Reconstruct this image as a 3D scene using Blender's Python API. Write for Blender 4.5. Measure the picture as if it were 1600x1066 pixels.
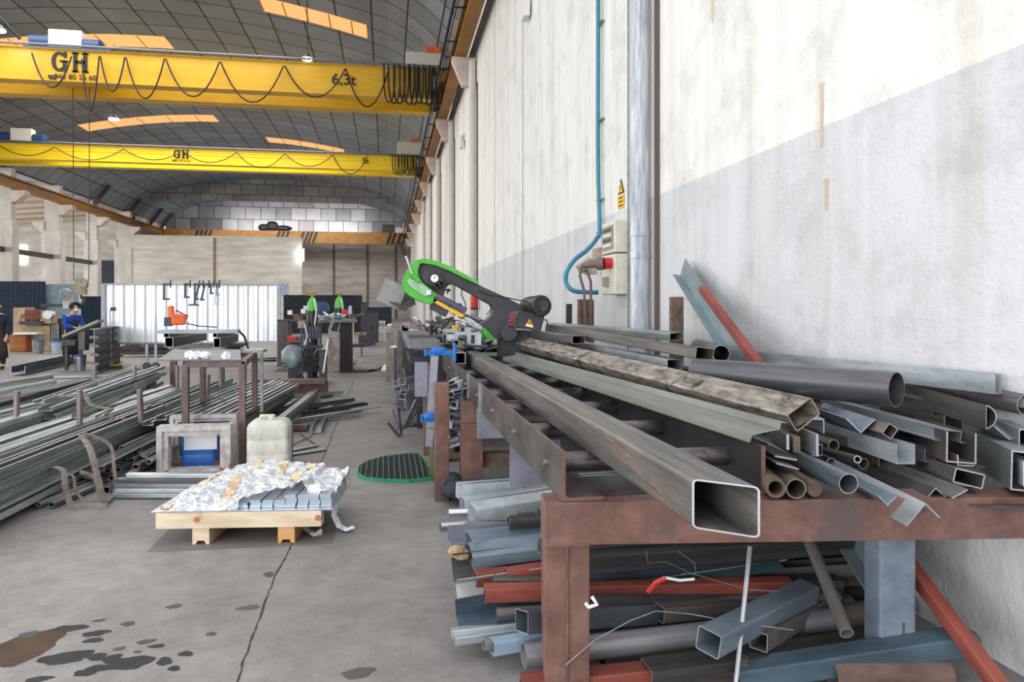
import bpy, bmesh, math, random
from mathutils import Vector, Matrix, noise
for o in list(bpy.data.objects): bpy.data.objects.remove(o)
S = bpy.context.scene
COL = S.collection
R = random.Random(7)
# ---------------- camera ----------------
FPX = 1130.0; HOR = 480.0; CAMH = 1.65
YAW = math.atan(195 / FPX); CY, SY = math.cos(YAW), math.sin(YAW)
cd = bpy.data.cameras.new('camera'); cam = bpy.data.objects.new('camera', cd); COL.objects.link(cam)
cd.sensor_width = 36; cd.lens = 36 * FPX / 1600; cd.shift_y = -(533 - HOR) / 1600
cd.clip_end = 400
cam.location = (0, 0, CAMH); cam.rotation_euler = (math.pi / 2, 0, -YAW)
S.camera = cam
# ---------------- light ----------------
w = bpy.data.worlds.new('sky'); S.world = w; w.use_nodes = True
bg = w.node_tree.nodes['Background']; bg.inputs[0].default_value = (0.93, 0.965, 1.0, 1); bg.inputs[1].default_value = 1.35
S.view_settings.view_transform = 'Standard'; S.view_settings.look = 'None'; S.view_settings.gamma = 1
S.view_settings.exposure = 0.37
def area(name, loc, rot, sx, sy, power, col=(1, 1, 1)):
    l = bpy.data.lights.new(name, 'AREA'); l.shape = 'RECTANGLE'; l.size = sx; l.size_y = sy; l.energy = power; l.color = col
    o = bpy.data.objects.new(name, l); COL.objects.link(o); o.location = loc; o.rotation_euler = rot; return o
area('skylight_fill_light', (-13, 30, 14.6), (0, 0, 0), 18, 6, 1500, (1, .98, .96))
area('skylight_fill_light', (-13, 50, 14.6), (0, 0, 0), 18, 8, 2000, (1, .98, .96))
area('skylight_fill_light', (-13, 72, 14.4), (0, 0, 0), 18, 8, 2200, (1, .98, .96))
area('skylight_fill_light', (-13, 92, 13.2), (math.radians(55), 0, 0), 20, 3, 1300, (1, .98, .96))  # added fill, tilted to brighten the lunette at the back
area('side_window_light', (-50, 55, 6.5), (0, math.radians(-90), 0), 7, 50, 9000, (.97, .99, 1))
area('left_fill_light', (-11, -7, 2.8), (math.radians(88), 0, math.radians(-38)), 9, 5, 950, (.97, .99, 1))  # added low fill from behind left, brightens the stock under the table
# ---------------- pixel helpers ----------------
def ray(px, py):
    a = (px - 800) / FPX; return Vector((a * CY + SY, CY - a * SY, (HOR - py) / FPX))
def AT(px, py, d=None, X=None, Y=None, z=None):
    r = ray(px, py)
    if d is None:
        if X is not None: d = X / r.x
        elif Y is not None: d = Y / r.y
        else: d = (z - CAMH) / r.z
    return Vector((r.x * d, r.y * d, CAMH + r.z * d))
def lv(a, d1, b, L, dz=0.0):
    """a near pixel at distance d1; b second pixel of the same nearly level bar; returns both ends, length L"""
    p = AT(a[0], a[1], d=d1); r = ray(*b); z2 = p.z + dz
    d2 = (z2 - CAMH) / r.z
    q = AT(b[0], b[1], d=d2); v = (q - p).normalized(); return p, p + v * L
# ---------------- materials ----------------
def lin(c):
    return tuple(((x / 255) / 12.92 if x / 255 <= .04045 else ((x / 255 + .055) / 1.055) ** 2.4) for x in c) + (1,)
def newmat(name):
    m = bpy.data.materials.new(name); m.use_nodes = True
    return m, m.node_tree, m.node_tree.nodes['Principled BSDF']
MC = {}
def mat(name, c1, c2=None, rough=.6, metal=0, scale=(6, 6, 6), detail=5, c3=None, s3=2.0, t3=.6, vary=.0, bump=0, trans=0, coord='Object', emit=0):
    if name in MC: return MC[name]
    m, nt, b = newmat(name); N = nt.nodes; L = nt.links
    b.inputs['Roughness'].default_value = rough; b.inputs['Metallic'].default_value = metal
    if emit:
        b.inputs['Emission Color'].default_value = lin(c1); b.inputs['Emission Strength'].default_value = emit
    if c2 is None and not vary:
        b.inputs['Base Color'].default_value = lin(c1)
    else:
        c2 = c2 or c1
        tc = N.new('ShaderNodeTexCoord'); mp = N.new('ShaderNodeMapping'); mp.inputs['Scale'].default_value = scale
        L.new(tc.outputs[coord], mp.inputs[0])
        if vary:
            oi = N.new('ShaderNodeObjectInfo'); mu = N.new('ShaderNodeMath'); mu.operation = 'MULTIPLY'; mu.inputs[1].default_value = 37
            L.new(oi.outputs['Random'], mu.inputs[0]); cb = N.new('ShaderNodeCombineXYZ')
            L.new(mu.outputs[0], cb.inputs[0]); L.new(mu.outputs[0], cb.inputs[2]); L.new(cb.outputs[0], mp.inputs['Location'])
        n = N.new('ShaderNodeTexNoise'); n.inputs['Scale'].default_value = 1; n.inputs['Detail'].default_value = detail; n.inputs['Roughness'].default_value = .65
        L.new(mp.outputs[0], n.inputs['Vector'])
        cr = N.new('ShaderNodeValToRGB'); cr.color_ramp.elements[0].position = .35; cr.color_ramp.elements[1].position = .65
        cr.color_ramp.elements[0].color = lin(c1); cr.color_ramp.elements[1].color = lin(c2); L.new(n.outputs['Fac'], cr.inputs[0])
        out = cr.outputs[0]
        if c3:
            n3 = N.new('ShaderNodeTexNoise'); n3.inputs['Scale'].default_value = s3; n3.inputs['Detail'].default_value = 6; n3.inputs['Roughness'].default_value = .7
            L.new(mp.outputs[0] if coord != 'Object' else tc.outputs['Object'], n3.inputs['Vector'])
            r3 = N.new('ShaderNodeMapRange'); r3.inputs[1].default_value = t3; r3.inputs[2].default_value = t3 + .08
            L.new(n3.outputs['Fac'], r3.inputs[0])
            mx = N.new('ShaderNodeMix'); mx.data_type = 'RGBA'; L.new(r3.outputs[0], mx.inputs[0]); L.new(out, mx.inputs[6]); mx.inputs[7].default_value = lin(c3); out = mx.outputs[2]
        if vary:
            hs = N.new('ShaderNodeHueSaturation'); mr = N.new('ShaderNodeMapRange'); mr.inputs[3].default_value = 1 - vary; mr.inputs[4].default_value = 1 + vary
            L.new(oi.outputs['Random'], mr.inputs[0]); L.new(mr.outputs[0], hs.inputs['Value']); L.new(out, hs.inputs['Color']); out = hs.outputs[0]
        L.new(out, b.inputs['Base Color'])
        if bump:
            bp = N.new('ShaderNodeBump'); bp.inputs['Strength'].default_value = bump; bp.inputs['Distance'].default_value = .01
            L.new(n.outputs['Fac'], bp.inputs['Height']); L.new(bp.outputs[0], b.inputs['Normal'])
    if trans:
        b.inputs['Alpha'].default_value = trans
    MC[name] = m; return m
LONG = (14, 1.2, 14)
dark = mat('mill_steel', (76, 73, 73), (112, 108, 107), .42, .45, LONG, vary=.2)
darker = mat('dark_steel', (54, 52, 53), (84, 81, 82), .5, .35, LONG, vary=.15)
mainst = mat('worn_steel', (84, 80, 77), (134, 129, 124), .42, .4, (20, 1.1, 20), c3=(150, 108, 70), s3=3.4, t3=.60)
rustst = mat('heat_stained_steel', (82, 75, 70), (182, 172, 160), .42, .3, (26, 5, 26), detail=8, c3=(30, 27, 26), s3=5, t3=.57)
galv = mat('galvanised_steel', (150, 158, 164), (200, 206, 210), .36, .5, (9, 2, 9), vary=.12)
galv2 = mat('dull_galvanised', (118, 124, 124), (152, 158, 158), .45, .5, (9, 1.5, 9), vary=.18)
greenish = mat('greenish_galvanised', (112, 122, 119), (164, 173, 168), .42, .45, (12, 1.2, 12), vary=.25)
bluegrey = mat('blue_grey_primer', (96, 108, 120), (124, 138, 150), .55, 0, (6, 2, 6), c3=(70, 60, 58), s3=9, t3=.7, vary=.08)
bluedark = mat('dark_blue_primer', (50, 66, 78), (76, 94, 106), .6, 0, (6, 2, 6), vary=.15)
redpr = mat('red_primer', (112, 50, 40), (146, 74, 62), .6, 0, (8, 2, 8), c3=(90, 70, 68), s3=5, t3=.62, vary=.15)
brown = mat('red_brown_primer', (96, 66, 58), (128, 93, 83), .5, 0, (7, 7, 7), detail=8, c3=(92, 76, 73), s3=2.2, t3=.52, vary=.04)
rust = mat('rusty_steel', (86, 68, 60), (124, 100, 88), .75, .1, (9, 4, 9), vary=.15)
cut = mat('bare_cut_edge', (172, 176, 180), None, .35, .5)
lilac = mat('lilac_grey_plate', (116, 116, 130), (148, 148, 162), .5, .2, (4, 4, 4))
yellowc = mat('crane_yellow', (202, 152, 12), (214, 166, 18), .45, 0, (.6, .6, 3))
yellowl = mat('lemon_crane_yellow', (230, 192, 8), (238, 204, 16), .45, 0, (.6, .6, 3))
ochre = mat('runway_ochre', (120, 82, 30), (158, 110, 44), .6, 0, (1, .4, 3))
black = mat('black_rubber', (18, 18, 20), None, .6)
charcoal = mat('charcoal_paint', (56, 55, 60), (72, 70, 76), .5, .1, (5, 5, 5))
green = mat('machine_green', (66, 168, 48), (96, 190, 70), .4, 0, (5, 5, 5))
glassgreen = mat('pale_green_cover', (140, 176, 140), (170, 200, 170), .25)
yel = mat('safety_yellow', (240, 180, 20), None, .5)
blue = mat('clamp_blue', (10, 92, 170), (30, 116, 196), .45, 0, (8, 8, 8))
blueplast = mat('blue_plastic', (34, 92, 176), (52, 112, 196), .35, 0, (3, 3, 3))
white = mat('white_paper', (236, 236, 238), None, .7)
offwhite = mat('cream_enamel', (205, 200, 180), (226, 222, 204), .5, 0, (5, 5, 5), c3=(120, 90, 60), s3=4, t3=.64)
wood = mat('pine_wood', (196, 174, 146), (226, 208, 182), .7, 0, (2, 14, 14), c3=(168, 136, 110), s3=5, t3=.62)
woodo = mat('orange_pine_wood', (190, 138, 86), (214, 166, 114), .7, 0, (2, 14, 14))
redp = mat('signal_red', (200, 40, 30), None, .45)
orange = mat('warning_orange', (225, 92, 40), (238, 112, 56), .5, 0, (4, 4, 4))
skin = mat('skin', (214, 164, 138), None, .6)
navy = mat('navy_cloth', (24, 30, 52), (36, 44, 70), .9, 0, (20, 20, 20))
blueclo = mat('royal_blue_cloth', (22, 66, 150), (34, 84, 172), .9, 0, (20, 20, 20))
brownclo = mat('brown_leather', (52, 38, 34), (72, 54, 48), .8, 0, (12, 12, 12))
chrome = mat('chrome', (200, 202, 206), None, .2, .9)
corb = mat('pink_concrete', (196, 178, 168), (216, 200, 190), .85, 0, (2, 2, 2))
colm = mat('column_concrete', (182, 176, 168), (214, 208, 200), .85, 0, (1.5, 1.5, .4))
beige = mat('beige_cabinet', (206, 200, 188), None, .6)
bluemot = mat('motor_blue', (30, 62, 104), None, .5)
bluepanel = mat('dark_blue_sheet', (22, 38, 56), (34, 54, 76), .6, .1, (2, 2, 6), detail=6)
palepanel = mat('pale_corrugated', (150, 170, 178), (178, 196, 202), .5, .2, (2, 2, 2))
# ---------------- mesh builder ----------------
ORG = {}
class B:
    def __init__(s): s.v = []; s.f = []; s.m = []
    def add(s, vs, fs, mi=0):
        k = len(s.v); s.v += [Vector(v) for v in vs]
        for f in fs: s.f.append([k + i for i in f]); s.m.append(mi)
        return s
    def box(s, c, d, rot=None, mi=0):
        c = Vector(c); h = Vector(d) / 2
        vs = [Vector((x * h.x, y * h.y, z * h.z)) for x in (-1, 1) for y in (-1, 1) for z in (-1, 1)]
        if rot is not None:
            if not isinstance(rot, Matrix): rot = Matrix.Rotation(rot, 3, 'Z')
            vs = [rot @ v for v in vs]
        return s.add([c + v for v in vs], [(0, 1, 3, 2), (4, 6, 7, 5), (0, 4, 5, 1), (2, 3, 7, 6), (0, 2, 6, 4), (1, 5, 7, 3)], mi)
    def bb(s, x0, x1, y0, y1, z0, z1, mi=0): return s.box(((x0 + x1) / 2, (y0 + y1) / 2, (z0 + z1) / 2), (abs(x1 - x0), abs(y1 - y0), abs(z1 - z0)), None, mi)
    def cyl(s, p, q, r, r2=None, n=14, mi=0, caps=True):
        p = Vector(p); q = Vector(q); r2 = r if r2 is None else r2
        a = (q - p).normalized(); u = a.orthogonal().normalized(); v = a.cross(u)
        vs = [c + (u * math.cos(2 * math.pi * i / n) + v * math.sin(2 * math.pi * i / n)) * rr for c, rr in ((p, r), (q, r2)) for i in range(n)]
        fs = [(i, (i + 1) % n, n + (i + 1) % n, n + i) for i in range(n)]
        if caps: fs += [tuple(range(n))[::-1], tuple(range(n, 2 * n))]
        return s.add(vs, fs, mi)
    def path(s, pts, r, n=8, mi=0, flat=None):
        pts = [Vector(p) for p in pts]; rings = []
        for i, p in enumerate(pts):
            a = (pts[min(i + 1, len(pts) - 1)] - pts[max(i - 1, 0)]).normalized()
            if i == 0: u = a.cross(Vector((0, 0, 1))); u = u.normalized() if u.length > .02 else Vector((1, 0, 0))
            else: u = (u - a * a.dot(u)).normalized()
            v = u.cross(a).normalized()
            rr = r[i] if isinstance(r, (list, tuple)) else r
            if flat: rings.append([p + u * math.cos(2 * math.pi * k / n) * flat + v * math.sin(2 * math.pi * k / n) * rr for k in range(n)])
            else: rings.append([p + (u * math.cos(2 * math.pi * k / n) + v * math.sin(2 * math.pi * k / n)) * rr for k in range(n)])
        vs = [x for ring in rings for x in ring]
        fs = [(i * n + k, i * n + (k + 1) % n, (i + 1) * n + (k + 1) % n, (i + 1) * n + k) for i in range(len(pts) - 1) for k in range(n)]
        fs += [tuple(range(n))[::-1], tuple(range((len(pts) - 1) * n, len(pts) * n))]
        return s.add(vs, fs, mi)
    def ext(s, poly, v, mi=0, mi2=None):
        """closed 3D polygon extruded by vector v"""
        v = Vector(v); n = len(poly); P = [Vector(p) for p in poly]
        fs = [(i, (i + 1) % n, n + (i + 1) % n, n + i) for i in range(n)]
        s.add(P + [p + v for p in P], fs + [tuple(range(n, 2 * n))], mi)
        return s.add(P, [tuple(range(n))[::-1]], mi if mi2 is None else mi2)
    def lathe(s, c, prof, n=20, mi=0):
        c = Vector(c); vs = [c + Vector((r * math.cos(2 * math.pi * k / n), r * math.sin(2 * math.pi * k / n), z)) for r, z in prof for k in range(n)]
        fs = [(i * n + k, i * n + (k + 1) % n, (i + 1) * n + (k + 1) % n, (i + 1) * n + k) for i in range(len(prof) - 1) for k in range(n)]
        return s.add(vs, fs, mi)
    def sph(s, c, r, n=12, mi=0):
        c = Vector(c); r = Vector(r) if not isinstance(r, (int, float)) else Vector((r, r, r)); m = n // 2
        vs = [c + Vector((r.x * math.sin(math.pi * j / m) * math.cos(2 * math.pi * k / n), r.y * math.sin(math.pi * j / m) * math.sin(2 * math.pi * k / n), r.z * math.cos(math.pi * j / m))) for j in range(m + 1) for k in range(n)]
        return s.add(vs, [(j * n + k, (j + 1) * n + k, (j + 1) * n + (k + 1) % n, j * n + (k + 1) % n) for j in range(m) for k in range(n)], mi)
    def build(s, name, m, parent=None, smooth=False, bevel=0):
        me = bpy.data.meshes.new(name)
        if parent is not None: org = ORG[parent.name]
        else:
            xs = [v.x for v in s.v]; ys = [v.y for v in s.v]; zs = [v.z for v in s.v]
            org = Vector(((min(xs) + max(xs)) / 2, (min(ys) + max(ys)) / 2, min(zs)))
        me.from_pydata([v - org for v in s.v], [], s.f)
        ms = m if isinstance(m, (list, tuple)) else [m]
        for x in ms: me.materials.append(x)
        for p, i in zip(me.polygons, s.m): p.material_index = min(i, len(ms) - 1); p.use_smooth = smooth
        bm = bmesh.new(); bm.from_mesh(me); bmesh.ops.recalc_face_normals(bm, faces=bm.faces); bm.to_mesh(me); bm.free()
        if smooth: me.set_sharp_from_angle(angle=math.radians(38))
        o = bpy.data.objects.new(name, me); COL.objects.link(o)
        if parent is not None: o.parent = parent
        else: o.location = org
        ORG[o.name] = org
        if bevel:
            b = o.modifiers.new('bevel', 'BEVEL'); b.width = bevel; b.segments = 2; b.limit_method = 'ANGLE'
        return o
def tag(o, label, cat, group=None, kind=None):
    if label: o['label'] = label
    if cat: o['category'] = cat
    if group: o['group'] = group
    if kind: o['kind'] = kind
    return o
def struct(o): o['kind'] = 'structure'; return o
def thing(name, loc, label, cat, group=None):
    o = bpy.data.objects.new(name, None); COL.objects.link(o); o.location = loc; o.empty_display_size = .2
    ORG[o.name] = Vector(loc); return tag(o, label, cat, group)
def copy_tree(o, parent=None):
    c = o.copy(); COL.objects.link(c); c.parent = parent
    for ch in list(o.children): copy_tree(ch, c)
    return c
# ---------------- bar profiles ----------------
def rrect(w, h, r, n=3):
    P = []
    for cx, cz, a0 in ((w / 2 - r, h / 2 - r, 0), (-w / 2 + r, h / 2 - r, 90), (-w / 2 + r, -h / 2 + r, 180), (w / 2 - r, -h / 2 + r, 270)):
        for i in range(n + 1):
            a = math.radians(a0 + 90 * i / n); P.append((cx + r * math.cos(a), cz + r * math.sin(a)))
    return P
def prof(kind, w, h, t):
    if kind == 'rect': return rrect(w, h, min(w, h) * .09 + .001), rrect(w - 2 * t, h - 2 * t, max(.0008, min(w, h) * .06))
    if kind == 'pipe':
        n = 24; return [(w / 2 * math.cos(2 * math.pi * i / n), w / 2 * math.sin(2 * math.pi * i / n)) for i in range(n)], [((w / 2 - t) * math.cos(2 * math.pi * i / n), (w / 2 - t) * math.sin(2 * math.pi * i / n)) for i in range(n)]
    if kind == 'dpipe':
        n = 14; o = [(h / 2 * math.cos(math.radians(-80 + 160 * i / n)), h / 2 * math.sin(math.radians(-80 + 160 * i / n))) for i in range(n + 1)]
        return o, [(x * .9 - (.0 if x > .02 else -.004), y * .9) for x, y in o]
    if kind == 'angle': return [(0, 0), (w, 0), (w, t), (t, t), (t, h), (0, h)], None
    if kind == 'vee':
        s = w * .7071; k = t * 1.414; return [(-s, s * .0 + 0), (0, -s), (s, 0), (s - k * .7, k * .3), (0, -s + k), (-s + k * .7, k * .3)], None
    if kind == 'chan': return [(-w / 2, h / 2), (-w / 2, -h / 2), (w / 2, -h / 2), (w / 2, h / 2), (w / 2 - t, h / 2), (w / 2 - t, -h / 2 + t), (-w / 2 + t, -h / 2 + t), (-w / 2 + t, h / 2)], None
    if kind == 'lip':
        l = w * .25
        return [(-w / 2, h / 2), (-w / 2, -h / 2), (w / 2, -h / 2), (w / 2, h / 2), (w / 2 - l, h / 2), (w / 2 - l, h / 2 - t), (w / 2 - t, h / 2 - t), (w / 2 - t, -h / 2 + t), (-w / 2 + t, -h / 2 + t), (-w / 2 + t, h / 2 - t), (-w / 2 + l, h / 2 - t), (-w / 2 + l, h / 2)], None
    if kind == 'hat': return [(-w / 2, -h / 2), (-w / 4, -h / 2), (-w / 4, h / 2 - t), (w / 4, h / 2 - t), (w / 4, -h / 2), (w / 2, -h / 2), (w / 2, -h / 2 + t), (w / 4 + t, -h / 2 + t), (w / 4 + t, h / 2), (-w / 4 - t, h / 2), (-w / 4 - t, -h / 2 + t), (-w / 2, -h / 2 + t)], None
    if kind == 'fold': return [(-w / 2, -h * .5), (-w * .42, 0), (w * .3, h * .15), (w * .36, h * .6), (w / 2, h * .5), (w / 2, h * .5 - t), (w * .37, h * .6 - t * 1.5), (w * .31, h * .15 - t), (-w * .42, -t), (-w / 2 + t, -h * .5)], None
    if kind == 'ibeam': a = h / 2; b = w / 2; k = t / 2; return [(-b, -a), (b, -a), (b, -a + t), (k, -a + t), (k, a - t), (b, a - t), (b, a), (-b, a), (-b, a - t), (-k, a - t), (-k, -a + t), (-b, -a + t)], None
    if kind == 'flat': return [(-w / 2, -h / 2), (w / 2, -h / 2), (w / 2, h / 2), (-w / 2, h / 2)], None
    if kind == 'rod':
        n = 12; return [(w / 2 * math.cos(2 * math.pi * i / n), w / 2 * math.sin(2 * math.pi * i / n)) for i in range(n)], None
def barmesh(kind, w, h, t, L, cut0=0, cut1=0):
    o, i = prof(kind, w, h, t); n = len(o); V = []; Fc = []; M = []
    def ring(p, y, c): return [Vector((x, y + c * x, z)) for x, z in p]
    V += ring(o, 0, cut0) + ring(o, L, cut1)
    for k in range(n): Fc.append((k, (k + 1) % n, n + (k + 1) % n, n + k)); M.append(0)
    if i:
        V += ring(i, 0, cut0) + ring(i, L, cut1)
        for k in range(n):
            j = (k + 1) % n
            Fc.append((2 * n + j, 2 * n + k, 3 * n + k, 3 * n + j)); M.append(0)
            Fc.append((k, 2 * n + k, 2 * n + j, j)); M.append(1)
            Fc.append((n + j, 3 * n + j, 3 * n + k, n + k)); M.append(1)
    else:
        Fc.append(tuple(range(n))[::-1]); M.append(1); Fc.append(tuple(range(n, 2 * n))); M.append(1)
    me = bpy.data.meshes.new('bar'); me.from_pydata(V, [], Fc)
    for p, m in zip(me.polygons, M):
        p.material_index = m; p.use_smooth = kind in ('pipe', 'dpipe', 'rod') and m == 0
    bm = bmesh.new(); bm.from_mesh(me); bmesh.ops.recalc_face_normals(bm, faces=bm.faces); bm.to_mesh(me); bm.free()
    if kind in ('pipe', 'dpipe', 'rod'): me.set_sharp_from_angle(angle=math.radians(40))
    return me
KN = {'rect': 'steel_tube', 'pipe': 'steel_pipe', 'dpipe': 'steel_pipe', 'angle': 'angle_bar', 'vee': 'angle_bar', 'chan': 'steel_channel', 'lip': 'steel_channel', 'hat': 'hat_profile', 'fold': 'folded_sheet', 'ibeam': 'steel_beam', 'flat': 'flat_bar', 'rod': 'steel_rod'}
def bar(kind, w, h, p, q, m, label, group=None, roll=0, t=None, cut0=0, cut1=0, parent=None, name=None, edge=None, cat=None):
    p = Vector(p); q = Vector(q); t = t or min(w, h) * .07 + .0012
    L = (q - p).length; a = (q - p) / L; s = a.cross(Vector((0, 0, 1))); s = s.normalized() if s.length > 1e-3 else Vector((1, 0, 0)); u = s.cross(a)
    me = barmesh(kind, w, h, t, L, cut0, cut1); me.name = name or KN[kind]
    me.materials.append(m); me.materials.append(edge or cut)
    o = bpy.data.objects.new(name or KN[kind], me); COL.objects.link(o)
    rot = Matrix((s, a, u)).transposed() @ Matrix.Rotation(math.radians(roll), 3, 'Y')
    mw = rot.to_4x4(); mw.translation = p
    if parent is not None:
        mw.translation = p - ORG[parent.name]; o.parent = parent; o.matrix_local = mw
    else:
        o.matrix_world = mw
        tag(o, label, cat or {'steel_tube': 'steel tube', 'steel_pipe': 'steel pipe', 'steel_channel': 'steel channel', 'angle_bar': 'angle bar', 'hat_profile': 'steel profile', 'folded_sheet': 'metal sheet', 'steel_beam': 'steel beam', 'flat_bar': 'flat bar', 'steel_rod': 'steel rod'}[KN[kind]], group)
    return o
def text(body, size, loc, rot, m, parent, name='lettering', bold=.0, sx=1.0):
    cu = bpy.data.curves.new('t', 'FONT'); cu.body = body; cu.size = size; cu.extrude = .008; cu.offset = bold; cu.align_x = 'CENTER'; cu.align_y = 'CENTER'
    to = bpy.data.objects.new('t', cu); COL.objects.link(to)
    dg = bpy.context.evaluated_depsgraph_get(); me = bpy.data.meshes.new_from_object(to.evaluated_get(dg)); bpy.data.objects.remove(to)
    me.materials.clear(); me.materials.append(m); me.name = name
    o = bpy.data.objects.new(name, me); COL.objects.link(o); o.parent = parent; o.location = Vector(loc) - ORG[parent.name]; o.rotation_euler = rot; o.scale = (sx, 1, 1)
    return o
def cat_curve(p, q, sag, n=10, sh=0.0):
    p = Vector(p); q = Vector(q); return [p.lerp(q, i / n) - Vector((0, 0, sag * (1 - abs(2 * i / n - 1) ** (2.2)))) for i in range(n + 1)]
# ================= BUILDING =================
WX = 3.2; LX = -29.2; SP = 12.5; RY0 = 14; RY1 = 103
# floor
m, nt, bs = newmat('concrete_floor'); N = nt.nodes; Lk = nt.links
tc = N.new('ShaderNodeTexCoord')
n1 = N.new('ShaderNodeTexNoise'); n1.inputs['Scale'].default_value = .55; n1.inputs['Detail'].default_value = 9; n1.inputs['Roughness'].default_value = .62
n2 = N.new('ShaderNodeTexNoise'); n2.inputs['Scale'].default_value = 7; n2.inputs['Detail'].default_value = 7; n2.inputs['Roughness'].default_value = .75
n3 = N.new('ShaderNodeTexNoise'); n3.inputs['Scale'].default_value = 60; n3.inputs['Detail'].default_value = 3
for n in (n1, n2, n3): Lk.new(tc.outputs['Object'], n.inputs['Vector'])
cr = N.new('ShaderNodeValToRGB'); cr.color_ramp.elements[0].position = .33; cr.color_ramp.elements[1].position = .68
cr.color_ramp.elements[0].color = lin((118, 113, 111)); cr.color_ramp.elements[1].color = lin((156, 151, 148)); Lk.new(n1.outputs['Fac'], cr.inputs[0])
c2 = N.new('ShaderNodeValToRGB'); c2.color_ramp.elements[0].position = .3; c2.color_ramp.elements[1].position = .6
c2.color_ramp.elements[0].color = (.62, .60, .59, 1); c2.color_ramp.elements[1].color = (1.04, 1.03, 1.02, 1); Lk.new(n2.outputs['Fac'], c2.inputs[0])
mx = N.new('ShaderNodeMix'); mx.data_type = 'RGBA'; mx.blend_type = 'MULTIPLY'; mx.inputs[0].default_value = .7; Lk.new(cr.outputs[0], mx.inputs[6]); Lk.new(c2.outputs[0], mx.inputs[7])
c3 = N.new('ShaderNodeValToRGB'); c3.color_ramp.elements[0].position = .28; c3.color_ramp.elements[1].position = .45
c3.color_ramp.elements[0].color = (.55, .55, .55, 1); c3.color_ramp.elements[1].color = (1, 1, 1, 1); Lk.new(n3.outputs['Fac'], c3.inputs[0])
mx2 = N.new('ShaderNodeMix'); mx2.data_type = 'RGBA'; mx2.blend_type = 'MULTIPLY'; mx2.inputs[0].default_value = .5; Lk.new(mx.outputs[2], mx2.inputs[6]); Lk.new(c3.outputs[0], mx2.inputs[7])
Lk.new(mx2.outputs[2], bs.inputs['Base Color']); bs.inputs['Roughness'].default_value = .62
floorm = m
b = B().bb(-53, 5, -14, 105, -.2, 0); floor = struct(b.build('floor', floorm))
ORG['floor'] = floor.location.copy()
# crack in the floor
cm = mat('crack_dark', (58, 54, 52), None, .9)
pts = [(372, 1066), (388, 1010), (402, 975), (418, 930), (432, 895), (447, 868), (458, 848), (470, 810), (500, 728), (522, 672), (540, 626), (556, 588)]
v = []; f = []
rr = random.Random(3); dense = []
for a, c in zip(pts, pts[1:]):
    for i in range(6): dense.append((a[0] + (c[0] - a[0]) * i / 6, a[1] + (c[1] - a[1]) * i / 6))
for x, y in dense:
    p = AT(x, y, z=.0); k = (rr.random() - .5) * .012; wd = .0025 + rr.random() * .005
    v += [(p.x + k - wd, p.y, .0012), (p.x + k + wd, p.y, .0012)]
for i in range(len(dense) - 1): f.append((2 * i, 2 * i + 1, 2 * i + 3, 2 * i + 2))
cb = B(); cb.add(v, f); cb.build('floor_crack', cm, floor)
# stains
oil = mat('oil_stain', (40, 39, 38), (54, 52, 50), .75, 0, (8, 8, 8)); oil2 = mat('faded_oil_stain', (78, 74, 72), (92, 88, 85), .8, 0, (8, 8, 8)); rsm = mat('rust_stain', (58, 44, 34), (86, 60, 42), .7, 0, (5, 5, 5))
def stain(px, py, rx, ry, mm, seed):
    c = AT(px, py, z=0); e = AT(px + rx, py, z=0); g = AT(px, py + ry, z=0)
    ax = (e - c).length; ay = (g - c).length; q = random.Random(seed); ph = [q.random() * 6.3 for _ in range(4)]
    n = 28; vs = []
    for i in range(n):
        a = 2 * math.pi * i / n; k = 1 + .14 * math.sin(2 * a + ph[0]) + .09 * math.sin(3 * a + ph[1]) + .07 * math.sin(5 * a + ph[2]) + .04 * math.sin(9 * a + ph[3])
        vs.append((c.x + ax * k * math.cos(a), c.y + ay * k * math.sin(a), .0010 + .00012 * (seed % 9)))
    B().add(vs, [tuple(range(n))]).build('oil_stain', mm, floor)
for i, (x, y, rx, ry, k) in enumerate([(38, 1012, 52, 22, 2), (103, 1028, 34, 10, 0), (150, 990, 20, 4, 0), (146, 1001, 13, 4, 0), (110, 982, 22, 5, 0), (152, 1027, 16, 5, 0), (175, 1030, 14, 6, 0), (160, 1044, 22, 5, 0), (205, 1036, 28, 11, 0), (132, 1052, 16, 5, 0), (257, 1034, 12, 6, 0), (290, 1022, 11, 4, 0), (272, 1045, 9, 4, 0), (245, 1010, 11, 3, 0), (187, 1014, 8, 3, 1), (228, 1003, 14, 3, 1), (330, 991, 7, 3, 1), (420, 898, 8, 4, 1), (388, 950, 16, 4, 1), (200, 975, 12, 3, 1), (272, 948, 12, 3, 1), (155, 970, 9, 2, 1), (60, 1062, 20, 4, 0), (560, 1052, 26, 8, 1), (45, 992, 16, 4, 1), (215, 1019, 6, 2, 1)]):
    stain(x, y, rx, ry, (oil, oil2, rsm)[k], i)
# dark patch under the pallet
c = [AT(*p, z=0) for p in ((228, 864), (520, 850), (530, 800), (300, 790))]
B().add([(q.x, q.y, .0007) for q in c], [(0, 1, 2, 3)]).build('dark_floor_patch', mat('dark_patch', (108, 100, 98), (122, 114, 112), .7, 0, (5, 5, 5)), floor)

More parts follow.
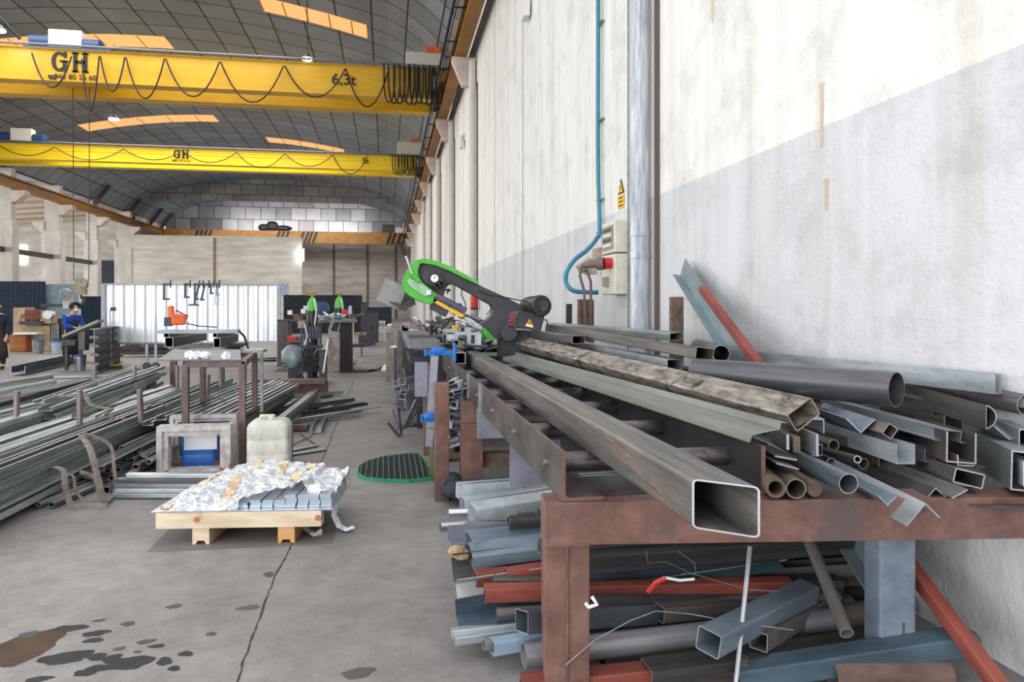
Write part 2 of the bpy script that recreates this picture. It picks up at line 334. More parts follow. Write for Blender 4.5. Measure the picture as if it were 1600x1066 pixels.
# painted plaster wall
m, nt, bs = newmat('painted_plaster'); N = nt.nodes; Lk = nt.links
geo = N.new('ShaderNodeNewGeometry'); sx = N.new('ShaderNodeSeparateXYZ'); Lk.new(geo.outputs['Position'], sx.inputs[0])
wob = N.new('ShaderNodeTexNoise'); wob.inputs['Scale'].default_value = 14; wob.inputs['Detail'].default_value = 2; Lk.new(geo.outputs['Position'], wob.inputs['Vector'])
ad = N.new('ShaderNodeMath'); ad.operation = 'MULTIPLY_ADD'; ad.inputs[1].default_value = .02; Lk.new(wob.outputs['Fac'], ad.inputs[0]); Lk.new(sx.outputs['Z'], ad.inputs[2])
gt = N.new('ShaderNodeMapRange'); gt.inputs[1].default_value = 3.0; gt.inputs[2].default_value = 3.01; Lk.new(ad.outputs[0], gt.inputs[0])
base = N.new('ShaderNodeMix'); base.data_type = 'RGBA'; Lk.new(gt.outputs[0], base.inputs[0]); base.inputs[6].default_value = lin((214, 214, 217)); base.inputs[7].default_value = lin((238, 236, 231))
mp = N.new('ShaderNodeMapping'); mp.inputs['Scale'].default_value = (2.2, 2.2, .22); Lk.new(geo.outputs['Position'], mp.inputs[0])
st = N.new('ShaderNodeTexNoise'); st.inputs['Scale'].default_value = 1.5; st.inputs['Detail'].default_value = 8; st.inputs['Roughness'].default_value = .66; Lk.new(mp.outputs[0], st.inputs['Vector'])
r1 = N.new('ShaderNodeValToRGB'); r1.color_ramp.elements[0].position = .3; r1.color_ramp.elements[1].position = .58
r1.color_ramp.elements[0].color = lin((232, 228, 222)); r1.color_ramp.elements[1].color = (1, 1, 1, 1); Lk.new(st.outputs['Fac'], r1.inputs[0])
m1 = N.new('ShaderNodeMix'); m1.data_type = 'RGBA'; m1.blend_type = 'MULTIPLY'; m1.inputs[0].default_value = .75; Lk.new(base.outputs[2], m1.inputs[6]); Lk.new(r1.outputs[0], m1.inputs[7])
bl = N.new('ShaderNodeTexNoise'); bl.inputs['Scale'].default_value = 1.7; bl.inputs['Detail'].default_value = 9; bl.inputs['Roughness'].default_value = .7; Lk.new(geo.outputs['Position'], bl.inputs['Vector'])
r2 = N.new('ShaderNodeValToRGB'); r2.color_ramp.elements[0].position = .36; r2.color_ramp.elements[1].position = .5
r2.color_ramp.elements[0].color = lin((236, 234, 233)); r2.color_ramp.elements[1].color = (1, 1, 1, 1); Lk.new(bl.outputs['Fac'], r2.inputs[0])
m2 = N.new('ShaderNodeMix'); m2.data_type = 'RGBA'; m2.blend_type = 'MULTIPLY'; m2.inputs[0].default_value = .8; Lk.new(m1.outputs[2], m2.inputs[6]); Lk.new(r2.outputs[0], m2.inputs[7])
Lk.new(m2.outputs[2], bs.inputs['Base Color']); bs.inputs['Roughness'].default_value = .85
fn = N.new('ShaderNodeTexNoise'); fn.inputs['Scale'].default_value = 28; fn.inputs['Detail'].default_value = 6; Lk.new(geo.outputs['Position'], fn.inputs['Vector'])
bp = N.new('ShaderNodeBump'); bp.inputs['Strength'].default_value = .35; bp.inputs['Distance'].default_value = .02; Lk.new(fn.outputs['Fac'], bp.inputs['Height']); Lk.new(bp.outputs[0], bs.inputs['Normal'])
wallm = m
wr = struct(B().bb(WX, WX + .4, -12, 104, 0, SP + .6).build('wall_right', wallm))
struct(B().bb(2.8, WX, -12, 8.0, 0, .645).build('baseboard_right', wallm))
stainm = mat('ochre_wall_stain', (196, 176, 148), (214, 198, 176), .85, 0, (3, 3, 1.2)); seamm = mat('wall_seam', (150, 132, 116), None, .9)
CYS = [-9.2 + 8.9 * k for k in range(12)]            # bay lines
PJ = [8.5, 17.4, 26.2, 35.2, 44.1, 53, 61.9, 70.8, 79.7, 88.6]
for y in [17.0, 21.6, 30.7, 39.6, 48.6, 57.4]:
    B().bb(WX - .004, WX, y - .03, y + .03, 0, SP).build('wall_seam', seamm, wr)
for (px0, px1, y0, y1) in ((1110, 1117, -120, 38), (1287, 1296, 280, 330), (1280, 1288, 130, 232)):   # rusty runs on the plaster
    a = AT((px0 + px1) / 2, y0, X=WX); c = AT((px0 + px1) / 2, y1, X=WX); e = AT(px0, y1, X=WX); g = AT(px1, y1, X=WX); hw = abs(e.y - g.y) / 2
    vs = []; n = 14; q = random.Random(px0)
    for i in range(n + 1):
        zz = a.z + (c.z - a.z) * i / n; ww = hw * (1 - .5 * i / n) * (.7 + .5 * q.random()) if i < n else .005
        vs += [(WX - .002, a.y - ww, zz), (WX - .002, a.y + ww, zz)]
    B().add(vs, [(2 * i, 2 * i + 1, 2 * i + 3, 2 * i + 2) for i in range(n)]).build('rust_run', stainm, wr)

# vault
PROF = [(0, 0), (.8, .9), (1.6, 1.65), (2.4, 2.2), (3.2, 2.6), (4.1, 2.85), (6.0, 3.3), (8, 3.7), (10, 4.02), (12, 4.25), (14, 4.38), (16.2, 4.42)]
HW = (WX - LX) / 2; XC = (WX + LX) / 2
def vz(X):
    u = HW - abs(X - XC)
    for (a, za), (c, zc) in zip(PROF, PROF[1:]):
        if u <= c + 1e-6: return SP + za + (zc - za) * (u - a) / (c - a)
    return SP + 4.42
pl = [(LX + u, SP + z) for u, z in PROF] + [(WX - u, SP + z) for u, z in reversed(PROF[:-1])]
def tilemat(name, ca, cb2, cj, sx_, sz_, mode, rough, metal, js=.03):
    m, nt, bs = newmat(name); N = nt.nodes; Lk = nt.links
    uv = N.new('ShaderNodeTexCoord'); br = N.new('ShaderNodeTexBrick'); br.offset = mode; br.squash = 1
    br.inputs['Scale'].default_value = 1; br.inputs['Brick Width'].default_value = sx_; br.inputs['Row Height'].default_value = sz_
    br.inputs['Mortar Size'].default_value = js; br.inputs['Mortar Smooth'].default_value = .1; br.inputs['Bias'].default_value = 0
    br.inputs['Color1'].default_value = lin(ca); br.inputs['Color2'].default_value = lin(cb2); br.inputs['Mortar'].default_value = lin(cj)
    Lk.new(uv.outputs['UV'], br.inputs['Vector'])
    n = N.new('ShaderNodeTexNoise'); n.inputs['Scale'].default_value = .35; n.inputs['Detail'].default_value = 6; Lk.new(uv.outputs['UV'], n.inputs['Vector'])
    r = N.new('ShaderNodeValToRGB'); r.color_ramp.elements[0].position = .3; r.color_ramp.elements[1].position = .7; r.color_ramp.elements[0].color = (.72, .72, .73, 1); r.color_ramp.elements[1].color = (1, 1, 1, 1); Lk.new(n.outputs['Fac'], r.inputs[0])
    mx = N.new('ShaderNodeMix'); mx.data_type = 'RGBA'; mx.blend_type = 'MULTIPLY'; mx.inputs[0].default_value = 1; Lk.new(br.outputs['Color'], mx.inputs[6]); Lk.new(r.outputs[0], mx.inputs[7])
    Lk.new(mx.outputs[2], bs.inputs['Base Color']); bs.inputs['Roughness'].default_value = rough; bs.inputs['Metallic'].default_value = metal
    return m
roofm = tilemat('vault_panels', (140, 146, 151), (156, 161, 166), (34, 34, 37), 1.75, 1.9, 0, .6, .15, .045)
def uvmesh(name, vs, fs, uvs, mm):
    me = bpy.data.meshes.new(name); me.from_pydata(vs, [], fs); ul = me.uv_layers.new(name='UVMap')
    for p in me.polygons:
        for li, vi in zip(p.loop_indices, p.vertices): ul.data[li].uv = uvs[vi]
    me.materials.append(mm); o = bpy.data.objects.new(name, me); COL.objects.link(o); ORG[o.name] = Vector((0, 0, 0)); return o
def vaultobj(name, y0, y1, dz, mm):
    vs = []; uvs = []; L = 0; last = None; th = .25; P = [(x, z + dz) for x, z in pl]
    for x, z in P:
        if last: L += math.hypot(x - last[0], z - last[1])
        last = (x, z); vs += [(x, y0, z), (x, y1, z)]; uvs += [(L, y0), (L, y1)]
    n = len(P)
    for x, z in P: vs += [(x, y0, z + th), (x, y1, z + th)]; uvs += [(0, 0), (0, 0)]
    fs = [(2 * i, 2 * i + 1, 2 * i + 3, 2 * i + 2) for i in range(n - 1)] + [(2 * n + 2 * i, 2 * n + 2 * i + 2, 2 * n + 2 * i + 3, 2 * n + 2 * i + 1) for i in range(n - 1)]
    fs += [(2 * i, 2 * i + 2, 2 * n + 2 * i + 2, 2 * n + 2 * i) for i in range(n - 1)]
    return uvmesh(name, vs, fs, uvs, mm)
ceil = struct(vaultobj('ceiling', RY0, 90.5, 0, roofm)); ceil2 = struct(vaultobj('ceiling', 90.5, RY1 + .5, 0, roofm))
# drop band across the vault
bandm = tilemat('band_panels', (146, 142, 139), (170, 166, 162), (52, 50, 50), 1.8, 1.25, .5, .45, .35)
def crosswall(name, Y, zb, mm, x0, x1, th=.25):
    vs = []; uvs = []; n = 54
    for i in range(n + 1):
        x = x0 + (x1 - x0) * i / n; zt = min(vz(x), 99) + .1
        lo = min(zb, zt - .02); vs += [(x, Y, lo), (x, Y, zt), (x, Y + th, lo), (x, Y + th, zt)]; uvs += [(x, lo), (x, zt), (x, lo), (x, zt)]
    fs = []
    for i in range(n):
        a = 4 * i; fs += [(a, a + 4, a + 5, a + 1), (a + 2, a + 3, a + 7, a + 6), (a, a + 2, a + 6, a + 4)]
    return struct(uvmesh(name, vs, fs, uvs, mm))
crosswall('trim_band', 90, 14.25, bandm, LX, WX)
lunm = tilemat('lunette_panels', (128, 126, 128), (196, 194, 196), (50, 48, 50), 2.0, 1.7, .5, .35, .5, .04)
crosswall('wall_back_upper', RY1, 11.6, lunm, LX, WX)
blockm = mat('block_wall', (150, 140, 134), (190, 180, 173), .85, 0, (.25, .25, 1.6), detail=7)
struct(B().bb(LX, WX, RY1, RY1 + .4, 0, 11.7).build('wall_back', blockm))
for x in (-7.3, -2.7, 1.2, -12): struct(B().bb(x - .12, x + .12, RY1 - .2, RY1, 0, 10.4).build('trim_1', mat('joint_grey', (92, 88, 86), None, .8)))
creamm = mat('cream_block_wall', (186, 178, 168), (222, 215, 205), .85, 0, (.3, .3, 1.7), detail=7)
wl = struct(B().bb(LX - .2, AT(472, 400, Y=87.5).x, 87.5, 87.8, 0, 9.8).build('wall_partition', creamm))
q = AT(335, 380, Y=87.4); B().bb(q.x - .12, q.x + .12, 87.4, 87.48, 3.2, 9.6).build('wall_seam', mat('brown_seam', (140, 116, 98), None, .9), wl)
# far left aisle
struct(B().bb(-52.4, -52, 20, 105, 0, 12).build('wall_left', mat('aisle_plaster', (214, 204, 188), (236, 226, 210), .85, 0, (.3, .3, .8))))
struct(B().bb(-52, LX - .2, 92, 92.3, 0, 12.8).build('wall_back_left', creamm))
# side aisle roof: sloping deck with purlins
b = B(); b.add([(LX, 30, 12.4), (-52.2, 30, 10.4), (-52.2, 92, 10.4), (LX, 92, 12.4), (LX, 30, 12.6), (-52.2, 30, 10.6), (-52.2, 92, 10.6), (LX, 92, 12.6)], [(0, 1, 2, 3), (4, 7, 6, 5), (0, 4, 5, 1), (3, 2, 6, 7)])
struct(b.build('ceiling_aisle', mat('aisle_deck', (176, 182, 186), (206, 210, 212), .7, 0, (.5, 3, .5))))
for i in range(12):
    y = 50 + i * 3.5
    b = B().ext([(LX - .5, y, 12.3), (-51.9, y, 10.35), (-51.9, y, 9.95), (LX - .5, y, 11.9)], (0, .25, 0)); tag(b.build('roof_purlin', mat('pale_timber', (184, 164, 144), None, .8)), 'pale cross beam under the bright side aisle roof at the left', 'beam', 'cross beams under the side aisle roof')
q = AT(29, 398, Y=91.9); struct(B().bb(q.x - .9, q.x + .9, 91.85, 91.98, q.z - 1.1, q.z + 1.1).build('window_1', mat('daylight_glass', (255, 255, 255), None, .5, emit=2.0)))
q = AT(172, 426, Y=91.8); struct(B().bb(q.x - 1.3, q.x + 1.3, 91.7, 91.98, q.z - 1.4, q.z + 1.4).build('window_2', bluepanel))

struct(B().bb(LX - .5, LX - .1, 92, 103, 0, 12.7).build('wall_back_left', creamm))
# ---- left columns
colx = [(9, 15, 445), (84, 14, 440), (145, 10, 455), (195, 13, 440), (-75, 15, 445), (-190, 15, 445)]
for i, (px, hwid, yb) in enumerate(colx):
    p = AT(px, 400, X=LX); d = p.x / ray(px, 400).x; lw = 2 * hwid * d / FPX
    t = thing('concrete_column', (p.x, p.y, 0), ['leftmost concrete column of the row, cut by the picture edge', 'wide pale concrete column, second from the left edge', 'narrower grimy concrete column left of the cream block wall', 'concrete column at the left end of the cream block wall', 'concrete column outside the left edge', 'concrete column outside the left edge'][i], 'column', 'concrete columns along the left aisle')
    B().bb(p.x - lw / 2, p.x + lw / 2, p.y - .5, p.y + .5, 0, 8.4).build('shaft', colm, t, bevel=.04)
    B().bb(p.x - lw * .38, p.x + lw * .38, p.y - .35, p.y + .35, 8.3, 12.45).build('upper_shaft', colm, t, bevel=.03)
    for sgn, nm in ((1, 0), (-1, 1)):
        zc = 9.8 if sgn > 0 else 8.3; x0 = p.x + sgn * lw * .38
        B().ext([(x0, p.y - .45, zc + .9), (x0 + sgn * 1.0, p.y - .45, zc + .9), (x0 + sgn * .9, p.y - .45, zc + .55), (x0 + sgn * .3, p.y - .45, zc), (x0, p.y - .45, zc)], (0, .9, 0)).build('corbel', corb, t)
# left runway + braces
p0 = AT(-150, 233, X=LX + .7); p1 = AT(262, 370, X=LX + .7)
t = thing('crane_runway', (LX + 1.1, 20, 10.7), 'yellow-brown crane runway beam along the left columns', 'crane runway')
b = B(); b.bb(LX + .8, LX + 1.3, 20, 102, 10.72, 10.82); b.bb(LX + .8, LX + 1.3, 20, 102, 11.4, 11.5); b.bb(LX + 1.0, LX + 1.1, 20, 102, 10.82, 11.4); b.build('beam', ochre, t)
B().bb(LX + 1.02, LX + 1.1, 20, 102, 11.5, 11.58).build('rail', darker, t)
tag(B().bb(LX - .15, LX + .15, 40, 79, 5.9, 6.3).build('tie_beam', darker), 'long dark horizontal beam between the left columns', 'beam')
# dark diagonal brackets at the left springing
for px, py in ((262, 352), (245, 340), (210, 318), (160, 300)):
    a = AT(px, py, X=LX + 1.1); tag(B().ext([(LX + .2, a.y, 11.5), (LX + 1.9, a.y, 13.9), (LX + 1.5, a.y, 13.9), (LX + .2, a.y, 12.2)], (0, .3, 0)).build('roof_bracket', darker), 'dark sloping bracket at the left foot of the vault', 'bracket', 'dark brackets at the foot of the vault')

# ---- right side: corbels, runway, downpipes
t0 = None
for k in range(11):
    y = 8.6 + 8.9 * k
    o = B().ext([(WX, y - .18, 10.75), (WX - .88, y - .18, 10.75), (WX - .88, y - .18, 10.62), (WX - .5, y - .18, 9.72), (WX, y - .18, 9.72)], (0, .36, 0)).build('corbel', corb)
    tag(o, 'pinkish concrete corbel carrying the crane runway on the right wall' if k != 2 else 'largest concrete corbel in view, nearest under the right runway', 'corbel', 'concrete corbels on the right wall')
t = thing('crane_runway', (2.65, 6, 10.75), 'ochre crane runway beam resting on the corbels of the right wall', 'crane runway')
b = B(); b.bb(2.42, 2.86, 6, 102, 10.76, 10.86); b.bb(2.42, 2.86, 6, 102, 11.4, 11.5); b.bb(2.58, 2.7, 6, 102, 10.86, 11.4); b.build('beam', ochre, t)
B().bb(2.6, 2.68, 6, 102, 11.5, 11.58).build('rail', darker, t)
b = B(); b.bb(2.02, 2.1, 6, 102, 11.15, 11.27); b.bb(2.12, 2.15, 6, 102, 11.0, 11.06)
for y in range(8, 102, 3): b.bb(2.06, 2.5, y, y + .05, 11.2, 11.24)
b.build('conductor_rail', black, t)
b = B(); b.bb(3.0, 3.08, 6, 102, 10.9, 11.0)
b.build('cable_duct', darker, t)
LP = ['wide peeling grey-white downpipe on the wall right of the electrical box', 'white downpipe on the right wall, second from the front', 'white downpipe under the nearest visible corbel', 'white downpipe under the second visible corbel', 'white downpipe under the third visible corbel', 'fifth white downpipe on the right wall counting from the front', 'farthest thin white downpipe on the right wall']
pipem = mat('peeling_pipe', (138, 148, 164), (222, 222, 224), .6, 0, (14, 14, 1.6), detail=9)
pipew = mat('white_pipe', (206, 200, 192), (226, 220, 212), .7, 0, (4, 4, .8))
for i, y in enumerate([8.5, 26.1, 35.0, 43.9, 52.8, 61.7]):
    j = i if i == 0 else i + 1
    r = .112 if i == 0 else .13
    t = thing('downpipe', (WX - r - .03, y, 0), LP[j], 'pipe', None if i < 4 else 'far downpipes on the right wall')
    b = B().cyl((WX - r - .03, y, 0), (WX - r - .03, y, 10.6), r, n=20); b.build('pipe', pipem if i == 0 else pipew, t, smooth=True)
    for z in ((2.25, 2.52, 6.2) if i == 0 else (2.5, 5, 7.5)):
        B().cyl((WX - r - .03, y, z), (WX - r - .03, y, z + .07), r + .008, n=20).build('collar', pipem if i == 0 else pipew, t, smooth=True)
for y in (25.75, 34.6, 43.5, 52.4, 8.25):
    tag(B().bb(WX - .05, WX - .002, y - .06, y + .0, 0, 9.7).build('conduit', mat('dark_conduit', (92, 80, 72), None, .7)), 'thin dark conduit running up the right wall beside a downpipe', 'conduit', 'thin dark conduits beside the downpipes')
# ---- skylights
skm = mat('orange_skylight', (232, 168, 104), None, .6, emit=.8)
def skyl(a0, a1, depth, name_i):
    # strip on the vault between two pixel columns at the depth found from the first pixel
    def hit(px, py):
        r = ray(px, py); lo, hi = 5, 120
        for _ in range(50):
            md = (lo + hi) / 2
            x = r.x * md; z = CAMH + r.z * md
            if LX < x < WX and z > vz(x): hi = md
            elif x <= LX or x >= WX: hi = md
            else: lo = md
        return Vector((r.x * lo, r.y * lo, CAMH + r.z * lo))
    A = hit(*a0); C = hit(*a1); Y = (A.y + C.y) / 2; n = 14; vs = []; x0, x1 = A.x, C.x
    for i in range(n + 1):
        x = x0 + (x1 - x0) * i / n; yy = Y; vs += [(x, yy, vz(x) - .03), (x, yy + depth, vz(x) - .03), (x, yy, vz(x) - .001), (x, yy + depth, vz(x) - .001)]
    fs = []
    for i in range(n):
        a = 4 * i; fs += [(a, a + 1, a + 5, a + 4), (a + 2, a + 6, a + 7, a + 3), (a, a + 4, a + 6, a + 2), (a + 1, a + 3, a + 7, a + 5)]
    b = B(); b.add(vs, fs); o = struct(b.build(f'window_{name_i}', skm))
    g = B()
    for i in range(0, n + 1, 3):
        x = x0 + (x1 - x0) * i / n; g.bb(x - .03, x + .03, Y, Y + depth, vz(x) - .06, vz(x) - .035)
    g.build('glazing_bar', mat('skylight_bar', (210, 160, 110), None, .7), o)
skyl((-40, 78), (247, 46), 1.9, 3)
skyl((400, -14), (573, 46), 1.7, 4)
skyl((140, 206), (322, 168), 2.0, 5)
skyl((411, 209), (538, 238), 1.9, 6)
skyl((565, 320), (590, 326), 1.5, 7)
# ---- lamps
lampm = mat('lamp_glow', (235, 245, 255), None, .5, emit=30)
for i, (px, py, d, s) in enumerate([(480, 93, 31.6, .24), (178, 187, 41.8, .3), (-2, 48, 28.5, .26)]):
    p = AT(px, py, d=d); lab = ['bright hanging hall lamp just above the front yellow crane', 'bright hanging lamp between the two yellow cranes', 'bright hanging lamp at the left picture edge'][i]
    t = thing('high_bay_lamp', p, lab, 'lamp'); top = vz(p.x)
    B().lathe(p, [(.02, .28), (s * .5, .22), (s * .9, .06), (s, 0), (s * .95, 0), (s * .5, .1), (.0, .12)]).build('lamp_shade', charcoal, t, smooth=True)
    B().cyl(p + Vector((0, 0, -.01)), p + Vector((0, 0, .05)), s * .92, n=20).build('lamp_glass', lampm, t)
    B().cyl(p + Vector((0, 0, .26)), (p.x, p.y, top), .02, n=6).build('rod', black, t)
p = AT(474, 397, Y=87); tag(B().cyl(p, p + Vector((0, .2, 0)), .1).bb(p.x - .05, p.x + .05, p.y + .1, p.y + .4, p.z - .8, p.z + .6).build('wall_lamp', lampm), 'small bright lamp at the corner of the cream block wall', 'lamp')
# ================= CRANES =================
def crane(Y, z0, z1, gap, ym, x1, ttxt, cap, cappos, ghpos, label, trolley_px, cab_px, second, phone, ghs):
    x0 = LX + .9
    t = thing('overhead_crane', ((x0 + x1) / 2, Y, z0), label, 'overhead crane')
    b = B(); b.bb(x0, x1, Y, Y + .55, z0, z1); b.bb(x0, x1, Y - .06, Y + .61, z0 - .03, z0 + .0); b.bb(x0, x1, Y - .06, Y + .61, z1, z1 + .03)
    if second:
        b.bb(x0, x1, Y - .03, Y, z0 + (z1 - z0) * .62, z0 + (z1 - z0) * .66); b.bb(x0, x1, Y - .03, Y, z0 + (z1 - z0) * .82, z0 + (z1 - z0) * .86)
    b.build('girder', ym, t)
    b = B(); b.bb(x0, x1, Y + gap, Y + gap + .55, z0, z1); b.bb(x0, x1, Y + gap - .06, Y + gap + .61, z0 - .03, z0); b.build('girder', ym, t)
    for xe in (x0 + .1, 2.35): B().bb(xe - .15, xe + .2, Y - 1.1, Y + gap + 1.6, z1 - .85, z1 - .35).build('end_carriage', mat('dark_ochre', (112, 76, 20), None, .6), t, bevel=.03)
    B().cyl((x0, Y - .22, z1 + .12), (x1 + .3, Y - .22, z1 + .12), .05, n=8).build('festoon_rail', mat('grey_rail', (120, 118, 116), None, .5, .5), t)
    # cable loops
    q = random.Random(5); b = B(); k = 0
    pts = cap['sup']
    for (a, c, bot) in pts:
        A = AT(a[0], a[1], Y=Y - .24); C = AT(c[0], c[1], Y=Y - .24); Bt = AT(bot[0], bot[1], Y=Y - .24)
        n = 12; P = []
        for i in range(n + 1):
            s = i / n; u = 1 - abs(2 * s - 1) ** 2.0
            x = A.x + (C.x - A.x) * s; z = A.z + (C.z - A.z) * s; mid = (A.z + C.z) / 2
            P.append((x, Y - .24, z - (mid - Bt.z) * u))
        b.path(P, .035 if not second else .03, 5)
    b.build('festoon_cable', black, t, smooth=True)
    b = B()
    L0 = cap['bunch'][0]; L1 = cap['bunch'][1]; n = cap['bunch'][2]; zt = z1 + .1
    for i in range(n):
        px = L0 + (L1 - L0) * i / (n - 1); A = AT(px, 120, Y=Y - .28 + .05 * (i % 3)); zb = z0 - .25 - .12 * q.random() if i < n - 3 else z0 - .35
        wv = .16 + .1 * q.random(); P = []
        for j in range(13):
            s = j / 12; a = math.pi * s; P.append((A.x - wv * math.cos(a), A.y, zt - (zt - zb) * math.sin(a) ** .45))
        b.path(P, .04 if not second else .035, 5)
    b.build('cable_bundle', black, t, smooth=True)
    # lettering
    def lt(body, px, py, hpx, bold, sx=1.0, nm='lettering'):
        p = AT(px, py, Y=Y - .02); d = p.y / ray(px, py).y; text(body, hpx * d / FPX / .70, (p.x, Y - .035 - (.03 if second else 0), p.z), (math.pi / 2, 0, 0), black, t, nm, bold, sx)
    lt(ttxt, *cappos, .004)
    (gx, gy, gh) = ghpos
    # slab-serif GH built from strokes
    p = AT(gx, gy, Y=Y - .02); d = p.y / ray(gx, gy).y; hh = gh * d / FPX; wd = hh * .72; sw = hh * .2; yy = Y - (.03 if not second else .05)
    b = B(); cx = p.x - wd * .68
    n = 16; P = []
    for i in range(n + 1):
        a = math.radians(45 + 270 * i / n); P.append((a, 0))
    oo = [(cx + wd * .5 * math.cos(a), yy, p.z + hh * .5 * math.sin(a)) for a, _ in P]; ii = [(cx + (wd * .5 - sw) * math.cos(a), yy, p.z + (hh * .5 - sw * .7) * math.sin(a)) for a, _ in P]
    b.add(oo + ii, [(i, i + 1, n + 2 + i, n + 1 + i) for i in range(n)])
    b.bb(cx + wd * .5 - sw, cx + wd * .5, yy - .004, yy, p.z - hh * .5, p.z + hh * .05); b.bb(cx + .02, cx + wd * .6, yy - .004, yy, p.z - hh * .02, p.z + hh * .07)
    b.bb(cx + wd * .5 - sw * .8, cx + wd * .5, yy - .004, yy, p.z + hh * .2, p.z + hh * .5)
    cx = p.x + wd * .68
    for sg in (-1, 1):
        xx = cx + sg * wd * .32; b.bb(xx - sw / 2, xx + sw / 2, yy - .004, yy, p.z - hh * .5, p.z + hh * .5)
        for zz in (-.5, .42): b.bb(xx - sw * .85, xx + sw * .85, yy - .004, yy, p.z + hh * zz, p.z + hh * (zz + .08))
    b.bb(cx - wd * .3, cx + wd * .3, yy - .004, yy, p.z - hh * .05, p.z + hh * .09)
    b.build('maker_letters', black, t)
    lt(phone, *ghs, .0, 1.0, 'phone_number')
    # telephone symbol
    p = AT(ghs[0] - ghs[2] * 4.4, ghs[1], Y=Y - .02); s = ghs[2] * (p.y / ray(ghs[0], 100).y) / FPX
    b = B(); b.bb(p.x - s * .6, p.x + s * .6, yy - .004, yy, p.z - s * .45, p.z + s * .05); b.bb(p.x - s * .85, p.x + s * .85, yy - .004, yy, p.z + s * .2, p.z + s * .45)
    for sg in (-1, 1): b.bb(p.x + sg * s * .7 - s * .18, p.x + sg * s * .7 + s * .18, yy - .004, yy, p.z + s * .0, p.z + s * .25)
    b.build('phone_symbol', black, t)
    # trolley
    (ax, ay, bx, by) = trolley_px
    A = AT(ax, ay, Y=Y + .9); C = AT(bx, by, Y=Y + .9); zb = z1 + .12; h = A.z - zb; w_ = C.x - A.x
    tr = B().bb(A.x - .9, C.x + .9, Y + .15, Y + gap + .4, zb - .08, zb + .06).build('trolley_frame', bluemot, t)
    B().bb(A.x, C.x, Y + .3, Y + .9, zb + .1, A.z).build('hoist_box', beige, t, bevel=.03)
    B().cyl((A.x - .75, Y + .6, zb + h * .4), (A.x, Y + .6, zb + h * .4), h * .36, n=14).cyl((A.x - .4, Y + 1.3, zb + h * .4), (C.x + .5, Y + 1.3, zb + h * .4), h * .4, n=16).build('hoist_drum', bluemot, t, smooth=True)
    B().cyl((C.x, Y + .6, zb + h * .35), (C.x + .65, Y + .6, zb + h * .35), h * .34, n=14).bb(C.x + .5, C.x + 1.1, Y + .4, Y + .7, zb, zb + h * .3).build('hoist_motor', bluemot, t, smooth=True)
    if not second:
        B().path([(A.x - 1.0, Y + .2, zb + .3), (A.x - 2.0, Y - .2, A.z + .6), (A.x - 2.1, Y - .25, A.z + .55), (A.x - 1.9, Y - .25, z1 - .3)], .07, 6).build('tow_arm', black, t)
    # cabinet
    (ax, ay, bx, by) = cab_px
    A = AT(ax, ay, Y=Y + .5); C = AT(bx, by, Y=Y + .5)
    cabt = B().bb(A.x, C.x, Y + .3, Y + .8, z1 + .15, A.z).build('cabinet', beige, t, bevel=.03)
    B().bb(A.x + (C.x - A.x) * .52, C.x - .1, Y + .25, Y + .7, A.z, A.z + .24 * (1 if not second else .9)).build('warning_beacon', orange, t)
    b = B(); b.bb(A.x - .6, C.x + .5, Y + .1, Y + 1.0, z1 + .06, z1 + .13)
    for xx in (C.x + .1, C.x + .5):
        b.bb(xx, xx + .04, Y + .1, Y + .14, z1, A.z - .2)
    b.bb(C.x + .1, C.x + .54, Y + .1, Y + .14, A.z - .25, A.z - .2); b.build('walkway', darker, t)
    b = B(); b.cyl((C.x - .5, Y - .15, z1 + .1), (C.x + .5, Y - .15, z1 - .7), .03, n=6).cyl((C.x + .2, Y - .2, z1 + .1), (C.x + .2, Y - .2, z1 - .8), .04, n=6).cyl((C.x + .42, Y - .2, z1 + .2), (C.x + .42, Y - .2, z1 - .7), .04, n=6)
    b.build('bracket', mat('pale_bracket', (170, 166, 160), None, .6), t)
    return t
sup1 = [((50, 83), (112, 88), (95, 137)), ((128, 92), (155, 88), (145, 172)), ((157, 88), (195, 90), (178, 143)), ((197, 90), (257, 92), (230, 154)), ((259, 92), (343, 97), (303, 151)), ((345, 97), (443, 103), (394, 160)), ((445, 103), (540, 107), (495, 152)), ((540, 107), (606, 113), (577, 167))]
cr1 = crane(32.6, 11.0, 12.28, 2.2, yellowc, 2.0, '6,3t', dict(sup=sup1, bunch=(608, 686, 11)), (537, 125, 17), (109, 97, 31), 'front yellow overhead crane marked 6,3t with hanging cable loops', (85, 53, 136, 76), (634, 82, 692, 105), False, '943 80 56 60', (118, 121, 8))
sup2 = [((0, 228), (85, 230), (45, 243)), ((86, 230), (193, 233), (140, 250)), ((193, 233), (285, 236), (240, 250)), ((285, 236), (370, 238), (328, 254)), ((370, 238), (445, 240), (405, 262)), ((445, 240), (520, 242), (480, 260)), ((520, 242), (575, 243), (548, 272))]
cr2 = crane(51.8, 11.33, 12.28, 2.0, yellowl, 2.0, '5t', dict(sup=sup2, bunch=(618, 655, 9)), (571, 252, 9), (283, 241, 13), 'rear bright yellow overhead crane marked 5t with cable loops', (23, 203, 56, 219), (621, 222, 659, 238), True, '943 80 56 60', (285, 251, 3))
